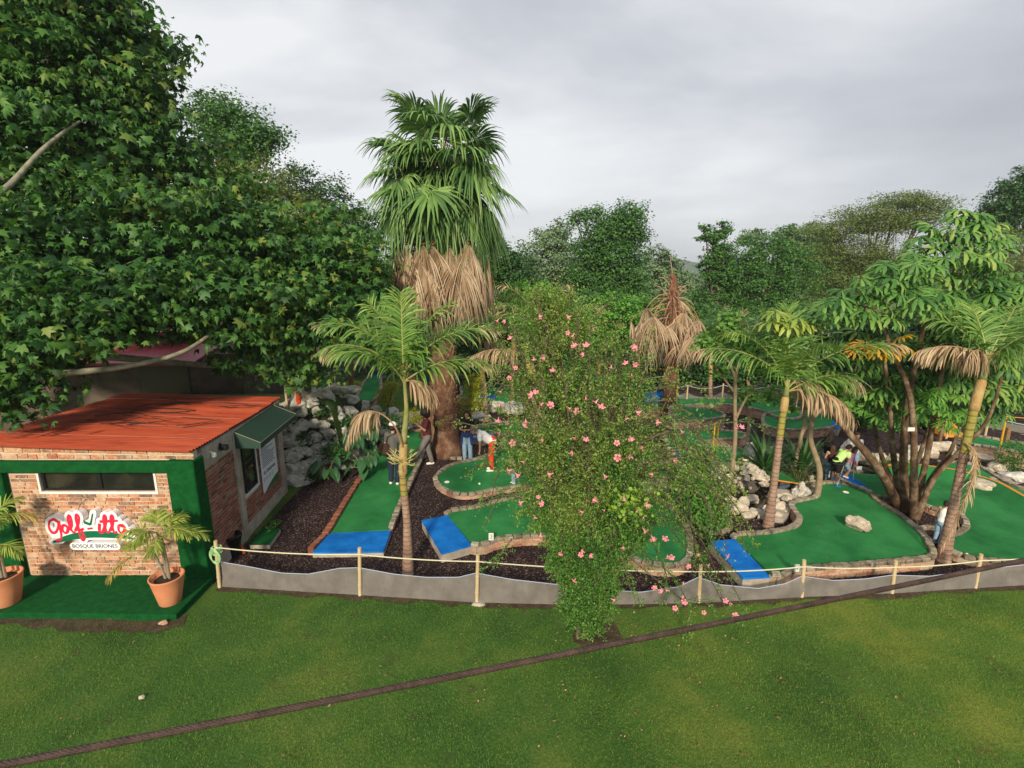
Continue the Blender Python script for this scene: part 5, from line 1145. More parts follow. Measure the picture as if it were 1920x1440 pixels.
# ---- feather palms
TR = palm_bark('ring_bark', (.20, .12, .085), (.32, .21, .155), (.42, .32, .25), 6, 3.2); TRY = palm_bark('ring_green', (.17, .18, .05), (.32, .28, .07), (.36, .22, .10), 6, 2.2); SHAFT = palm_bark('crown_shaft', (.11, .15, .05), (.24, .26, .09), (.38, .33, .16), 4); SHO = palm_bark('crown_shaft_dry', (.34, .15, .07), (.42, .30, .12), (.50, .37, .18), 6)
def feather_palm(pts, rad, Y0, Yt, fronds, label, seed, ring=(.0, .55, .72, .88), L0=2.3, ll=.62, n=46, grp='feather palms', inflo=None, base_z=0, wd=.034, gm=None):
    """pts: px along the trunk from foot to crown point; fronds (az_deg, el_deg, length, bend, dry_from, droop)"""
    W = [A(x, y, Y0 + (Yt-Y0)*i/(len(pts)-1)) for i, (x, y) in enumerate(pts)]; W[0].z = base_z - .05
    W = [Vector(p) for p in cat_rom([tuple(p) for p in W], 8)]; k = len(W); t = thing('feather_palm', (W[0].x, W[0].y, base_z), label, 'palm tree', grp)
    cuts = [int(c*(k-1)) for c in ring] + [k-1]; mats = [TR, TRY, SHO, SHAFT]; nm = ['trunk', 'green_trunk', 'sheath', 'crown_shaft']
    for a, b_, m, nn in zip(cuts[:-1], cuts[1:], mats, nm):
        if b_ <= a: continue
        PP, RR = [], []
        for i in range(a, b_+1):
            q = i/(k-1); r0 = rad*(1.55 - .55*min(1, q*6)) if q < .17 else rad*(1 - .28*q); r0 *= (1.25 if nn == 'sheath' and i < b_ else 1.12 if nn == 'crown_shaft' and i == a else 1)
            if nn == 'crown_shaft': r0 *= 1 - .55*(i-a)/max(1, b_-a)
            PP.append(W[i]); RR.append(r0)
            if nn in ('trunk', 'green_trunk') and i < b_:
                for s_ in range(1, 4): PP.append(W[i].lerp(W[i+1], s_/4)); RR.append(r0*(1.035 if s_ % 2 else .985))
        mb = MB(); mb.tube(PP, RR, 14); mb.build(nn, m, t, smooth=True)
    top = W[-1]; g = random.Random(seed)
    for i, (az, el, L_, bend, dry, dr) in enumerate(fronds):
        o = top - (W[-1]-W[-3]).normalized()*g.uniform(0, .12)*L0; m = feather_frond(o, R(az + g.uniform(-12, 12)), R(el + (8 if dry > .05 else 0)), L_*L0, R(bend*.92), ll*(.8+.2*L_), n, dr*g.uniform(1, 1.5), seed*31+i, twist=R(g.uniform(-35, 35)), vee=g.uniform(.25, .7), mat_from=dry, wd=wd)
        dead = dry <= .05; m.build('dead_frond' if dead else 'frond', [gm or FEG, RACHD if dead else RACH, FED], t)
    if inflo is not None:
        mb = MB(); p = W[int(inflo*(k-1))]
        for i in range(26):
            a = g.uniform(0, 6.28); e = p + Vector((math.cos(a)*g.uniform(.15, .34), math.sin(a)*.22 - .06, g.uniform(-.12, .22))); c = p.lerp(e, .5) + Vector((0, 0, -.05)); mb.tube(bez(p, c, e, 3), [.009, .008, .007, .005], 4)
            for _ in range(3): f = e + Vector((g.uniform(-.07, .07), g.uniform(-.05, .05), g.uniform(-.03, .07))); mb.tube([c.lerp(e, .5), f], .005, 4)
        mb.build('flower_stalk', M('pale_inflorescence', (.48, .44, .16), .7), t)
    return t
# azimuth: 0 = right, 90 = away, 180 = left, 270 = towards the camera
feather_palm([(765,1076),(763,980),(756,900),(757,830),(762,770),(757,700)], .078, G(765, 1076).y, 9.15,
  [(175,62,1.05,85,.92,.5),(190,40,1.0,80,.9,.5),(160,78,.95,50,2,.35),(95,84,.85,30,2,.35),(20,76,.95,60,2,.4),(0,48,1.1,75,.85,.5),(350,30,1.0,70,.88,.6),(215,58,.85,90,.9,.5),(60,60,1.0,80,2,.4),(130,60,1.0,80,2,.4),(350,10,.36,90,.02,1.3),(60,15,.4,110,.0,1.2)],
  'nearest feather palm, its trunk carrying a branching cream flower stalk, before the long green', 3, inflo=.50, ring=(0, .34, .44, .62), L0=1.8, ll=.60)
nf = feather_frond(A(755, 835, 9.15), 0, 0, 2, 0, .50, 60, 1.5, 78, mat_from=.12, wd=.034, start=.42, path=[A(755, 838, 9.15), A(742, 802, 9.0), A(715, 776, 8.9), A(684, 772, 8.75), A(662, 795, 8.7), A(650, 830, 8.65)]); nf.build('drooping_frond', [FEG, RACHD, FED], bpy.data.objects['feather_palm'])
feather_palm([(1440,988),(1452,900),(1462,820),(1472,750),(1478,715)], .088, G(1440, 988).y, 11.6,
  [(168,62,1.05,75,2,.4),(150,80,.9,45,2,.35),(100,82,.9,35,2,.35),(30,68,1.0,60,2,.35),(5,50,1.15,70,.82,.45),(190,40,1.05,70,.8,.5),(345,30,1.0,85,.6,.8),(60,60,.9,70,2,.4),(350,20,.75,95,.0,1.3),(310,70,.7,80,2,.5),(10,25,.65,120,.0,1.4)],
  'feather palm standing on red gravel beside the pond, left of the big green', 5, ring=(0, .52, .68, .80), L0=2.25, ll=.68)
feather_palm([(1768,1050),(1790,940),(1808,850),(1828,760),(1845,700),(1852,672)], .090, G(1768, 1052).y, 10.3,
  [(165,55,.95,60,2,.45),(110,68,.9,50,2,.45),(30,58,1.1,60,2,.45),(0,55,1.1,60,2,.45),(350,62,.9,70,.75,.5),(185,35,.9,70,.0,1.1),(60,60,1.0,60,2,.45),(330,50,.95,80,2,.5),(200,62,.6,130,.0,1.3),(12,35,.75,75,.5,.7)],
  'feather palm leaning right at the right edge, a long dead leaf hanging from it', 7, ring=(0, .40, .58, .76), L0=1.55, ll=.60)
fr = feather_frond(A(1812, 832, 9.9), 0, 0, 2.05, 0, .36, 70, 1.5, 77, mat_from=-1, wd=.04, path=[A(1812, 832, 9.95), A(1828, 848, 9.8), A(1829, 880, 9.7), A(1812, 930, 9.6), A(1790, 980, 9.55), A(1764, 1030, 9.5)]); o = fr.build('hanging_dead_frond', [FED, RACHD, FED], bpy.data.objects['feather_palm.002'])
feather_palm([(911,784),(907,730),(903,690),(900,640)], .13, 20.4, 20.4, [(20,75,.7,50,.8,.5),(160,70,.7,60,2,.5),(80,80,.7,40,2,.4),(180,40,.9,90,.0,1.0),(300,60,.7,80,2,.5),(0,30,.5,100,.0,1.1)], 'slender feather palm right of the fan palm with one brown drooping leaf', 9, L0=2.4, ring=(0, .5, .6, .8), ll=.6)
feather_palm([(1010,800),(1000,720),(985,660)], .13, 15.5, 15.5, [(182,25,1.0,70,.0,.9),(175,60,.8,70,2,.4),(20,70,.8,50,2,.4),(90,80,.7,40,2,.4),(340,45,.8,80,2,.5)], 'feather palm behind the top of the flowering bush, one tan leaf sticking out left', 11, L0=2.0, ring=(0, .5, .6, .8))
for i, (x, y, Y, sc, lb) in enumerate([(1015,640,14,1.0,'pale green feather palm rising through the top of the bush'),(960,610,22,.9,'feather palm beside the dead leaf skirt with brown tips'),(1330,640,24,1.0,'dark feather palm right of the dead palm'),(1400,640,27,1.1,'dark feather palm behind the round-leaf tree'),(1120,640,25,.9,'feather palm above the bush crown, left of the dead palm'),(735,620,24,.9,'feather palm partly hidden behind the nearest palm head'),(1600,650,22,1.0,'dark feather palm under the umbrella tree leaves')]):
    bb = Vector((A(x, y, Y).x, Y, 0)); f = [(a, random.uniform(45, 82), random.uniform(.8, 1.1), random.uniform(40, 90), .8 if a % 3 else 2, .45) for a in range(10, 360, 38)] + ([(random.choice([0, 170, 200]), 25, .9, 70, .0, 1.0)] if i in (1, 4) else [])
    feather_palm([(x, 720+ (760-720)*.0+60), (x+2, y+70), (x+4, y)], .10, Y, Y, f, lb, 40+i, L0=1.9*sc, ring=(0, .5, .6, .8), n=34, gm=FEGD if i in (2, 3, 6) else None)
# ---- potted palms
TERRA = M('terracotta', (.56, .21, .10), .75, (.64, .27, .14), 3, .1, 60); POTS = M('pot_soil', (.02, .013, .009), .95, (.05, .035, .02), 20, .8, 60)
def potted(c, r, h, label, stems, fronds, seed, dx=1):
    t = thing('potted_palm', c, label, 'potted palm', 'terracotta pots with palms')
    mb = MB(); mb.lathe(c, [(0, 0), (r*.60, 0), (r*.63, .01), (r*.80, h*.5), (r*.96, h*.95), (r, h), (r, h+.012), (r*.90, h+.012), (r*.89, h*.9), (0, h*.88)], 36); mb.build('pot', TERRA, t, smooth=True)
    mb = MB(); mb.lathe(c + Vector((0, 0, h*.885)), [(r*.88, 0), (r*.5, .012), (0, .02)], 20); mb.build('soil', POTS, t)
    for i, (x, y, x1, y1, z1) in enumerate(stems):
        a = c + Vector((x, y, h*.88)); b_ = c + Vector((x1, y1, z1)); mb = MB(); P = bez(a, a.lerp(b_, .5) + Vector((.02, 0, 0)), b_, 8); mb.tube(P, [.024-.001*j + (.002 if j % 2 else 0) for j in range(9)], 8); mb.build('stem', M('cane', (.18, .14, .10), .7, (.30, .26, .20), 8), t)
    for i, (si, az, el, L_, bend, dry, dr) in enumerate(fronds):
        s_ = stems[si]; m = feather_frond(c + Vector(s_[2:]), R(az), R(el), L_, R(bend), .30, 30, dr, seed*17+i, mat_from=dry, wd=.026, rr0=.010, start=.3); m.build('frond', [MATS['pot_leaf'], RACH, MATS['pot_leaf_dry']], t)
leafmat('pot_leaf', [(.08, .12, .02), (.16, .20, .03), (.24, .26, .05)], .5, .2); leafmat('pot_leaf_dry', [(.30, .22, .05), (.42, .32, .08), (.5, .36, .12)], .6, .2)
c = G(320, 1128, .12)
st_ = [(-.02, 0, -.18, .0, 1.05), (0, .03, -.06, .02, 1.35), (.05, 0, .02, .0, 1.3)]
potted(c, .285, .52, 'terracotta pot with a young palm at the right end of the green porch', st_, [(1,180,30,.75,75,.5,.5),(2,5,35,.85,80,2,.5),(2,350,55,.7,100,2,.5),(1,120,70,.5,70,2,.5),(0,195,-5,.95,60,.15,.5),(0,175,55,.5,110,2,.5),(1,250,55,.5,110,2,.6),(2,290,40,.5,110,2,.6),(1,40,65,.5,90,2,.5),(0,300,60,.45,110,2,.6),(2,60,70,.5,80,2,.5)], 3)
c = G(15, 1130, .12); potted(c, .30, .56, 'terracotta pot with a young palm cut by the left picture edge', [(0, 0, -.03, 0, 1.1), (.05, .02, -.1, .1, 1.5), (-.05, 0, -.2, 0, 1.3)], [(1,15,40,.8,80,.5,.5),(0,350,35,.7,90,2,.5),(1,60,70,.6,70,2,.5),(2,120,60,.6,70,2,.5),(0,310,35,.6,90,.6,.6),(2,200,50,.7,90,2,.5),(1,340,65,.5,110,2,.5)], 4)

# ================================================================== FLOWERING BUSH (front)
bb = G(1095, 1190); Yb = bb.y
fb = thing('flowering_bush', bb, 'tall arching bush covered in pink trumpet flowers in front of the fence', 'flowering bush')
FBARK = M('bush_bark', (.06, .04, .03), .9, (.16, .12, .09), 10, .6, 40)
BL = leafmat('bush_leaf', [(.013, .046, .009), (.032, .092, .014), (.066, .150, .024), (.14, .21, .042)], .5, .25, .3, big=.8)
BL2 = leafmat('bush_leaf_bright', [(.10, .19, .02), (.17, .26, .035)], .5, .3)
g = np.random.default_rng(31); rr = random.Random(31)
# silhouette of the crown in px: (y, xmin, xmax)
SIL = [(1185,1084,1120),(1120,1056,1148),(1050,1030,1190),(980,990,1245),(900,950,1275),(820,925,1270),(740,925,1245),(690,930,1215),(640,950,1165),(600,975,1120),(560,1005,1060)]
sy = np.array([s_[0] for s_ in SIL][::-1], float); sxl = np.array([s_[1] for s_ in SIL][::-1], float); sxr = np.array([s_[2] for s_ in SIL][::-1], float)
stems = MB(); wands = []
mains = []
for i in range(16):
    a = rr.uniform(0, 6.28); tx = rr.uniform(960, 1290); ty = rr.uniform(600, 1000); tp = A(tx, ty, Yb + rr.uniform(-.9, .9)); m_ = Vector((bb.x + (tp.x-bb.x)*.35, bb.y+(tp.y-bb.y)*.4, tp.z*.55))
    P = bez(bb + Vector((rr.uniform(-.13, .13), rr.uniform(-.1, .1), -.05)), m_, tp, 10); stems.tube(P, [.035*(1-.085*j)*rr.uniform(.9, 1.1) for j in range(11)], 6); mains.append(P)
for i in range(2500):
    y = 560 + 620*(g.uniform()**.9 if i < 1350 else g.uniform(.40, .97)); xl, xr = np.interp(y, sy, sxl), np.interp(y, sy, sxr); wob = 1 - .16*abs(math.sin(y*.035+1)) - .12*abs(math.sin(y*.09)); xm_ = (xl+xr)/2; xl, xr = xm_ + (xl-xm_)*wob*1.08, xm_ + (xr-xm_)*(1.0-.25*abs(math.sin(y*.028))); x = xl + (xr-xl)*g.beta(1.3, 1.3)
    w_ = (xr-xl)/2/FPX*Yb; c = A(float(x), float(y), Yb + float(g.uniform(-.85, .75))*min(1.2, w_*.9))
    if c.z < .12: c.z = .12
    l = float(g.uniform(.45, 1.0)) if y < 950 else float(g.uniform(.25, .6)); a = float(g.uniform(0, 6.28)); cx = (float(x)-(xl+xr)/2)/(xr-xl)*2
    d = Vector((math.cos(a)*.38 + cx*.5, math.sin(a)*.45-.1, .95 if y < 900 else rr.uniform(-.5, .9))).normalized()
    P = []; p = c - d*l*.5
    for j in range(7): P.append(p.copy()); p = p + d*(l/6); d = (d + Vector((rr.uniform(-.1, .1), rr.uniform(-.1, .1), -.16))).normalized()
    wands.append(P)
LONG = [[(1290,930),(1300,1000),(1320,1060),(1345,1110),(1378,1165),(1405,1155)],[(1270,940),(1310,985),(1335,1020),(1365,1080),(1400,1150)],[(1150,1020),(1210,1070),(1260,1110),(1310,1150)],[(1160,1010),(1240,1060),(1285,1120),(1290,1190),(1292,1230)],[(1340,900),(1365,930),(1400,980),(1418,1028)],[(1200,810),(1260,820),(1330,800),(1390,790),(1440,800)],[(940,800),(900,800),(860,792),(820,795)],[(960,870),(930,880),(900,870),(872,895)],[(960,1010),(930,1050),(905,1070)],[(1215,760),(1250,700),(1270,690)],[(1200,720),(1215,650),(1225,620)],[(1060,600),(1030,560),(1010,540)],[(1110,600),(1130,580),(1150,560)],[(1075,600),(1070,560),(1068,548)],[(1240,720),(1280,720),(1330,728)],[(1215,1000),(1250,1080),(1235,1130)],[(1170,1050),(1180,1100),(1200,1130)],[(1320,930),(1335,980),(1328,1040)],[(1260,1150),(1300,1120),(1350,1150)],[(935,640),(925,600),(932,575)],[(980,930),(940,925),(900,940)]]
for i in range(34):
    x = rr.uniform(945, 1235); yt = float(np.interp(x, [945, 1030, 1110, 1235], [640, 545, 580, 700])) + rr.uniform(-25, 40); LONG.append([(x*.7+1090*.3, yt+150), (x*.95+1090*.05, yt+60), (x + rr.uniform(-8, 8) + (x-1090)*.08, yt)])
for i in range(14):
    sd_ = rr.choice([-1, 1]); y = rr.uniform(700, 960); x = 940 if sd_ < 0 else 1255; LONG.append([(x - sd_*60, y-10), (x, y-18), (x + sd_*rr.uniform(20, 50), y+rr.uniform(0, 60))])
for i in range(26):
    y = rr.uniform(790, 1000); x1 = rr.uniform(1280, 1400); y1 = y + rr.uniform(40, 190); LONG.append([(1190, y+rr.uniform(-20, 20)), ((1190+x1)/2, y - rr.uniform(-10, 40)), (x1 - 25, (y+y1)/2), (x1, min(1175, y1))])
for L_ in LONG:
    Q = [tuple(A(x, y, Yb + rr.uniform(-.5, .1))) for x, y in L_]; Pq = [Vector(p) for p in cat_rom(Q, 4)]; stems.tube(Pq, [.012-.008*j/len(Pq) for j in range(len(Pq))], 4)
    for s_ in range(3): wands.append([p + Vector((rr.gauss(0, .05), rr.gauss(0, .06), rr.gauss(0, .05))) for p in Pq])
for P in wands[:2500:3]: stems.tube(P[::2], [.005, .004, .003, .002][:len(P[::2])], 3, cap=False)
stems.build('branches', FBARK, fb)
PP, DD, NN, TI = [], [], [], []
for P in wands:
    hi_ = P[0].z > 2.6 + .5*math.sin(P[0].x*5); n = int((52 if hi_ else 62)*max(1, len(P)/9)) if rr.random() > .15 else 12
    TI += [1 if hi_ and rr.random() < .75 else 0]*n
    for _ in range(n):
        s_ = rr.uniform(0, len(P)-1.001); k = int(s_); c = P[k].lerp(P[k+1], s_-k); t = (P[k+1]-P[k]).normalized()
        PP.append((c.x+rr.gauss(0, .018), c.y+rr.gauss(0, .018), c.z+rr.gauss(0, .018))); DD.append((t.x*.6+rr.gauss(0, .6), t.y*.6+rr.gauss(0, .6), t.z*.6+rr.gauss(0, .5))); NN.append((rr.gauss(0, .4), rr.gauss(-.2, .4), 1))
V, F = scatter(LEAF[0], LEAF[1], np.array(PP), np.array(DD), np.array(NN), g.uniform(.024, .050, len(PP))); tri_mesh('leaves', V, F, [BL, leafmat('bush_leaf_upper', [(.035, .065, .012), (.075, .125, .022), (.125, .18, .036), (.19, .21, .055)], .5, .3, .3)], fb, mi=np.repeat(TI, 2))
# a few broad bright leaves in the lower middle
c = A(1175, 945, Yb-.75); n = 120; P = np.array(c) + g.normal(size=(n, 3))*[.15, .08, .17]; V, F = scatter(LEAFW[0], LEAFW[1], P, g.normal(size=(n, 3))-[0, 0, .4], g.normal(size=(n, 3))*.4+[0, -.4, .8], g.uniform(.045, .075, n)); tri_mesh('broad_leaves', V, F, BL2, fb)
PINK = M('pink_flower', (.68, .20, .26), .55, (.78, .36, .38), 30, spec=.2)
def flower_mesh():
    mb = MB(); mb.lathe((0, 0, 0), [(.004, 0), (.006, .02), (.011, .035)], 6)
    for i in range(5):
        a = i*1.2566 + .2; u_ = Vector((math.cos(a), math.sin(a), 0)); s_ = Vector((-u_.y, u_.x, 0)); P = []
        for (r_, w_, z) in ((.009, .005, .033), (.028, .017, .052), (.044, .015, .052), (.052, .003, .045)): P += [u_*r_ - s_*w_ + Vector((0, 0, z)), u_*r_ + s_*w_ + Vector((0, 0, z))]
        mb.add(P, [(j*2, j*2+1, j*2+3, j*2+2) for j in range(3)])
    return mb
FLW = [(1062,625),(936,597),(942,603),(953,628),(1018,592),(1072,592),(1077,625),(1098,640),(1073,640),(1088,664),(1170,675),(1147,684),(1184,655),(1184,700),(1190,680),(1036,688),(1001,668),(966,690),(954,710),(1012,672),(1003,728),(988,738),(934,734),(938,754),(1098,743),(1122,748),(1020,755),(1030,761),(1064,763),(1087,772),(1131,755),(935,782),(985,785),(989,793),(955,795),(932,812),(1204,770),(1182,785),(1241,793),(1276,805),(1073,820),(1100,819),(1012,825),(1157,830),(1182,817),(960,830),(1200,840),(1065,850),(1158,857),(1187,860),(1272,864),(976,865),(961,880),(965,886),(1038,887),(1131,888),(1216,888),(1085,956),(1129,955),(1121,942),(1011,930),(1010,942),(983,940),(1170,930),(1197,956),(1208,967),(1221,947),(1205,990),(1221,1004),(1250,1005),(1014,998),(1008,972),(1053,1033),(1090,1038),(1097,1036),(1112,1045),(1163,1028),(1251,1040),(1260,1042),(1294,1066),(1324,1058),(1306,1041),(1359,1040),(1283,1090),(1229,1107),(1256,1108),(1276,1118),(1285,1125),(1080,1084),(1145,1122),(1267,1140),(1320,1148),(1361,1124),(1374,1133),(1380,1157),(1236,1105),(1383,797),(1395,796)]
fm = None; 
for i, (x, y) in enumerate(FLW[:98]):
    p = A(x, y, Yb - .95 + rr.uniform(-.1, .1) if 960 < x < 1250 and y < 1100 else Yb - .45)
    if fm is None:
        o = flower_mesh().build('flower', PINK); o.parent = fb; fm = o.data
    else:
        o = bpy.data.objects.new('flower', fm); COL.objects.link(o); o.parent = fb
    o.location = p - bb; o.rotation_euler = (rr.uniform(1.2, 3.2), rr.uniform(-.6, .6), rr.uniform(0, 6)); s_ = rr.uniform(.6, 1.15); o.scale = (s_, s_, s_*1.2)
# second leafy shrub right of the bush
sb = thing('leafy_shrub', G(1335, 985), 'leafy green shrub in a stone ring right behind the flowering bush', 'shrub')
gL = leafmat('shrub_leaf', [(.02, .065, .012), (.045, .12, .02), (.09, .18, .03)], .5, .25)
bs = [(A(1305, 925, 11.2), .55, .5, .75), (A(1330, 960, 11.1), .4, .4, .35), (A(1290, 880, 11.4), .4, .4, .4), (A(1315, 860, 11.5), .3, .3, .4)]
mb = MB(); limbs(mb, G(1335, 985), bs, .03, 5, 3, 5); mb.build('branches', FBARK, sb); crown('leaves', bs, 9000, .065, gL, sb, seed=3, clump=.14, per=12, shell=.3, leaf=LEAFW)

# ================================================================== TREES
def leafs(n): return MATS[n]
SYC = leafmat('sycamore_leaf', [(.006, .024, .007), (.014, .050, .011), (.030, .086, .016), (.050, .120, .022), (.14, .145, .030)], .5, .25, .3, big=.35)
DKG = leafmat('dark_green_leaf', [(.010, .036, .010), (.022, .066, .016), (.040, .098, .022)], .5, .2)
MDG = leafmat('mid_green_leaf', [(.016, .052, .012), (.036, .098, .020), (.065, .150, .028)], .5, .25)
BRG = leafmat('bright_green_leaf', [(.030, .095, .014), (.060, .165, .024), (.11, .235, .038)], .5, .3)
OLV = leafmat('olive_leaf', [(.035, .06, .016), (.070, .105, .026), (.12, .15, .040)], .55, .25)
HAZ = leafmat('hazed_green_leaf', [(.050, .095, .050), (.085, .14, .065), (.13, .18, .085)], .6, .2)  # pale tint of distance haze is put into these leaf colours
YEL2 = leafmat('yellow_green_leaf', [(.16, .20, .015), (.30, .33, .02), (.45, .40, .03)], .5, .3)
PALEB = M('pale_bark', (.30, .27, .20), .85, (.15, .16, .11), 6, .5, 20)
# the great sycamore on the left
g0 = Vector((-15.5, 13.0, 0)); sy_t = thing('sycamore_tree', g0, 'huge sycamore with lobed green and yellowing leaves filling the left side', 'tree')
SB = [(-60,520,11,190,150),(50,560,10.5,150,100),(140,605,10.2,110,50),(40,680,9.8,110,60),(250,550,11.5,140,75),(330,600,12,90,38),(400,540,12,130,80),(520,560,13,120,70),(610,500,14,100,70),(640,590,13.5,80,60),(560,640,13.5,70,50),(480,608,13,70,50),(690,540,15,50,50),(480,450,14,130,70),(620,430,16,80,45),(350,430,13,140,80),(200,440,12,150,100),(40,400,12,150,110),(-40,250,13,160,130),(100,230,13,150,100),(220,300,14,120,90),(330,330,15,110,90),(160,120,13.5,110,70),(60,60,13,120,90),(210,40,14,60,50),(-60,90,13,120,120),(280,150,14.5,50,45),(300,85,14.5,42,25),(230,200,14,90,50),(420,370,15.5,70,50),(170,0,13.5,80,40),(30,-40,13,150,60),(20,735,9.6,80,55),(440,668,13.2,40,30),(560,700,13.6,50,22),(390,575,12.5,80,45)]
bs = []
for (x, y, Y, rx, rz) in SB: c = A(x, y, Y); s_ = Y/FPX; bs.append((c, rx*s_, rx*s_*.9, rz*s_))
mb = MB(); fork = Vector((-14.8, 13.4, 4.2)); mb.tube(bez(g0, Vector((-15.8, 13.2, 2)), fork, 6), [.75, .62, .56, .52, .5, .48, .46], 16); limbs(mb, fork, bs[::2], .16, 3, 5, 7); mb.build('trunk', PALEB, sy_t, smooth=True)
for pts, r0 in (([(-40,390),(20,345),(70,290),(110,255),(150,228)], .062), ([(120,700),(230,688),(330,665),(390,630),(430,590)], .07)):
    P = [Vector(p) for p in cat_rom([tuple(A(x, y, 9.9 + .55*i)) for i, (x, y) in enumerate(pts)], 5)]; mb = MB(); mb.tube(P, [r0*(1-.6*i/len(P)) for i in range(len(P))], 9); mb.build('limb', PALEB, sy_t, smooth=True)
LOBED2 = ([(x*.8 + (.06 if y > .5 else 0), y*1.05, z*2.4 - .12*abs(x) - .25*y*y) for x, y, z in LOBED[0]], LOBED[1])
crown('crown', bs, 26000, .17, SYC, sy_t, leaf=LOBED2, droop=.6, clump=.26, per=14, shell=.5, up=.6, seed=9, smin=.4, flat=.6, lump=.32)
crown('crown', bs, 26000, .18, SYC, sy_t, leaf=LOBED, droop=.45, clump=.24, per=16, shell=.5, up=.7, seed=4, smin=.45, flat=.55, lump=.32)
# background and middle trees
tree(470, 600, 29, [(440,250,0,60,55),(400,210,0,45,35),(480,265,0,42,28),(420,300,0,60,45),(510,250,0,20,14)], 14250, 0.144, MDG, 'loose bright tree crown sticking out above the left foliage edge', seed=3, shell=.35, clump=.35, leaf=LEAFW, twigs=6)
tree(470, 620, 27, [(470,350,0,75,50),(430,390,0,70,60),(530,400,0,60,55),(490,430,0,80,50)], 17100, 0.137, OLV, 'rounded yellowish tree behind the sycamore', seed=5, leaf=LEAFW)
tree(590, 620, 36, [(560,350,0,45,35),(610,380,0,50,38),(650,410,0,45,40),(580,410,0,60,50),(680,440,0,35,35),(640,460,0,60,50)], 17100, 0.173, DKG, 'dark rounded tree behind, left of the fan palm', seed=6, leaf=LEAFW)
tree(725, 640, 30, [(720,500,0,45,40),(745,540,0,50,40),(700,560,0,45,45),(760,500,2,30,30)], 11400, 0.144, DKG, 'dark tree directly left of the leaf skirt', seed=7, leaf=LEAFW)
tree(950, 640, 30, [(935,480,0,40,28),(960,510,0,45,38),(920,540,0,45,40),(985,550,0,35,30)], 14250, 0.144, DKG, 'dark green tree directly right of the fan palm', seed=8, leaf=LEAFW)
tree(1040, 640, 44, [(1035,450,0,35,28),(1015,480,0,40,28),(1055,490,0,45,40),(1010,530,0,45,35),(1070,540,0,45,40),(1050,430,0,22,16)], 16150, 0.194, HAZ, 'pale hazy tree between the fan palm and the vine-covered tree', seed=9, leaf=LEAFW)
tree(1145, 650, 40, [(1180,400,0,30,24),(1165,430,0,42,30),(1130,440,0,40,28),(1190,440,0,22,24),(1110,470,0,38,30),(1150,480,0,50,34),(1100,515,0,42,32),(1150,530,0,45,30),(1185,500,0,24,45),(1195,560,0,28,40),(1110,560,0,40,30),(1095,405,0,26,12),(1120,398,0,14,12),(1080,412,0,10,8)], 28500, 0.173, MDG, 'tall vine-covered tree with a leaning top in the middle distance', seed=10, leaf=LEAFW, shell=.4, clump=.28)
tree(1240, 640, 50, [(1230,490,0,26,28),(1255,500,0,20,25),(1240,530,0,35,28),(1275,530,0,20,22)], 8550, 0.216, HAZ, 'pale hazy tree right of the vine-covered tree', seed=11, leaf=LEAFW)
tree(1345, 650, 37, [(1335,440,0,22,16),(1360,428,0,16,10),(1345,470,0,22,22),(1330,500,0,24,24),(1355,520,0,30,30),(1322,425,0,8,6)], 7980, 0.158, MDG, 'thin tree with tufted branches poking above the dark mass', seed=12, shell=.35, leaf=LEAFW)
tree(1420, 680, 38, [(1400,480,0,45,32),(1450,470,0,45,34),(1380,520,0,50,40),(1430,540,0,60,45),(1490,510,0,45,45),(1340,560,0,50,40),(1400,590,0,60,30),(1470,580,0,50,30)], 32300, 0.158, MDG, 'wide dark green tree with hanging vines in the right background', seed=13, leaf=LEAFW)
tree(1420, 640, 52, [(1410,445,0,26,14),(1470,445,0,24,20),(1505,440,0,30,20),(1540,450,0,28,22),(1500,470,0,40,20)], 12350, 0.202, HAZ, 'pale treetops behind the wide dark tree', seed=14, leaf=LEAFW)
tree(1620, 680, 42, [(1620,400,0,55,16),(1690,375,0,60,14),(1740,385,0,50,12),(1570,430,0,60,20),(1650,420,0,70,20),(1720,410,0,60,20),(1600,470,0,80,26),(1560,520,0,70,28),(1650,500,0,80,28),(1590,560,0,80,28),(1540,480,0,50,24)], 60000, .16, OLV, 'broad flat-topped acacia with airy horizontal foliage', seed=15, shell=.25, clump=.45, droop=.05, flat=.4, twigs=8, tr=.25)
tree(1880, 680, 44, [(1895,380,0,35,30),(1920,350,0,35,25),(1870,410,0,35,25),(1925,400,0,50,35),(1950,330,0,30,30)], 17100, 0.187, DKG, 'dark blue-green tree at the far right edge', seed=16, leaf=LEAFW)
tree(1890, 700, 36, [(1880,470,0,70,45),(1920,520,0,60,50),(1850,540,0,50,40),(1900,600,0,60,40)], 20900, 0.144, OLV, 'olive tree below the dark one at the right edge', seed=17)
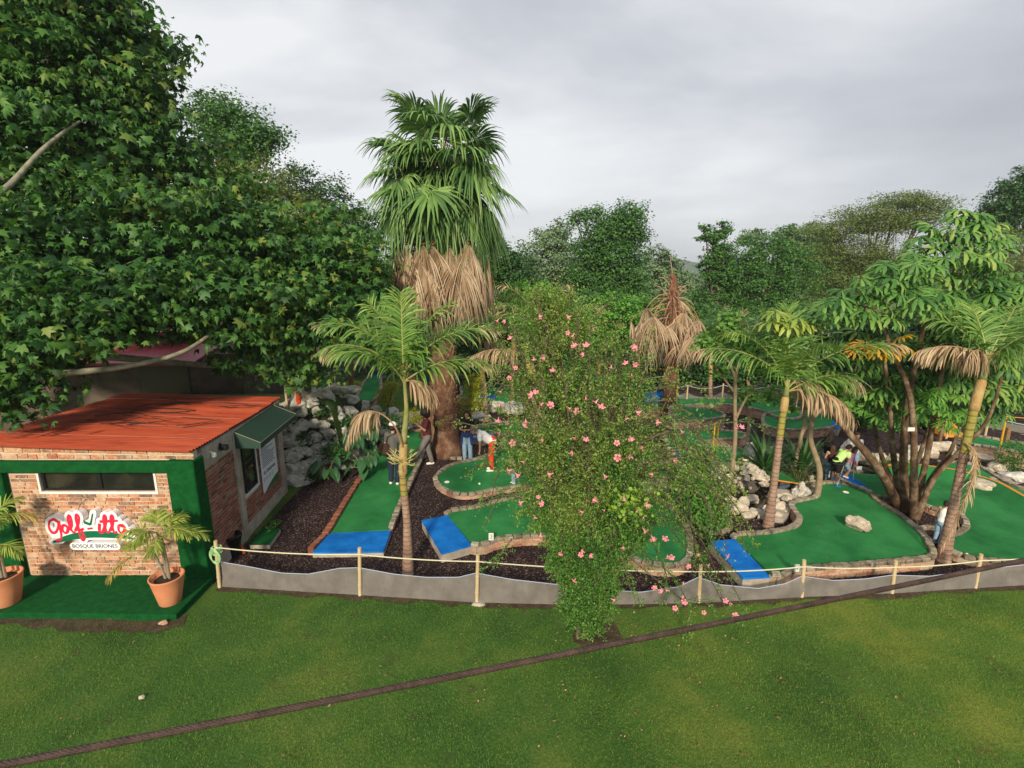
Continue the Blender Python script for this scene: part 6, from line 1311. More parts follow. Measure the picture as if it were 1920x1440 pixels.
BS = [(990,575,27,[(960,560,0,50,30),(1010,560,0,55,32),(1050,590,0,45,32),(970,600,0,60,30)],13500,0.139,BRG,'bright green feathery bush right of the leaf skirt'),
 (1140,620,25,[(1110,595,0,50,32),(1160,580,0,50,30),(1200,600,0,45,28),(1130,630,0,60,30),(1210,640,0,40,30)],13500,0.131,BRG,'bright green bush behind the flowering bush'),
 (1110,560,31,[(1080,560,0,35,22),(1130,560,0,40,18),(1230,575,0,45,22),(1290,590,0,45,24)],7500,0.156,MDG,'darker bush between bright bushes and vine-covered tree'),
 (1400,640,29,[(1360,600,0,60,24),(1430,600,0,60,24),(1500,610,0,60,30),(1380,640,0,70,34),(1460,650,0,70,34)],19500,0.131,MDG,'tangle of vines right of the dead palm'),
 (1330,690,28,[(1290,650,0,50,45),(1350,680,0,60,40),(1290,700,0,50,30),(1400,700,0,60,34),(1460,700,0,60,34),(1215,690,0,45,34)],21000,0.139,DKG,'dark hedge behind the far greens'),
 (880,650,27,[(870,630,0,50,40),(930,650,0,60,40),(1000,660,0,60,40),(880,690,0,50,28),(960,700,0,60,24),(1060,670,0,60,40)],18000,0.139,DKG,'dark hedge behind the fan palm trunk'),
 (740,620,26,[(700,600,0,60,40),(760,590,0,50,34),(780,640,0,50,36),(720,650,0,50,30)],13500,0.148,DKG,'dark shrubbery behind the nearest palm head'),
 (600,640,27,[(560,610,0,60,30),(620,620,0,60,30),(660,640,0,45,26)],9750,0.156,DKG,'shadowy shrubs at the back of the left lawn'),
 (330,640,24,[(260,620,0,100,40),(380,620,0,80,40),(470,640,0,60,36)],13500,0.164,DKG,'dark foliage above the maroon roofed building'),
 (1560,700,25,[(1520,640,0,50,40),(1580,660,0,55,45),(1540,710,0,50,36),(1600,730,0,50,34),(1660,700,0,60,50)],18000,0.139,DKG,'dark shrubs behind the umbrella tree stems'),
 (1800,720,22,[(1760,680,0,60,50),(1830,690,0,60,50),(1900,680,0,60,60),(1880,740,0,50,28),(1720,740,0,50,40),(1680,780,0,45,36)],21000,0.123,DKG,'dark shrubs under the umbrella tree at the right'),
 (1090,740,22,[(1060,720,0,50,40),(1120,730,0,50,40),(1180,720,0,45,40)],9000,0.123,MDG,'green shrubs hidden behind the flowering bush')]
for (x, y, Y, bl, n, sz, mt, lb) in BS: tree(x, y, Y, bl, n, sz, mt, lb, cat='bush', name='bush', tr=.09, leaf=LEAFW, seed=int(x) % 97, fork=.1, shell=.4)
tree(1640, 800, 19.5, [(1600,770,0,40,26),(1650,790,0,44,24),(1700,780,0,44,28),(1745,790,0,36,22)], 9000, .10, MDG, 'leafy shrubs closing the gaps between the umbrella tree stems', cat='bush', name='bush', tr=.06, leaf=LEAFW, seed=44, fork=.1, shell=.3)
# distant low tree belt so that no horizon shows
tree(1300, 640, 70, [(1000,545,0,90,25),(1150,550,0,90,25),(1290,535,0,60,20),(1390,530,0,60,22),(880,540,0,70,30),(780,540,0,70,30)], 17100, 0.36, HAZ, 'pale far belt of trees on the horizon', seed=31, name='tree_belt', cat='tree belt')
tree(650, 640, 60, [(600,500,0,80,50),(500,480,0,90,60),(380,450,0,90,80),(720,530,0,60,30)], 17100, 0.324, DKG, 'far dark treeline hidden behind the left trees', seed=32, name='tree_belt', cat='tree belt')
tree(1700, 640, 60, [(1500,520,0,80,40),(1650,520,0,90,40),(1800,510,0,90,50),(1920,500,0,90,60),(1740,600,0,100,40)], 17100, 0.324, MDG, 'far green treeline behind the acacia', seed=33, name='tree_belt', cat='tree belt')
# yellow-green clipped shrubs
for (x, y, Y, bl, lb, mt) in [(880,785,19.6,[(887,715,0,17,17),(884,735,0,17,12)],'upper ball of the yellow-green shrub beside the fan palm',YEL2),(880,790,19.0,[(872,762,0,20,20),(893,757,0,13,14)],'lower yellow-green ball beside the fan palm foot',YEL2),(725,770,18.5,[(722,742,0,14,17),(735,725,0,12,10)],'yellow shrub left of the near palm trunk',YEL2),(780,790,18.6,[(775,778,0,22,14),(800,745,0,12,16)],'yellow-green shrub between the two palm trunks',YEL2),(664,735,19.0,[(660,724,0,17,8)],'low round clipped shrub on the bank',YEL2),(1900,900,14.6,[(1900,848,0,26,24),(1893,870,0,20,14)],'round dark green clipped shrub at the right edge',MDG)]:
    tree(x, y, Y, bl, 2600, .055, mt, lb, cat='shrub', name='clipped_shrub', tr=.04, seed=int(x) % 50, clump=.07, per=10, shell=.6, lump=.06, fork=.3, base=Vector((A(x, y, Y).x, Y, 1.6 if x == 664 else .6 if x == 725 else 0)))
# round-leaf tree with thin trunks, and thin trunks near the pond
ROUND = leafmat('round_leaf', [(.04, .10, .02), (.07, .155, .03), (.11, .21, .04)], .5, .3)
HEARTV = ([(0,0,0), (.45,.1,.03), (.55,.5,.04), (.3,.9,-.03), (0,1,-.08), (-.3,.9,-.03), (-.55,.5,.04), (-.45,.1,.03)], [(0,i,i+1) for i in range(1, 7)])
def thin(pxs, Y, r0, forks, blobs, label, n=900, sz=.11, mat=None):
    P = [A(x, y, Y) for x, y in pxs]; P[0].z = -.05; t = thing('small_tree', (P[0].x, P[0].y, 0), label, 'tree', 'thin trees by the pond'); P = [Vector(p) for p in cat_rom([tuple(p) for p in P], 5)]
    mb = MB(); mb.tube(P, [r0*(1-.5*i/len(P)) for i in range(len(P))], 9)
    for f in forks: Q = [Vector(p) for p in cat_rom([tuple(A(x, y, Y)) for x, y in f], 4)]; mb.tube(Q, [r0*.6*(1-.7*i/len(Q)) for i in range(len(Q))], 6)
    mb.build('trunk', M('smooth_bark', (.20, .15, .09), .85, (.32, .25, .16), 6, .4, 25), t, smooth=True)
    bs = [(A(b_[0], b_[1], Y+b_[2]), b_[3]*Y/FPX, b_[3]*Y/FPX*.9, b_[4]*Y/FPX) for b_ in blobs]
    crown('leaves', bs, n, sz, mat or ROUND, t, leaf=HEARTV, seed=int(pxs[0][0]), clump=.12, per=7, shell=.2)
thin([(1370,897),(1378,830),(1378,760),(1376,700),(1345,650)], 13.4, .065, [[(1378,790),(1400,745),(1425,715),(1435,690)],[(1376,735),(1350,700),(1330,680)],[(1378,720),(1385,680),(1390,640)]], [(1330,640,0,26,14),(1370,620,0,28,18),(1345,690,0,18,12),(1420,680,0,22,16),(1325,755,0,10,6),(1400,650,0,28,16),(1440,740,0,20,14),(1365,595,0,22,12)], 'thin round-leaf tree with a slim upright trunk beside the white mound', 1300)
thin([(1530,935),(1537,885),(1520,825),(1524,785),(1535,740)], 12.6, .085, [[(1524,785),(1550,755),(1575,730)],[(1522,800),(1515,760),(1505,720)]], [(1580,760,0,18,12),(1490,720,0,16,12),(1545,720,0,26,16),(1520,700,0,22,14),(1600,735,0,16,12)], 'thin tree with a forked trunk standing among the pale rocks', 800)
thin([(1487,887),(1497,840),(1508,790),(1510,740)], 14.2, .06, [[(1502,820),(1525,770),(1535,745)]], [(1500,730,0,22,14),(1530,720,0,20,14),(1480,760,0,14,10)], 'thin slanting tree behind the turf bridge', 600)
thin([(1330,842),(1400,832),(1405,790),(1400,760)][1:], 16.2, .07, [], [(1400,740,0,22,16)], 'short dark stump-like trunk behind the curved turf', 300)
# sword-leaved clumps
def sword(px, py, Y, n, L_, w_, mat, label, z=0, spread=.9, seed=1, name='agave_plant', cat='plant', org=None):
    g0 = Vector((A(px, py, Y).x, Y, z)); g = random.Random(seed); mb = MB()
    for i in range(n):
        a = g.uniform(0, 6.28); e = g.uniform(1-spread, 1.0)*1.45; l = L_*g.uniform(.7, 1.1); p = g0 + Vector((math.cos(a)*.08, math.sin(a)*.08, .02)); P = []
        for q in (.55, 1, .95, .7, .05): s_ = Vector((-math.sin(a), math.cos(a), 0)); P += [p - s_*w_*q/2, p + s_*w_*q/2 ]; p = p + Vector((math.cos(a)*math.cos(e), math.sin(a)*math.cos(e), math.sin(e)))*(l/4); e -= .16
        mb.add(P, [(j*2, j*2+1, j*2+3, j*2+2) for j in range(4)])
    o = mb.build(name, mat, None, g0); return tag(o, label, cat)
sword(1437, 850, 14.3, 55, 1.25, .11, DKG, 'dark sword-leaved plant behind the grey rock', seed=2, z=.3)
sword(1505, 860, 14.4, 60, 1.35, .08, DKG, 'dark spiky plant between the near palm trunk and players', seed=3, z=.2)
sword(1500, 880, 13.6, 110, .62, .015, leafmat('striped_grass', [(.10, .13, .04), (.22, .24, .09), (.30, .30, .15)], .6), 'tuft of pale striped grass above the pond', seed=4, z=.15)
sword(1655, 865, 14.6, 60, .7, .04, MDG, 'grassy clump behind the big trunks', seed=5)
sword(650, 748, 17.3, 120, .5, .02, BRG, 'tuft of long bright grass on the wall top', z=1.8, seed=6)
# elephant ears on the rock wall
EAR = leafmat('elephant_ear', [(.008, .034, .014), (.016, .058, .022), (.03, .09, .03)], .4, .15, .4)
def ears(px, py, Y, z, n, s0, label, seed, rx=.5):
    g0 = Vector((A(px, py, Y).x, Y, z)); g = random.Random(seed); t = thing('elephant_ear_plant', g0, label, 'plant', 'broad-leaved plants by the rock wall')
    for i in range(n):
        a = g.uniform(3.3, 6.2) if i % 3 else g.uniform(0, 6.28); h = g.uniform(.25, .8); r_ = g.uniform(.1, rx); e = g0 + Vector((math.cos(a)*r_, math.sin(a)*r_*.7, h)); s_ = s0*g.uniform(.7, 1.15); d = Vector((math.cos(a), math.sin(a), -.75)).normalized(); n_ = Vector((math.cos(a)*.5, math.sin(a)*.5, 1)).normalized(); x_ = d.cross(n_).normalized(); n_ = x_.cross(d)
        mb = MB(); mb.tube(bez(g0, g0.lerp(e, .4) + Vector((0, 0, .25)), e, 4), .012, 4, 1)
        out = [(0, .12), (.18, -.12), (.36, -.05), (.42, .18), (.36, .5), (.2, .82), (0, 1.05)]; L1 = [(x, y, .10*x*x*4*.5-.22*y*y) for x, y in out]
        V = [e + x_*(x*s_*1.0) + d*(y*s_) + n_*(z_*s_ + (.05*s_ if x > .1 else 0)) for x, y, z_ in L1] + [e + x_*(-x*s_) + d*(y*s_) + n_*(z_*s_ + .05*s_) for x, y, z_ in L1[1:6]] + [e + d*(.4*s_) + n_*(-.05*s_)]
        ring = [0, 1, 2, 3, 4, 5, 6, 11, 10, 9, 8, 7]; mb.add(V, [(12, ring[j], ring[(j+1) % 12]) for j in range(12)], 0); mb.build('leaf', [EAR, RACH], t)
ears(684, 866, 14.1, .2, 14, .32, 'large elephant-ear plant beside the red brick edge', 1, .5); ears(655, 830, 15.0, .4, 14, .34, 'elephant-ear plant in the recess of the rock wall', 2); ears(690, 818, 15.8, .3, 12, .30, 'elephant-ear plant left of the man with the cap', 3, .5); ears(615, 885, 14.0, .1, 8, .35, 'small broad-leaved plant at the foot of the rock wall', 4, .4)
for i, (x, y, Y, z, s_, n) in enumerate([(625,845,14.3,.5,.3,900),(640,790,15.4,1.2,.3,900),(600,770,15.0,1.9,.22,500),(570,820,14.4,1.0,.16,300),(690,790,16,1.0,.35,900),(735,790,17,.9,.3,700),(590,890,14.0,.2,.14,250)]):
    c = A(x, y, Y); t = thing('fern', (c.x, c.y, c.z-.1), ['fern patch in the shaded recess of the rock wall', 'ferns growing high on the rock wall', 'moss tuft on top of the rock wall', 'small moss patch on the wall near the hut', 'leafy ferns behind the elephant ears', 'low ferns at the right end of the rock wall', 'weeds at the foot of the wall beside the hut'][i], 'fern'); crown('leaves', [(c, s_, s_*.5, s_*.9)], n, .09, DKG, t, seed=i, clump=.1, per=8, shell=.2)
mb = MB(); a, b_ = A(658, 735, 18.6), A(655, 560, 18.6); mb.tube([a - Vector((0, 0, .3)), b_], [.10, .08], 10); tag(mb.build('wooden_pole', MATS['old_wood'], None, a), 'slim brown pole on the bank left of the nearest palm', 'pole')
# small weeds between hut and gravel
for i, (x, y) in enumerate([(515,985),(500,1000),(665,845),(1395,905),(1385,890)]):
    c = G(x, y); t = thing('weed', c, ['weed growing by the side wall of the hut', 'weed behind the turf-topped step', 'weed at the brick edge of the long green', 'small plant on top of the pale stone mound', 'tiny plant left of the turf bridge'][i], 'weed'); h = .5 if i == 3 else 0; crown('leaves', [(c + Vector((0, 0, .08+h)), .13, .1, .08)], 130, .06, BRG, t, seed=i, clump=.04, per=6, shell=.2)

# ================================================================== UMBRELLA TREE (right)
ug = G(1690, 960); um = thing('umbrella_tree', ug, 'big multi-stemmed umbrella tree with drooping leaf whorls over the right greens', 'tree')
UB = palm_bark('umbrella_bark', (.045, .026, .016), (.14, .088, .052), (.34, .27, .19), 9)
STM = [([(1688,957),(1648,880),(1590,810),(1550,760),(1530,720)], 0.106, 11.6), ([(1694,950),(1676,860),(1668,760),(1655,650)], 0.085, 12.2), ([(1697,962),(1694,860),(1700,770),(1715,690),(1735,600)], 0.102, 11.8), ([(1712,972),(1714,880),(1712,790),(1700,720),(1668,650),(1655,590)], 0.085, 11.3), ([(1712,970),(1735,870),(1750,790),(1765,700),(1785,560),(1790,480)], 0.076, 11.9), ([(1716,975),(1750,900),(1790,855),(1850,790),(1880,700)], 0.068, 11.5), ([(1715,960),(1745,900),(1780,850),(1800,800)], 0.076, 11.7), ([(1690,950),(1722,860),(1760,760),(1820,640),(1880,600)], 0.064, 12.6), ([(1690,945),(1655,860),(1640,800),(1635,740)], 0.068, 12.8)]
for pts, r0, Y in STM:
    P = [A(x, y, Y + .06*i*(1 if x < 1800 else .5)) for i, (x, y) in enumerate(pts)]; P[0] = G(pts[0][0], pts[0][1], -.03); P = [Vector(p) for p in cat_rom([tuple(p) for p in P], 6)]
    mb = MB(); mb.tube(P, [r0*(1.35 - .35*min(1, i/5))*(1-.6*i/len(P)) for i in range(len(P))], 12); mb.build('stem', UB, um, smooth=True)
WG = leafmat('whorl_leaf', [(.016, .054, .014), (.038, .106, .022), (.074, .160, .032), (.16, .21, .05)], .5, .2, .3, big=.8)
WY = leafmat('whorl_yellow', [(.20, .20, .03), (.52, .30, .02), (.60, .26, .02)], .4, .25)
WDk = leafmat('whorl_shaded', [(.010, .038, .012), (.022, .066, .018), (.04, .10, .024)], .35, .15, .45)  # darker copy of the whorl leaf: shade inside the crown put into colour
def whorls(blobs, n, size, mat, name, seed, Y0=12):
    g = np.random.default_rng(seed); P = []
    tot = sum(b[3]*b[4] for b in blobs)
    for (x, y, dY, rx, rz) in blobs:
        k = max(4, int(n*rx*rz/tot)); d = unit(g.normal(size=(k, 3))*[1, 1, 1]); d[:, 1] = -np.abs(d[:, 1])*.9 + .1; f = g.uniform(.6, 1, (k, 1)); c = np.array(A(x, y, Y0+dY)); s_ = (Y0+dY)/FPX
        P.append(c + d*f*np.array([rx*s_, rx*s_*.8, rz*s_]))
    P = np.concatenate(P); keep = []
    for i, p in enumerate(P):
        if all(np.linalg.norm((p - P[j])*[1, .5, 1.3]) > size*.66 for j in keep): keep.append(i)
    P = P[keep]; n = len(P); Nn = g.normal(size=(n, 3))*.25 + [0, -.28, 1]; D = g.normal(size=(n, 3)); D -= Nn*(D*Nn).sum(1, keepdims=True)/(Nn*Nn).sum(1, keepdims=True)
    V, F = scatter(WHORL[0], WHORL[1], P, D, Nn, size*g.uniform(.75, 1.2, n)); return tri_mesh(name, V, F, mat, um)
whorls([(1795,425,0,55,30),(1840,450,0,50,32),(1745,445,0,38,24),(1790,480,0,80,34),(1700,505,-.5,60,28),(1650,540,-.5,75,28),(1600,560,-.5,60,24),(1690,560,-.6,80,28),(1545,590,-.4,40,18),(1830,520,.2,60,34),(1760,570,0,55,28),(1900,560,-.3,50,30),(1640,590,-.5,60,20),(1900,640,-.5,50,50),(1850,600,.2,50,30)], 1200, .31, WG, 'upper_leaf_whorls', 5)
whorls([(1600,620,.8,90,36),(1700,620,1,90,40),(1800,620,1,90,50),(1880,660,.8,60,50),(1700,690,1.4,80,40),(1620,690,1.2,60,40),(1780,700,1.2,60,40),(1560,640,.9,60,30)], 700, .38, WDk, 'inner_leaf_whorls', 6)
whorls([(1590,680,.6,60,40),(1660,720,.7,60,36),(1740,700,.6,60,40),(1820,720,.5,60,40),(1880,720,.6,50,50),(1620,640,.3,60,30),(1760,640,.3,80,40),(1860,560,.6,70,50)], 700, .29, WG, 'middle_leaf_whorls', 15)
whorls([(1600,730,1.6,60,30),(1680,750,1.7,60,30),(1760,760,1.2,50,30),(1830,770,1.0,50,26)], 260, .26, WG, 'lower_leaf_whorls', 16)
whorls([(1470,590,-.2,45,20),(1500,600,-.2,30,16)], 22, .34, leafmat('whorl_pale', [(.10,.16,.03),(.26,.28,.05)], .4), 'pale_leaf_whorls', 7)
for i_, b_ in enumerate([(1652,660,-.9,22,14),(1690,640,-.8,18,20),(1610,650,-.5,14,12),(1838,640,0,10,10)]): whorls([b_], 4, .26, WY, 'yellow_leaf_whorls', 8+i_)
for i_, b_ in enumerate([(1740,760,-.2,30,26),(1790,790,-.3,34,26),(1760,740,-.1,34,22),(1690,870,.2,16,12),(1640,760,.8,30,24)]): whorls([b_], 12, .22, BRG, 'low_leaf_whorls', 30+i_)
mb = MB(); c = A(1708, 805, 11.3); mb.box((c.x-.09, c.y-.03, c.z-.04), (c.x+.07, c.y, c.z+.05), bev=.005); tag(mb.build('lamp_box', WHITEP, None, c), 'small white box fixed to a stem of the umbrella tree', 'lamp')
# ================================================================== PEOPLE
def skinmat(name, c): return M(name, c, .55, tuple(x*.85 for x in c), 14, .05, 60, spec=.35)
SKIN = skinmat('skin', (.45, .25, .16)); SKIN2 = skinmat('skin_tan', (.36, .19, .12))
HAIR = M('dark_hair', (.012, .008, .006), .5, (.03, .018, .012), 30, .6, 120); HAIRB = M('brown_hair', (.05, .022, .012), .5, (.09, .04, .02), 30, .6, 120); HAIRG = M('grey_hair', (.10, .08, .07), .6, (.2, .17, .15), 30, .6, 120)
EYE = M('eye_dark', (.01, .008, .007), .2); LIP = M('lips', (.35, .10, .08), .5); SHOEW = M('white_shoe', (.70, .68, .62), .6)
def cap_(mb, p, q, r1, r2, n=10):
    p, q = Vector(p), Vector(q); mb.sphere(p, r1, n); mb.sphere(q, r2, n)
    if (q-p).length > .004: mb.tube([p, q], [r1*.995, r2*.995], n)
def solid(mb, name, mat, parent, org, voxel, smooth_it=4):
    """union the overlapping volumes into one continuous skin"""
    me = bpy.data.meshes.new(name); me.from_pydata(mb.v, [], mb.f); o = bpy.data.objects.new(name, me); COL.objects.link(o)
    md = o.modifiers.new('r', 'REMESH'); md.mode = 'VOXEL'; md.voxel_size = voxel
    ms = o.modifiers.new('s', 'SMOOTH'); ms.iterations = smooth_it; ms.factor = .5
    dg = bpy.context.evaluated_depsgraph_get(); m2 = bpy.data.meshes.new_from_object(o.evaluated_get(dg)); bpy.data.objects.remove(o); m2.name = name
    m2.materials.clear(); return link(name, m2, mat, parent, smooth=True)
def person(px, py, z, hpx, yaw, label, J=None, lean=0, turn=0, shirt=None, sleeve='short', legs='long', pants=None, shoe=SHOEW, hair=HAIR, hlen='short', skin=SKIN, cap=None, wide=1.0, skirt=False, extra=None, foot=None, headturn=0, headdown=0):
    """joints in body space: x right, y forward, z up, height 1.7; hpx gives the standing height in photo px"""
    p0 = foot if foot is not None else G(px, py, z); t_ = p0.y/ray(px, py).y; ht = hpx*t_/FPX*1.0/ (cp*.985); s_ = ht/1.70
    t = thing('person', p0, label, 'person')
    D = dict(pel=(0,0,.93), wai=(0,.0,1.08), che=(0,.0,1.28), nec=(0,-.01,1.46), hea=(0,.015,1.595), shL=(-.165,0,1.40), shR=(.165,0,1.40), elL=(-.21,-.02,1.13), elR=(.21,-.02,1.13), haL=(-.22,.07,.90), haR=(.22,.07,.90),
             hiL=(-.085,0,.90), hiR=(.085,0,.90), knL=(-.095,.03,.50), knR=(.095,.03,.50), anL=(-.10,0,.085), anR=(.10,0,.085))
    up = ('wai', 'che', 'nec', 'hea', 'shL', 'shR', 'elL', 'elR', 'haL', 'haR'); Lm = Matrix.Rotation(-lean, 3, 'X'); piv = Vector((0, 0, .93))
    for k in up: D[k] = tuple(piv + Lm @ (Vector(D[k]) - piv))
    if J:
        for k, v in J.items(): D[k] = v
    Rz = Matrix.Rotation(yaw, 3, 'Z'); W = {k: p0 + (Rz @ Vector(v))*s_ for k, v in D.items()}
    def V_(k, dx=0, dy=0, dz=0): return W[k] + (Rz @ Vector((dx, dy, dz)))*s_
    ru = ((W['nec']-W['wai']).normalized()); w = wide
    Hd = W['hea']; hf = (Rz @ (Matrix.Rotation(headturn, 3, 'Z') @ Vector((0, math.cos(lean*.6+headdown), -math.sin(lean*.6+headdown))))).normalized(); hx = hf.cross(Vector((0, 0, 1))).normalized(); hu = hx.cross(hf).normalized()
    def HP(x, y, z_): return Hd + (hx*x + hf*y + hu*z_)*s_
    b = MB()
    cap_(b, V_('pel'), W['wai'], .125*s_*w, .115*s_*w); cap_(b, W['wai'], W['che'], .115*s_*w, .13*s_*w); cap_(b, W['che'], W['che'].lerp(W['nec'], .55), .125*s_*w, .075*s_)
    for S_ in 'LR':
        cap_(b, W['sh'+S_], W['che'], .058*s_, .10*s_*w); cap_(b, W['sh'+S_], W['el'+S_], .052*s_*w, .038*s_); cap_(b, W['el'+S_], W['ha'+S_], .038*s_, .024*s_)
        cap_(b, V_('hi'+S_), W['kn'+S_], .083*s_*w, .054*s_); cap_(b, W['kn'+S_], W['an'+S_], .054*s_, .034*s_)
        f = Rz @ Vector((0, 1, 0)); cap_(b, W['an'+S_] - Vector((0, 0, .045*s_)), W['an'+S_] + f*.13*s_ - Vector((0, 0, .055*s_)), .034*s_, .026*s_)
        ad = (W['ha'+S_]-W['el'+S_]).normalized(); sx = ad.cross(f); sx = sx.normalized() if sx.length > .2 else Rz @ Vector((1, 0, 0)); nn = sx.cross(ad).normalized(); h0 = W['ha'+S_]
        for j, (o_, l_) in enumerate(((-.030, .066), (-.010, .076), (.010, .072), (.029, .056))):
            k0 = h0 + ad*.07*s_ + sx*o_*s_; cap_(b, h0 + ad*.01*s_ + sx*o_*.6*s_, k0, .017*s_, .0125*s_, 8); k1 = k0 + (ad*.8+nn*.35)*l_*.55*s_; k2 = k1 + (ad*.4+nn*.8)*l_*.5*s_; cap_(b, k0, k1, .0095*s_, .009*s_, 6); cap_(b, k1, k2, .009*s_, .0075*s_, 6)
        tb = h0 + ad*.025*s_ - sx*.03*s_; cap_(b, h0, tb, .018*s_, .012*s_, 6); cap_(b, tb, tb + (ad*.7 - sx*.5 + nn*.3)*.05*s_, .012*s_, .009*s_, 6)
    cap_(b, W['nec'] - ru*.05*s_, Hd - hu*.03*s_, .052*s_, .05*s_)
    b.sphere(HP(0, .0, .03), .092*s_, 14, sc=(.92, 1.0, 1.08)); b.sphere(HP(0, .022, -.035), .068*s_, 12); cap_(b, HP(0, .07, -.07), HP(0, .06, -.08), .028*s_, .03*s_)
    cap_(b, HP(0, .088, .03), HP(0, .108, -.012), .010*s_, .015*s_, 6)
    for q in (-1, 1): b.sphere(HP(.088*q, -.002, 0), .022*s_, 8, sc=(.5, .8, 1.2))
    solid(b, 'body', skin, t, p0, max(.0065, .0075*s_), 3)
    e = MB(); [e.sphere(HP(.032*q, .085, .018), .011*s_, 8) for q in (-1, 1)]; e.build('eyes', EYE, t); l = MB(); l.sphere(HP(0, .088, -.045), .018*s_, 8, sc=(1.2, .4, .4)); l.build('mouth', LIP, t)
    # hair
    h = MB(); h.sphere(HP(0, -.018, .052), .103*s_, 14); h.sphere(HP(0, -.045, .0), .088*s_, 12)
    if hlen == 'long':
        bk = -hf*.085*s_; dn = Vector((0, 0, -1)) if lean > .5 else -hu
        for q in (-.05, 0, .05): cap_(h, HP(q, -.06, .0), HP(q*1.1, -.07, 0) + dn*.26*s_, .055*s_, .035*s_)
        for q in (-1, 1): cap_(h, HP(.078*q, .0, .02), HP(.082*q, -.01, 0) + dn*.17*s_, .030*s_, .02*s_)
    if hlen == 'afro': h.sphere(HP(0, -.02, .04), .145*s_, 14); h.sphere(HP(0, -.05, -.03), .12*s_, 12)
    solid(h, 'hair', hair, t, p0, .010, 2)
    if cap:
        c_ = MB(); P = []
        c_.sphere(HP(0, -.012, .075), .108*s_, 14, sc=(1, 1, .85)); sg = 1 if cap[1] else -1
        cap_(c_, HP(-.03, .08*sg, .06), HP(-.03, .17*sg, .05), .02*s_, .012*s_); cap_(c_, HP(.03, .08*sg, .06), HP(.03, .17*sg, .05), .02*s_, .012*s_); cap_(c_, HP(-.04, .16*sg, .05), HP(.04, .16*sg, .05), .013*s_, .013*s_)
        solid(c_, 'cap', cap[0], t, p0, .011, 3)
    # shirt
    if shirt:
        c_ = MB(); e_ = .016*s_; cap_(c_, V_('pel', 0, 0, .03), W['wai'], .128*s_*w+e_, .122*s_*w+e_); cap_(c_, W['wai'], W['che'], .120*s_*w+e_, .132*s_*w+e_); cap_(c_, W['che'], W['che'].lerp(W['nec'], .55), .128*s_*w+e_, .075*s_+e_)
        for S_ in 'LR':
            if sleeve != 'none':
                cap_(c_, W['sh'+S_], W['che'], .060*s_+e_, .10*s_*w+e_*.6)
                cap_(c_, W['sh'+S_], W['sh'+S_].lerp(W['el'+S_], .62 if sleeve == 'short' else 1), .056*s_*w+e_, .052*s_+e_)
                if sleeve == 'long': cap_(c_, W['el'+S_], W['el'+S_].lerp(W['ha'+S_], .92), .044*s_+e_, .030*s_+e_)
        solid(c_, 'shirt', shirt, t, p0, .011, 5)
    if pants:
        c_ = MB(); e_ = .014*s_; cap_(c_, V_('pel', 0, 0, .06), V_('pel', 0, 0, -.04), .122*s_*w+e_, .128*s_*w+e_)
        for S_ in 'LR':
            f_ = {'long': 1.0, 'shorts': .0}[legs]; kn, an = W['kn'+S_], W['an'+S_]; hi = V_('hi'+S_)
            if legs == 'shorts': cap_(c_, hi, hi.lerp(kn, .72), .088*s_*w+e_, .078*s_+e_)
            else: cap_(c_, hi, kn, .088*s_*w+e_, .062*s_+e_*1.3); cap_(c_, kn, kn.lerp(an, .93), .062*s_+e_*1.3, .050*s_+e_*1.4)
        if skirt: cap_(c_, V_('pel'), W['anL'].lerp(W['anR'], .5)+Vector((0, 0, .08*s_)), .13*s_, .17*s_); 
        solid(c_, 'trousers' if legs == 'long' else 'shorts', pants, t, p0, .011, 5)
    for S_ in 'LR':
        f = Rz @ Vector((0, 1, 0)); sh_ = MB(); cap_(sh_, W['an'+S_] - f*.03*s_ - Vector((0, 0, .04*s_)), W['an'+S_] + f*.14*s_ - Vector((0, 0, .05*s_)), .045*s_, .036*s_); solid(sh_, 'shoe', shoe, t, p0, .011, 2)
    return t, W, s_, Rz
GREYT = M('grey_tee', (.085, .085, .08), .9, (.11, .11, .10), 8); NAVY = M('navy_cloth', (.012, .018, .04), .9, (.02, .028, .06), 8); MAROON = M('maroon_cloth', (.07, .015, .014), .9, (.10, .022, .02), 8); GREYP = M('grey_cloth', (.13, .115, .11), .9, (.17, .155, .15), 8)
BLK = M('black_cloth', (.010, .010, .012), .9); JEAN = M('light_jeans', (.16, .28, .40), .9, (.26, .38, .50), 12); WHT = M('white_cloth', (.66, .64, .64), .85, (.74, .73, .74), 6); RED = M('red_trousers', (.68, .050, .018), .8, (.58, .035, .012), 6); PNK = M('pink_cloth', (.68, .30, .50), .85, (.60, .24, .42), 6)
LIME = M('lime_cloth', (.42, .72, .20), .85, (.50, .78, .28), 6); NEON = M('neon_cloth', (.30, .85, .04), .8, (.45, .90, .03), 5); BRN = M('brown_cloth', (.05, .018, .016), .9); LGREY = M('pale_grey_cloth', (.42, .46, .55), .9, (.52, .56, .64), 5)
a180 = math.pi
t, W, s_, Rz = person(740, 908, .13, 113, R(-15), 'man in a grey T-shirt and white cap standing on the long green', dict(elR=(.23,.05,1.14), haR=(.15,.22,.98), elL=(-.23,.04,1.14), haL=(-.13,.24,.96)), .08, shirt=GREYT, pants=NAVY, cap=(WHT, True), wide=1.12, skin=SKIN)
bg_ = MB(); c = W['pel'].lerp(W['che'], .3) + (Rz @ Vector((-.13, -.17, 0)))*s_; cap_(bg_, c + Vector((0, 0, -.09)), c + Vector((.02, 0, .1)), .11*s_, .08*s_); cap_(bg_, c + Vector((.06, 0, -.09)), c + Vector((.05, 0, .08)), .10*s_, .08*s_); bag = solid(bg_, 'shoulder_bag', M('bag_brown', (.035, .018, .012), .8), None, W['pel'], .012)
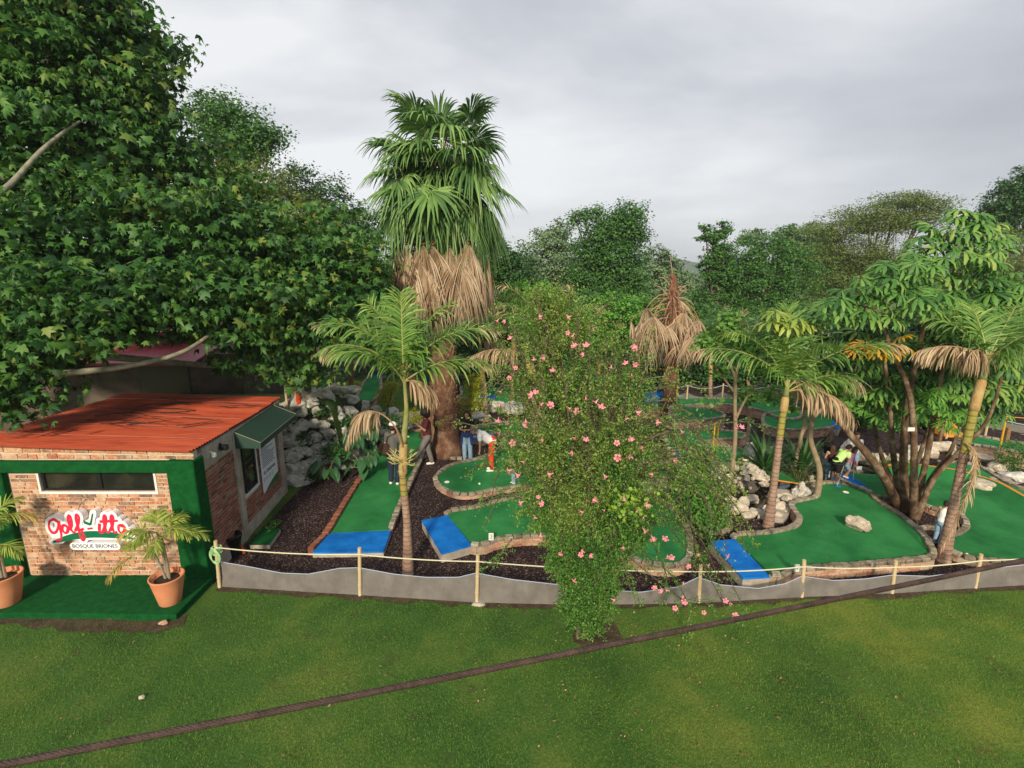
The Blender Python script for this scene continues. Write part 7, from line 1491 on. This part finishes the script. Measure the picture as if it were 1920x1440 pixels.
me = bag.data; me.transform(Matrix.Translation(-c)); bag.location = c; WORG[bag.name] = c; tag(bag, 'dark brown shoulder bag hanging on the back of the man in the white cap', 'bag')
mb = MB(); mb.tube([c + Vector((0, 0, .1)), W['shL'].lerp(W['che'], .6) + (Rz @ Vector((0, -.16, .05)))*s_, W['shR'] + Vector((0, 0, .08*s_)), W['che'] + (Rz @ Vector((.1, .17, 0)))*s_], .014, 6); mb.build('strap', MATS['bag_brown'], bag)
person(803, 873, .0, 104, R(105), 'person with bushy dark hair and maroon top stepping out in grey trousers', dict(knL=(-.08,.22,.54), anL=(-.08,.50,.17), knR=(.07,-.02,.50), anR=(.07,-.12,.085), haR=(.19,.22,1.05), haL=(-.15,.25,1.3), elL=(-.2,.08,1.15)), .05, shirt=MAROON, pants=GREYP, hlen='afro', skin=SKIN2)
t, W, s_, Rz = person(877, 864, .0, 92, R(170), 'person in a black top and light jeans with a navy jacket tied round the waist', dict(elL=(-.22,.06,1.12), haL=(-.02,.22,1.14), elR=(.22,.06,1.12), haR=(.04,.24,1.12)), 0, shirt=BLK, pants=JEAN, hlen='long', skin=SKIN)
j = MB(); cap_(j, W['pel'], W['pel'] + Vector((0, 0, .08*s_)), .165*s_, .155*s_)
for q in (-1, 1): cap_(j, W['pel'] + (Rz @ Vector((q*.14, .04, .02)))*s_, W['pel'] + (Rz @ Vector((q*.17, .08, -.32)))*s_, .07*s_, .04*s_)
solid(j, 'tied_jacket', M('navy_jacket', (.02, .035, .12), .85), t, None, .011)
person(923, 882, .13, 100, R(97), 'woman in a white blouse and red trousers bending forward over the kidney-shaped green', dict(haR=(.14,.36,.72), elR=(.19,.36,1.0), haL=(-.10,.38,.70), elL=(-.19,.38,.98), knL=(-.09,.04,.5), anL=(-.1,.02,.085)), .95, shirt=WHT, pants=RED, hair=HAIRG, skin=SKIN, hlen='short', wide=1.05)
person(963, 906, .13, 52, R(120), 'small child in a pink top half hidden by the flowering bush', None, .1, shirt=PNK, pants=JEAN, hlen='long', hair=HAIRB)
person(1546, 896, .0, 84, R(-60), 'girl in a black top and long pale grey trousers at the left of the group', dict(haR=(.1,.25,1.0), haL=(-.1,.25,1.05)), .08, shirt=BLK, pants=LGREY, hlen='long', sleeve='long', wide=1.02, skirt=True, headdown=.5)
person(1553, 906, .0, 70, R(-25), 'girl seen from behind with long brown hair, brown strap top and jeans', dict(elL=(-.24,.02,1.14), haL=(-.2,.2,1.1)), .05, shirt=BRN, sleeve='none', pants=JEAN, hair=HAIRB, hlen='long')
t, W, s_, Rz = person(1562, 911, .06, 84, R(-75), 'child in a lime green T-shirt and black shorts leaning over a putter', dict(haR=(.06,.42,.92), elR=(.17,.34,1.08), haL=(-.04,.42,.95), elL=(-.17,.30,1.06), knL=(-.1,.05,.5)), .75, shirt=LIME, pants=BLK, legs='shorts', hlen='short', headdown=.3)
def putter(top, foot_px, z, label, col=BLUE):
    f = G(*foot_px, z); mb = MB(); t = thing('putter', f, label, 'golf club'); mb.tube([top, top.lerp(f, .25)], .013, 6); mb.build('grip', BLK, t); mb = MB(); mb.tube([top.lerp(f, .25), f + Vector((0, 0, .02))], .0085, 6); mb.build('shaft', M('steel_shaft', (.65, .65, .68), .3, metal=.5), t); mb = MB(); mb.obox(f + Vector((.03, -.005, .022)), Vector((.065, -.02, 0)), Vector((.006, .02, 0)), Vector((0, 0, .018)), 0, 0, .005); mb.build('head', col, t)
putter(W['haR'].lerp(W['haL'], .5) + Vector((0, 0, .05)), (1569, 913), .24, 'putter with a blue head held by the child in lime green')
person(1583, 905, .06, 72, R(-150), 'child in a pink long-sleeved shirt and denim shorts beside the putter', dict(haR=(.1,.2,1.35), elR=(.22,.1,1.2), haL=(-.1,.3,.9), knR=(.1,.18,.62), anR=(.1,.02,.35)), .35, shirt=PNK, sleeve='long', pants=JEAN, legs='shorts', hair=HAIRB, hlen='long')
person(1597, 888, .0, 76, R(160), 'person in white top and denim shorts partly behind the slanting stem', None, 0, shirt=WHT, pants=JEAN, legs='shorts', hair=HAIRB, hlen='short')
person(1686, 940, .10, 72, R(10), 'child in a neon green shirt bending between the stems of the umbrella tree', None, .5, shirt=NEON, pants=NAVY, legs='shorts', hlen='short', skin=SKIN2)
person(1757, 1022, .0, 84, R(-70), 'girl in a white sleeveless top and light jeans behind the hanging dead palm leaf', dict(haR=(.14,.12,.88), elR=(.2,.02,1.12), knR=(.09,.06,.5), anR=(.1,-.06,.085)), .15, shirt=WHT, sleeve='none', pants=JEAN, hlen='short', hair=HAIR)
f = G(1600, 900, .1); putter(f + Vector((0, .1, .75)), (1599, 903), .1, 'orange-headed short putter standing beside the child in pink', ORANGE)
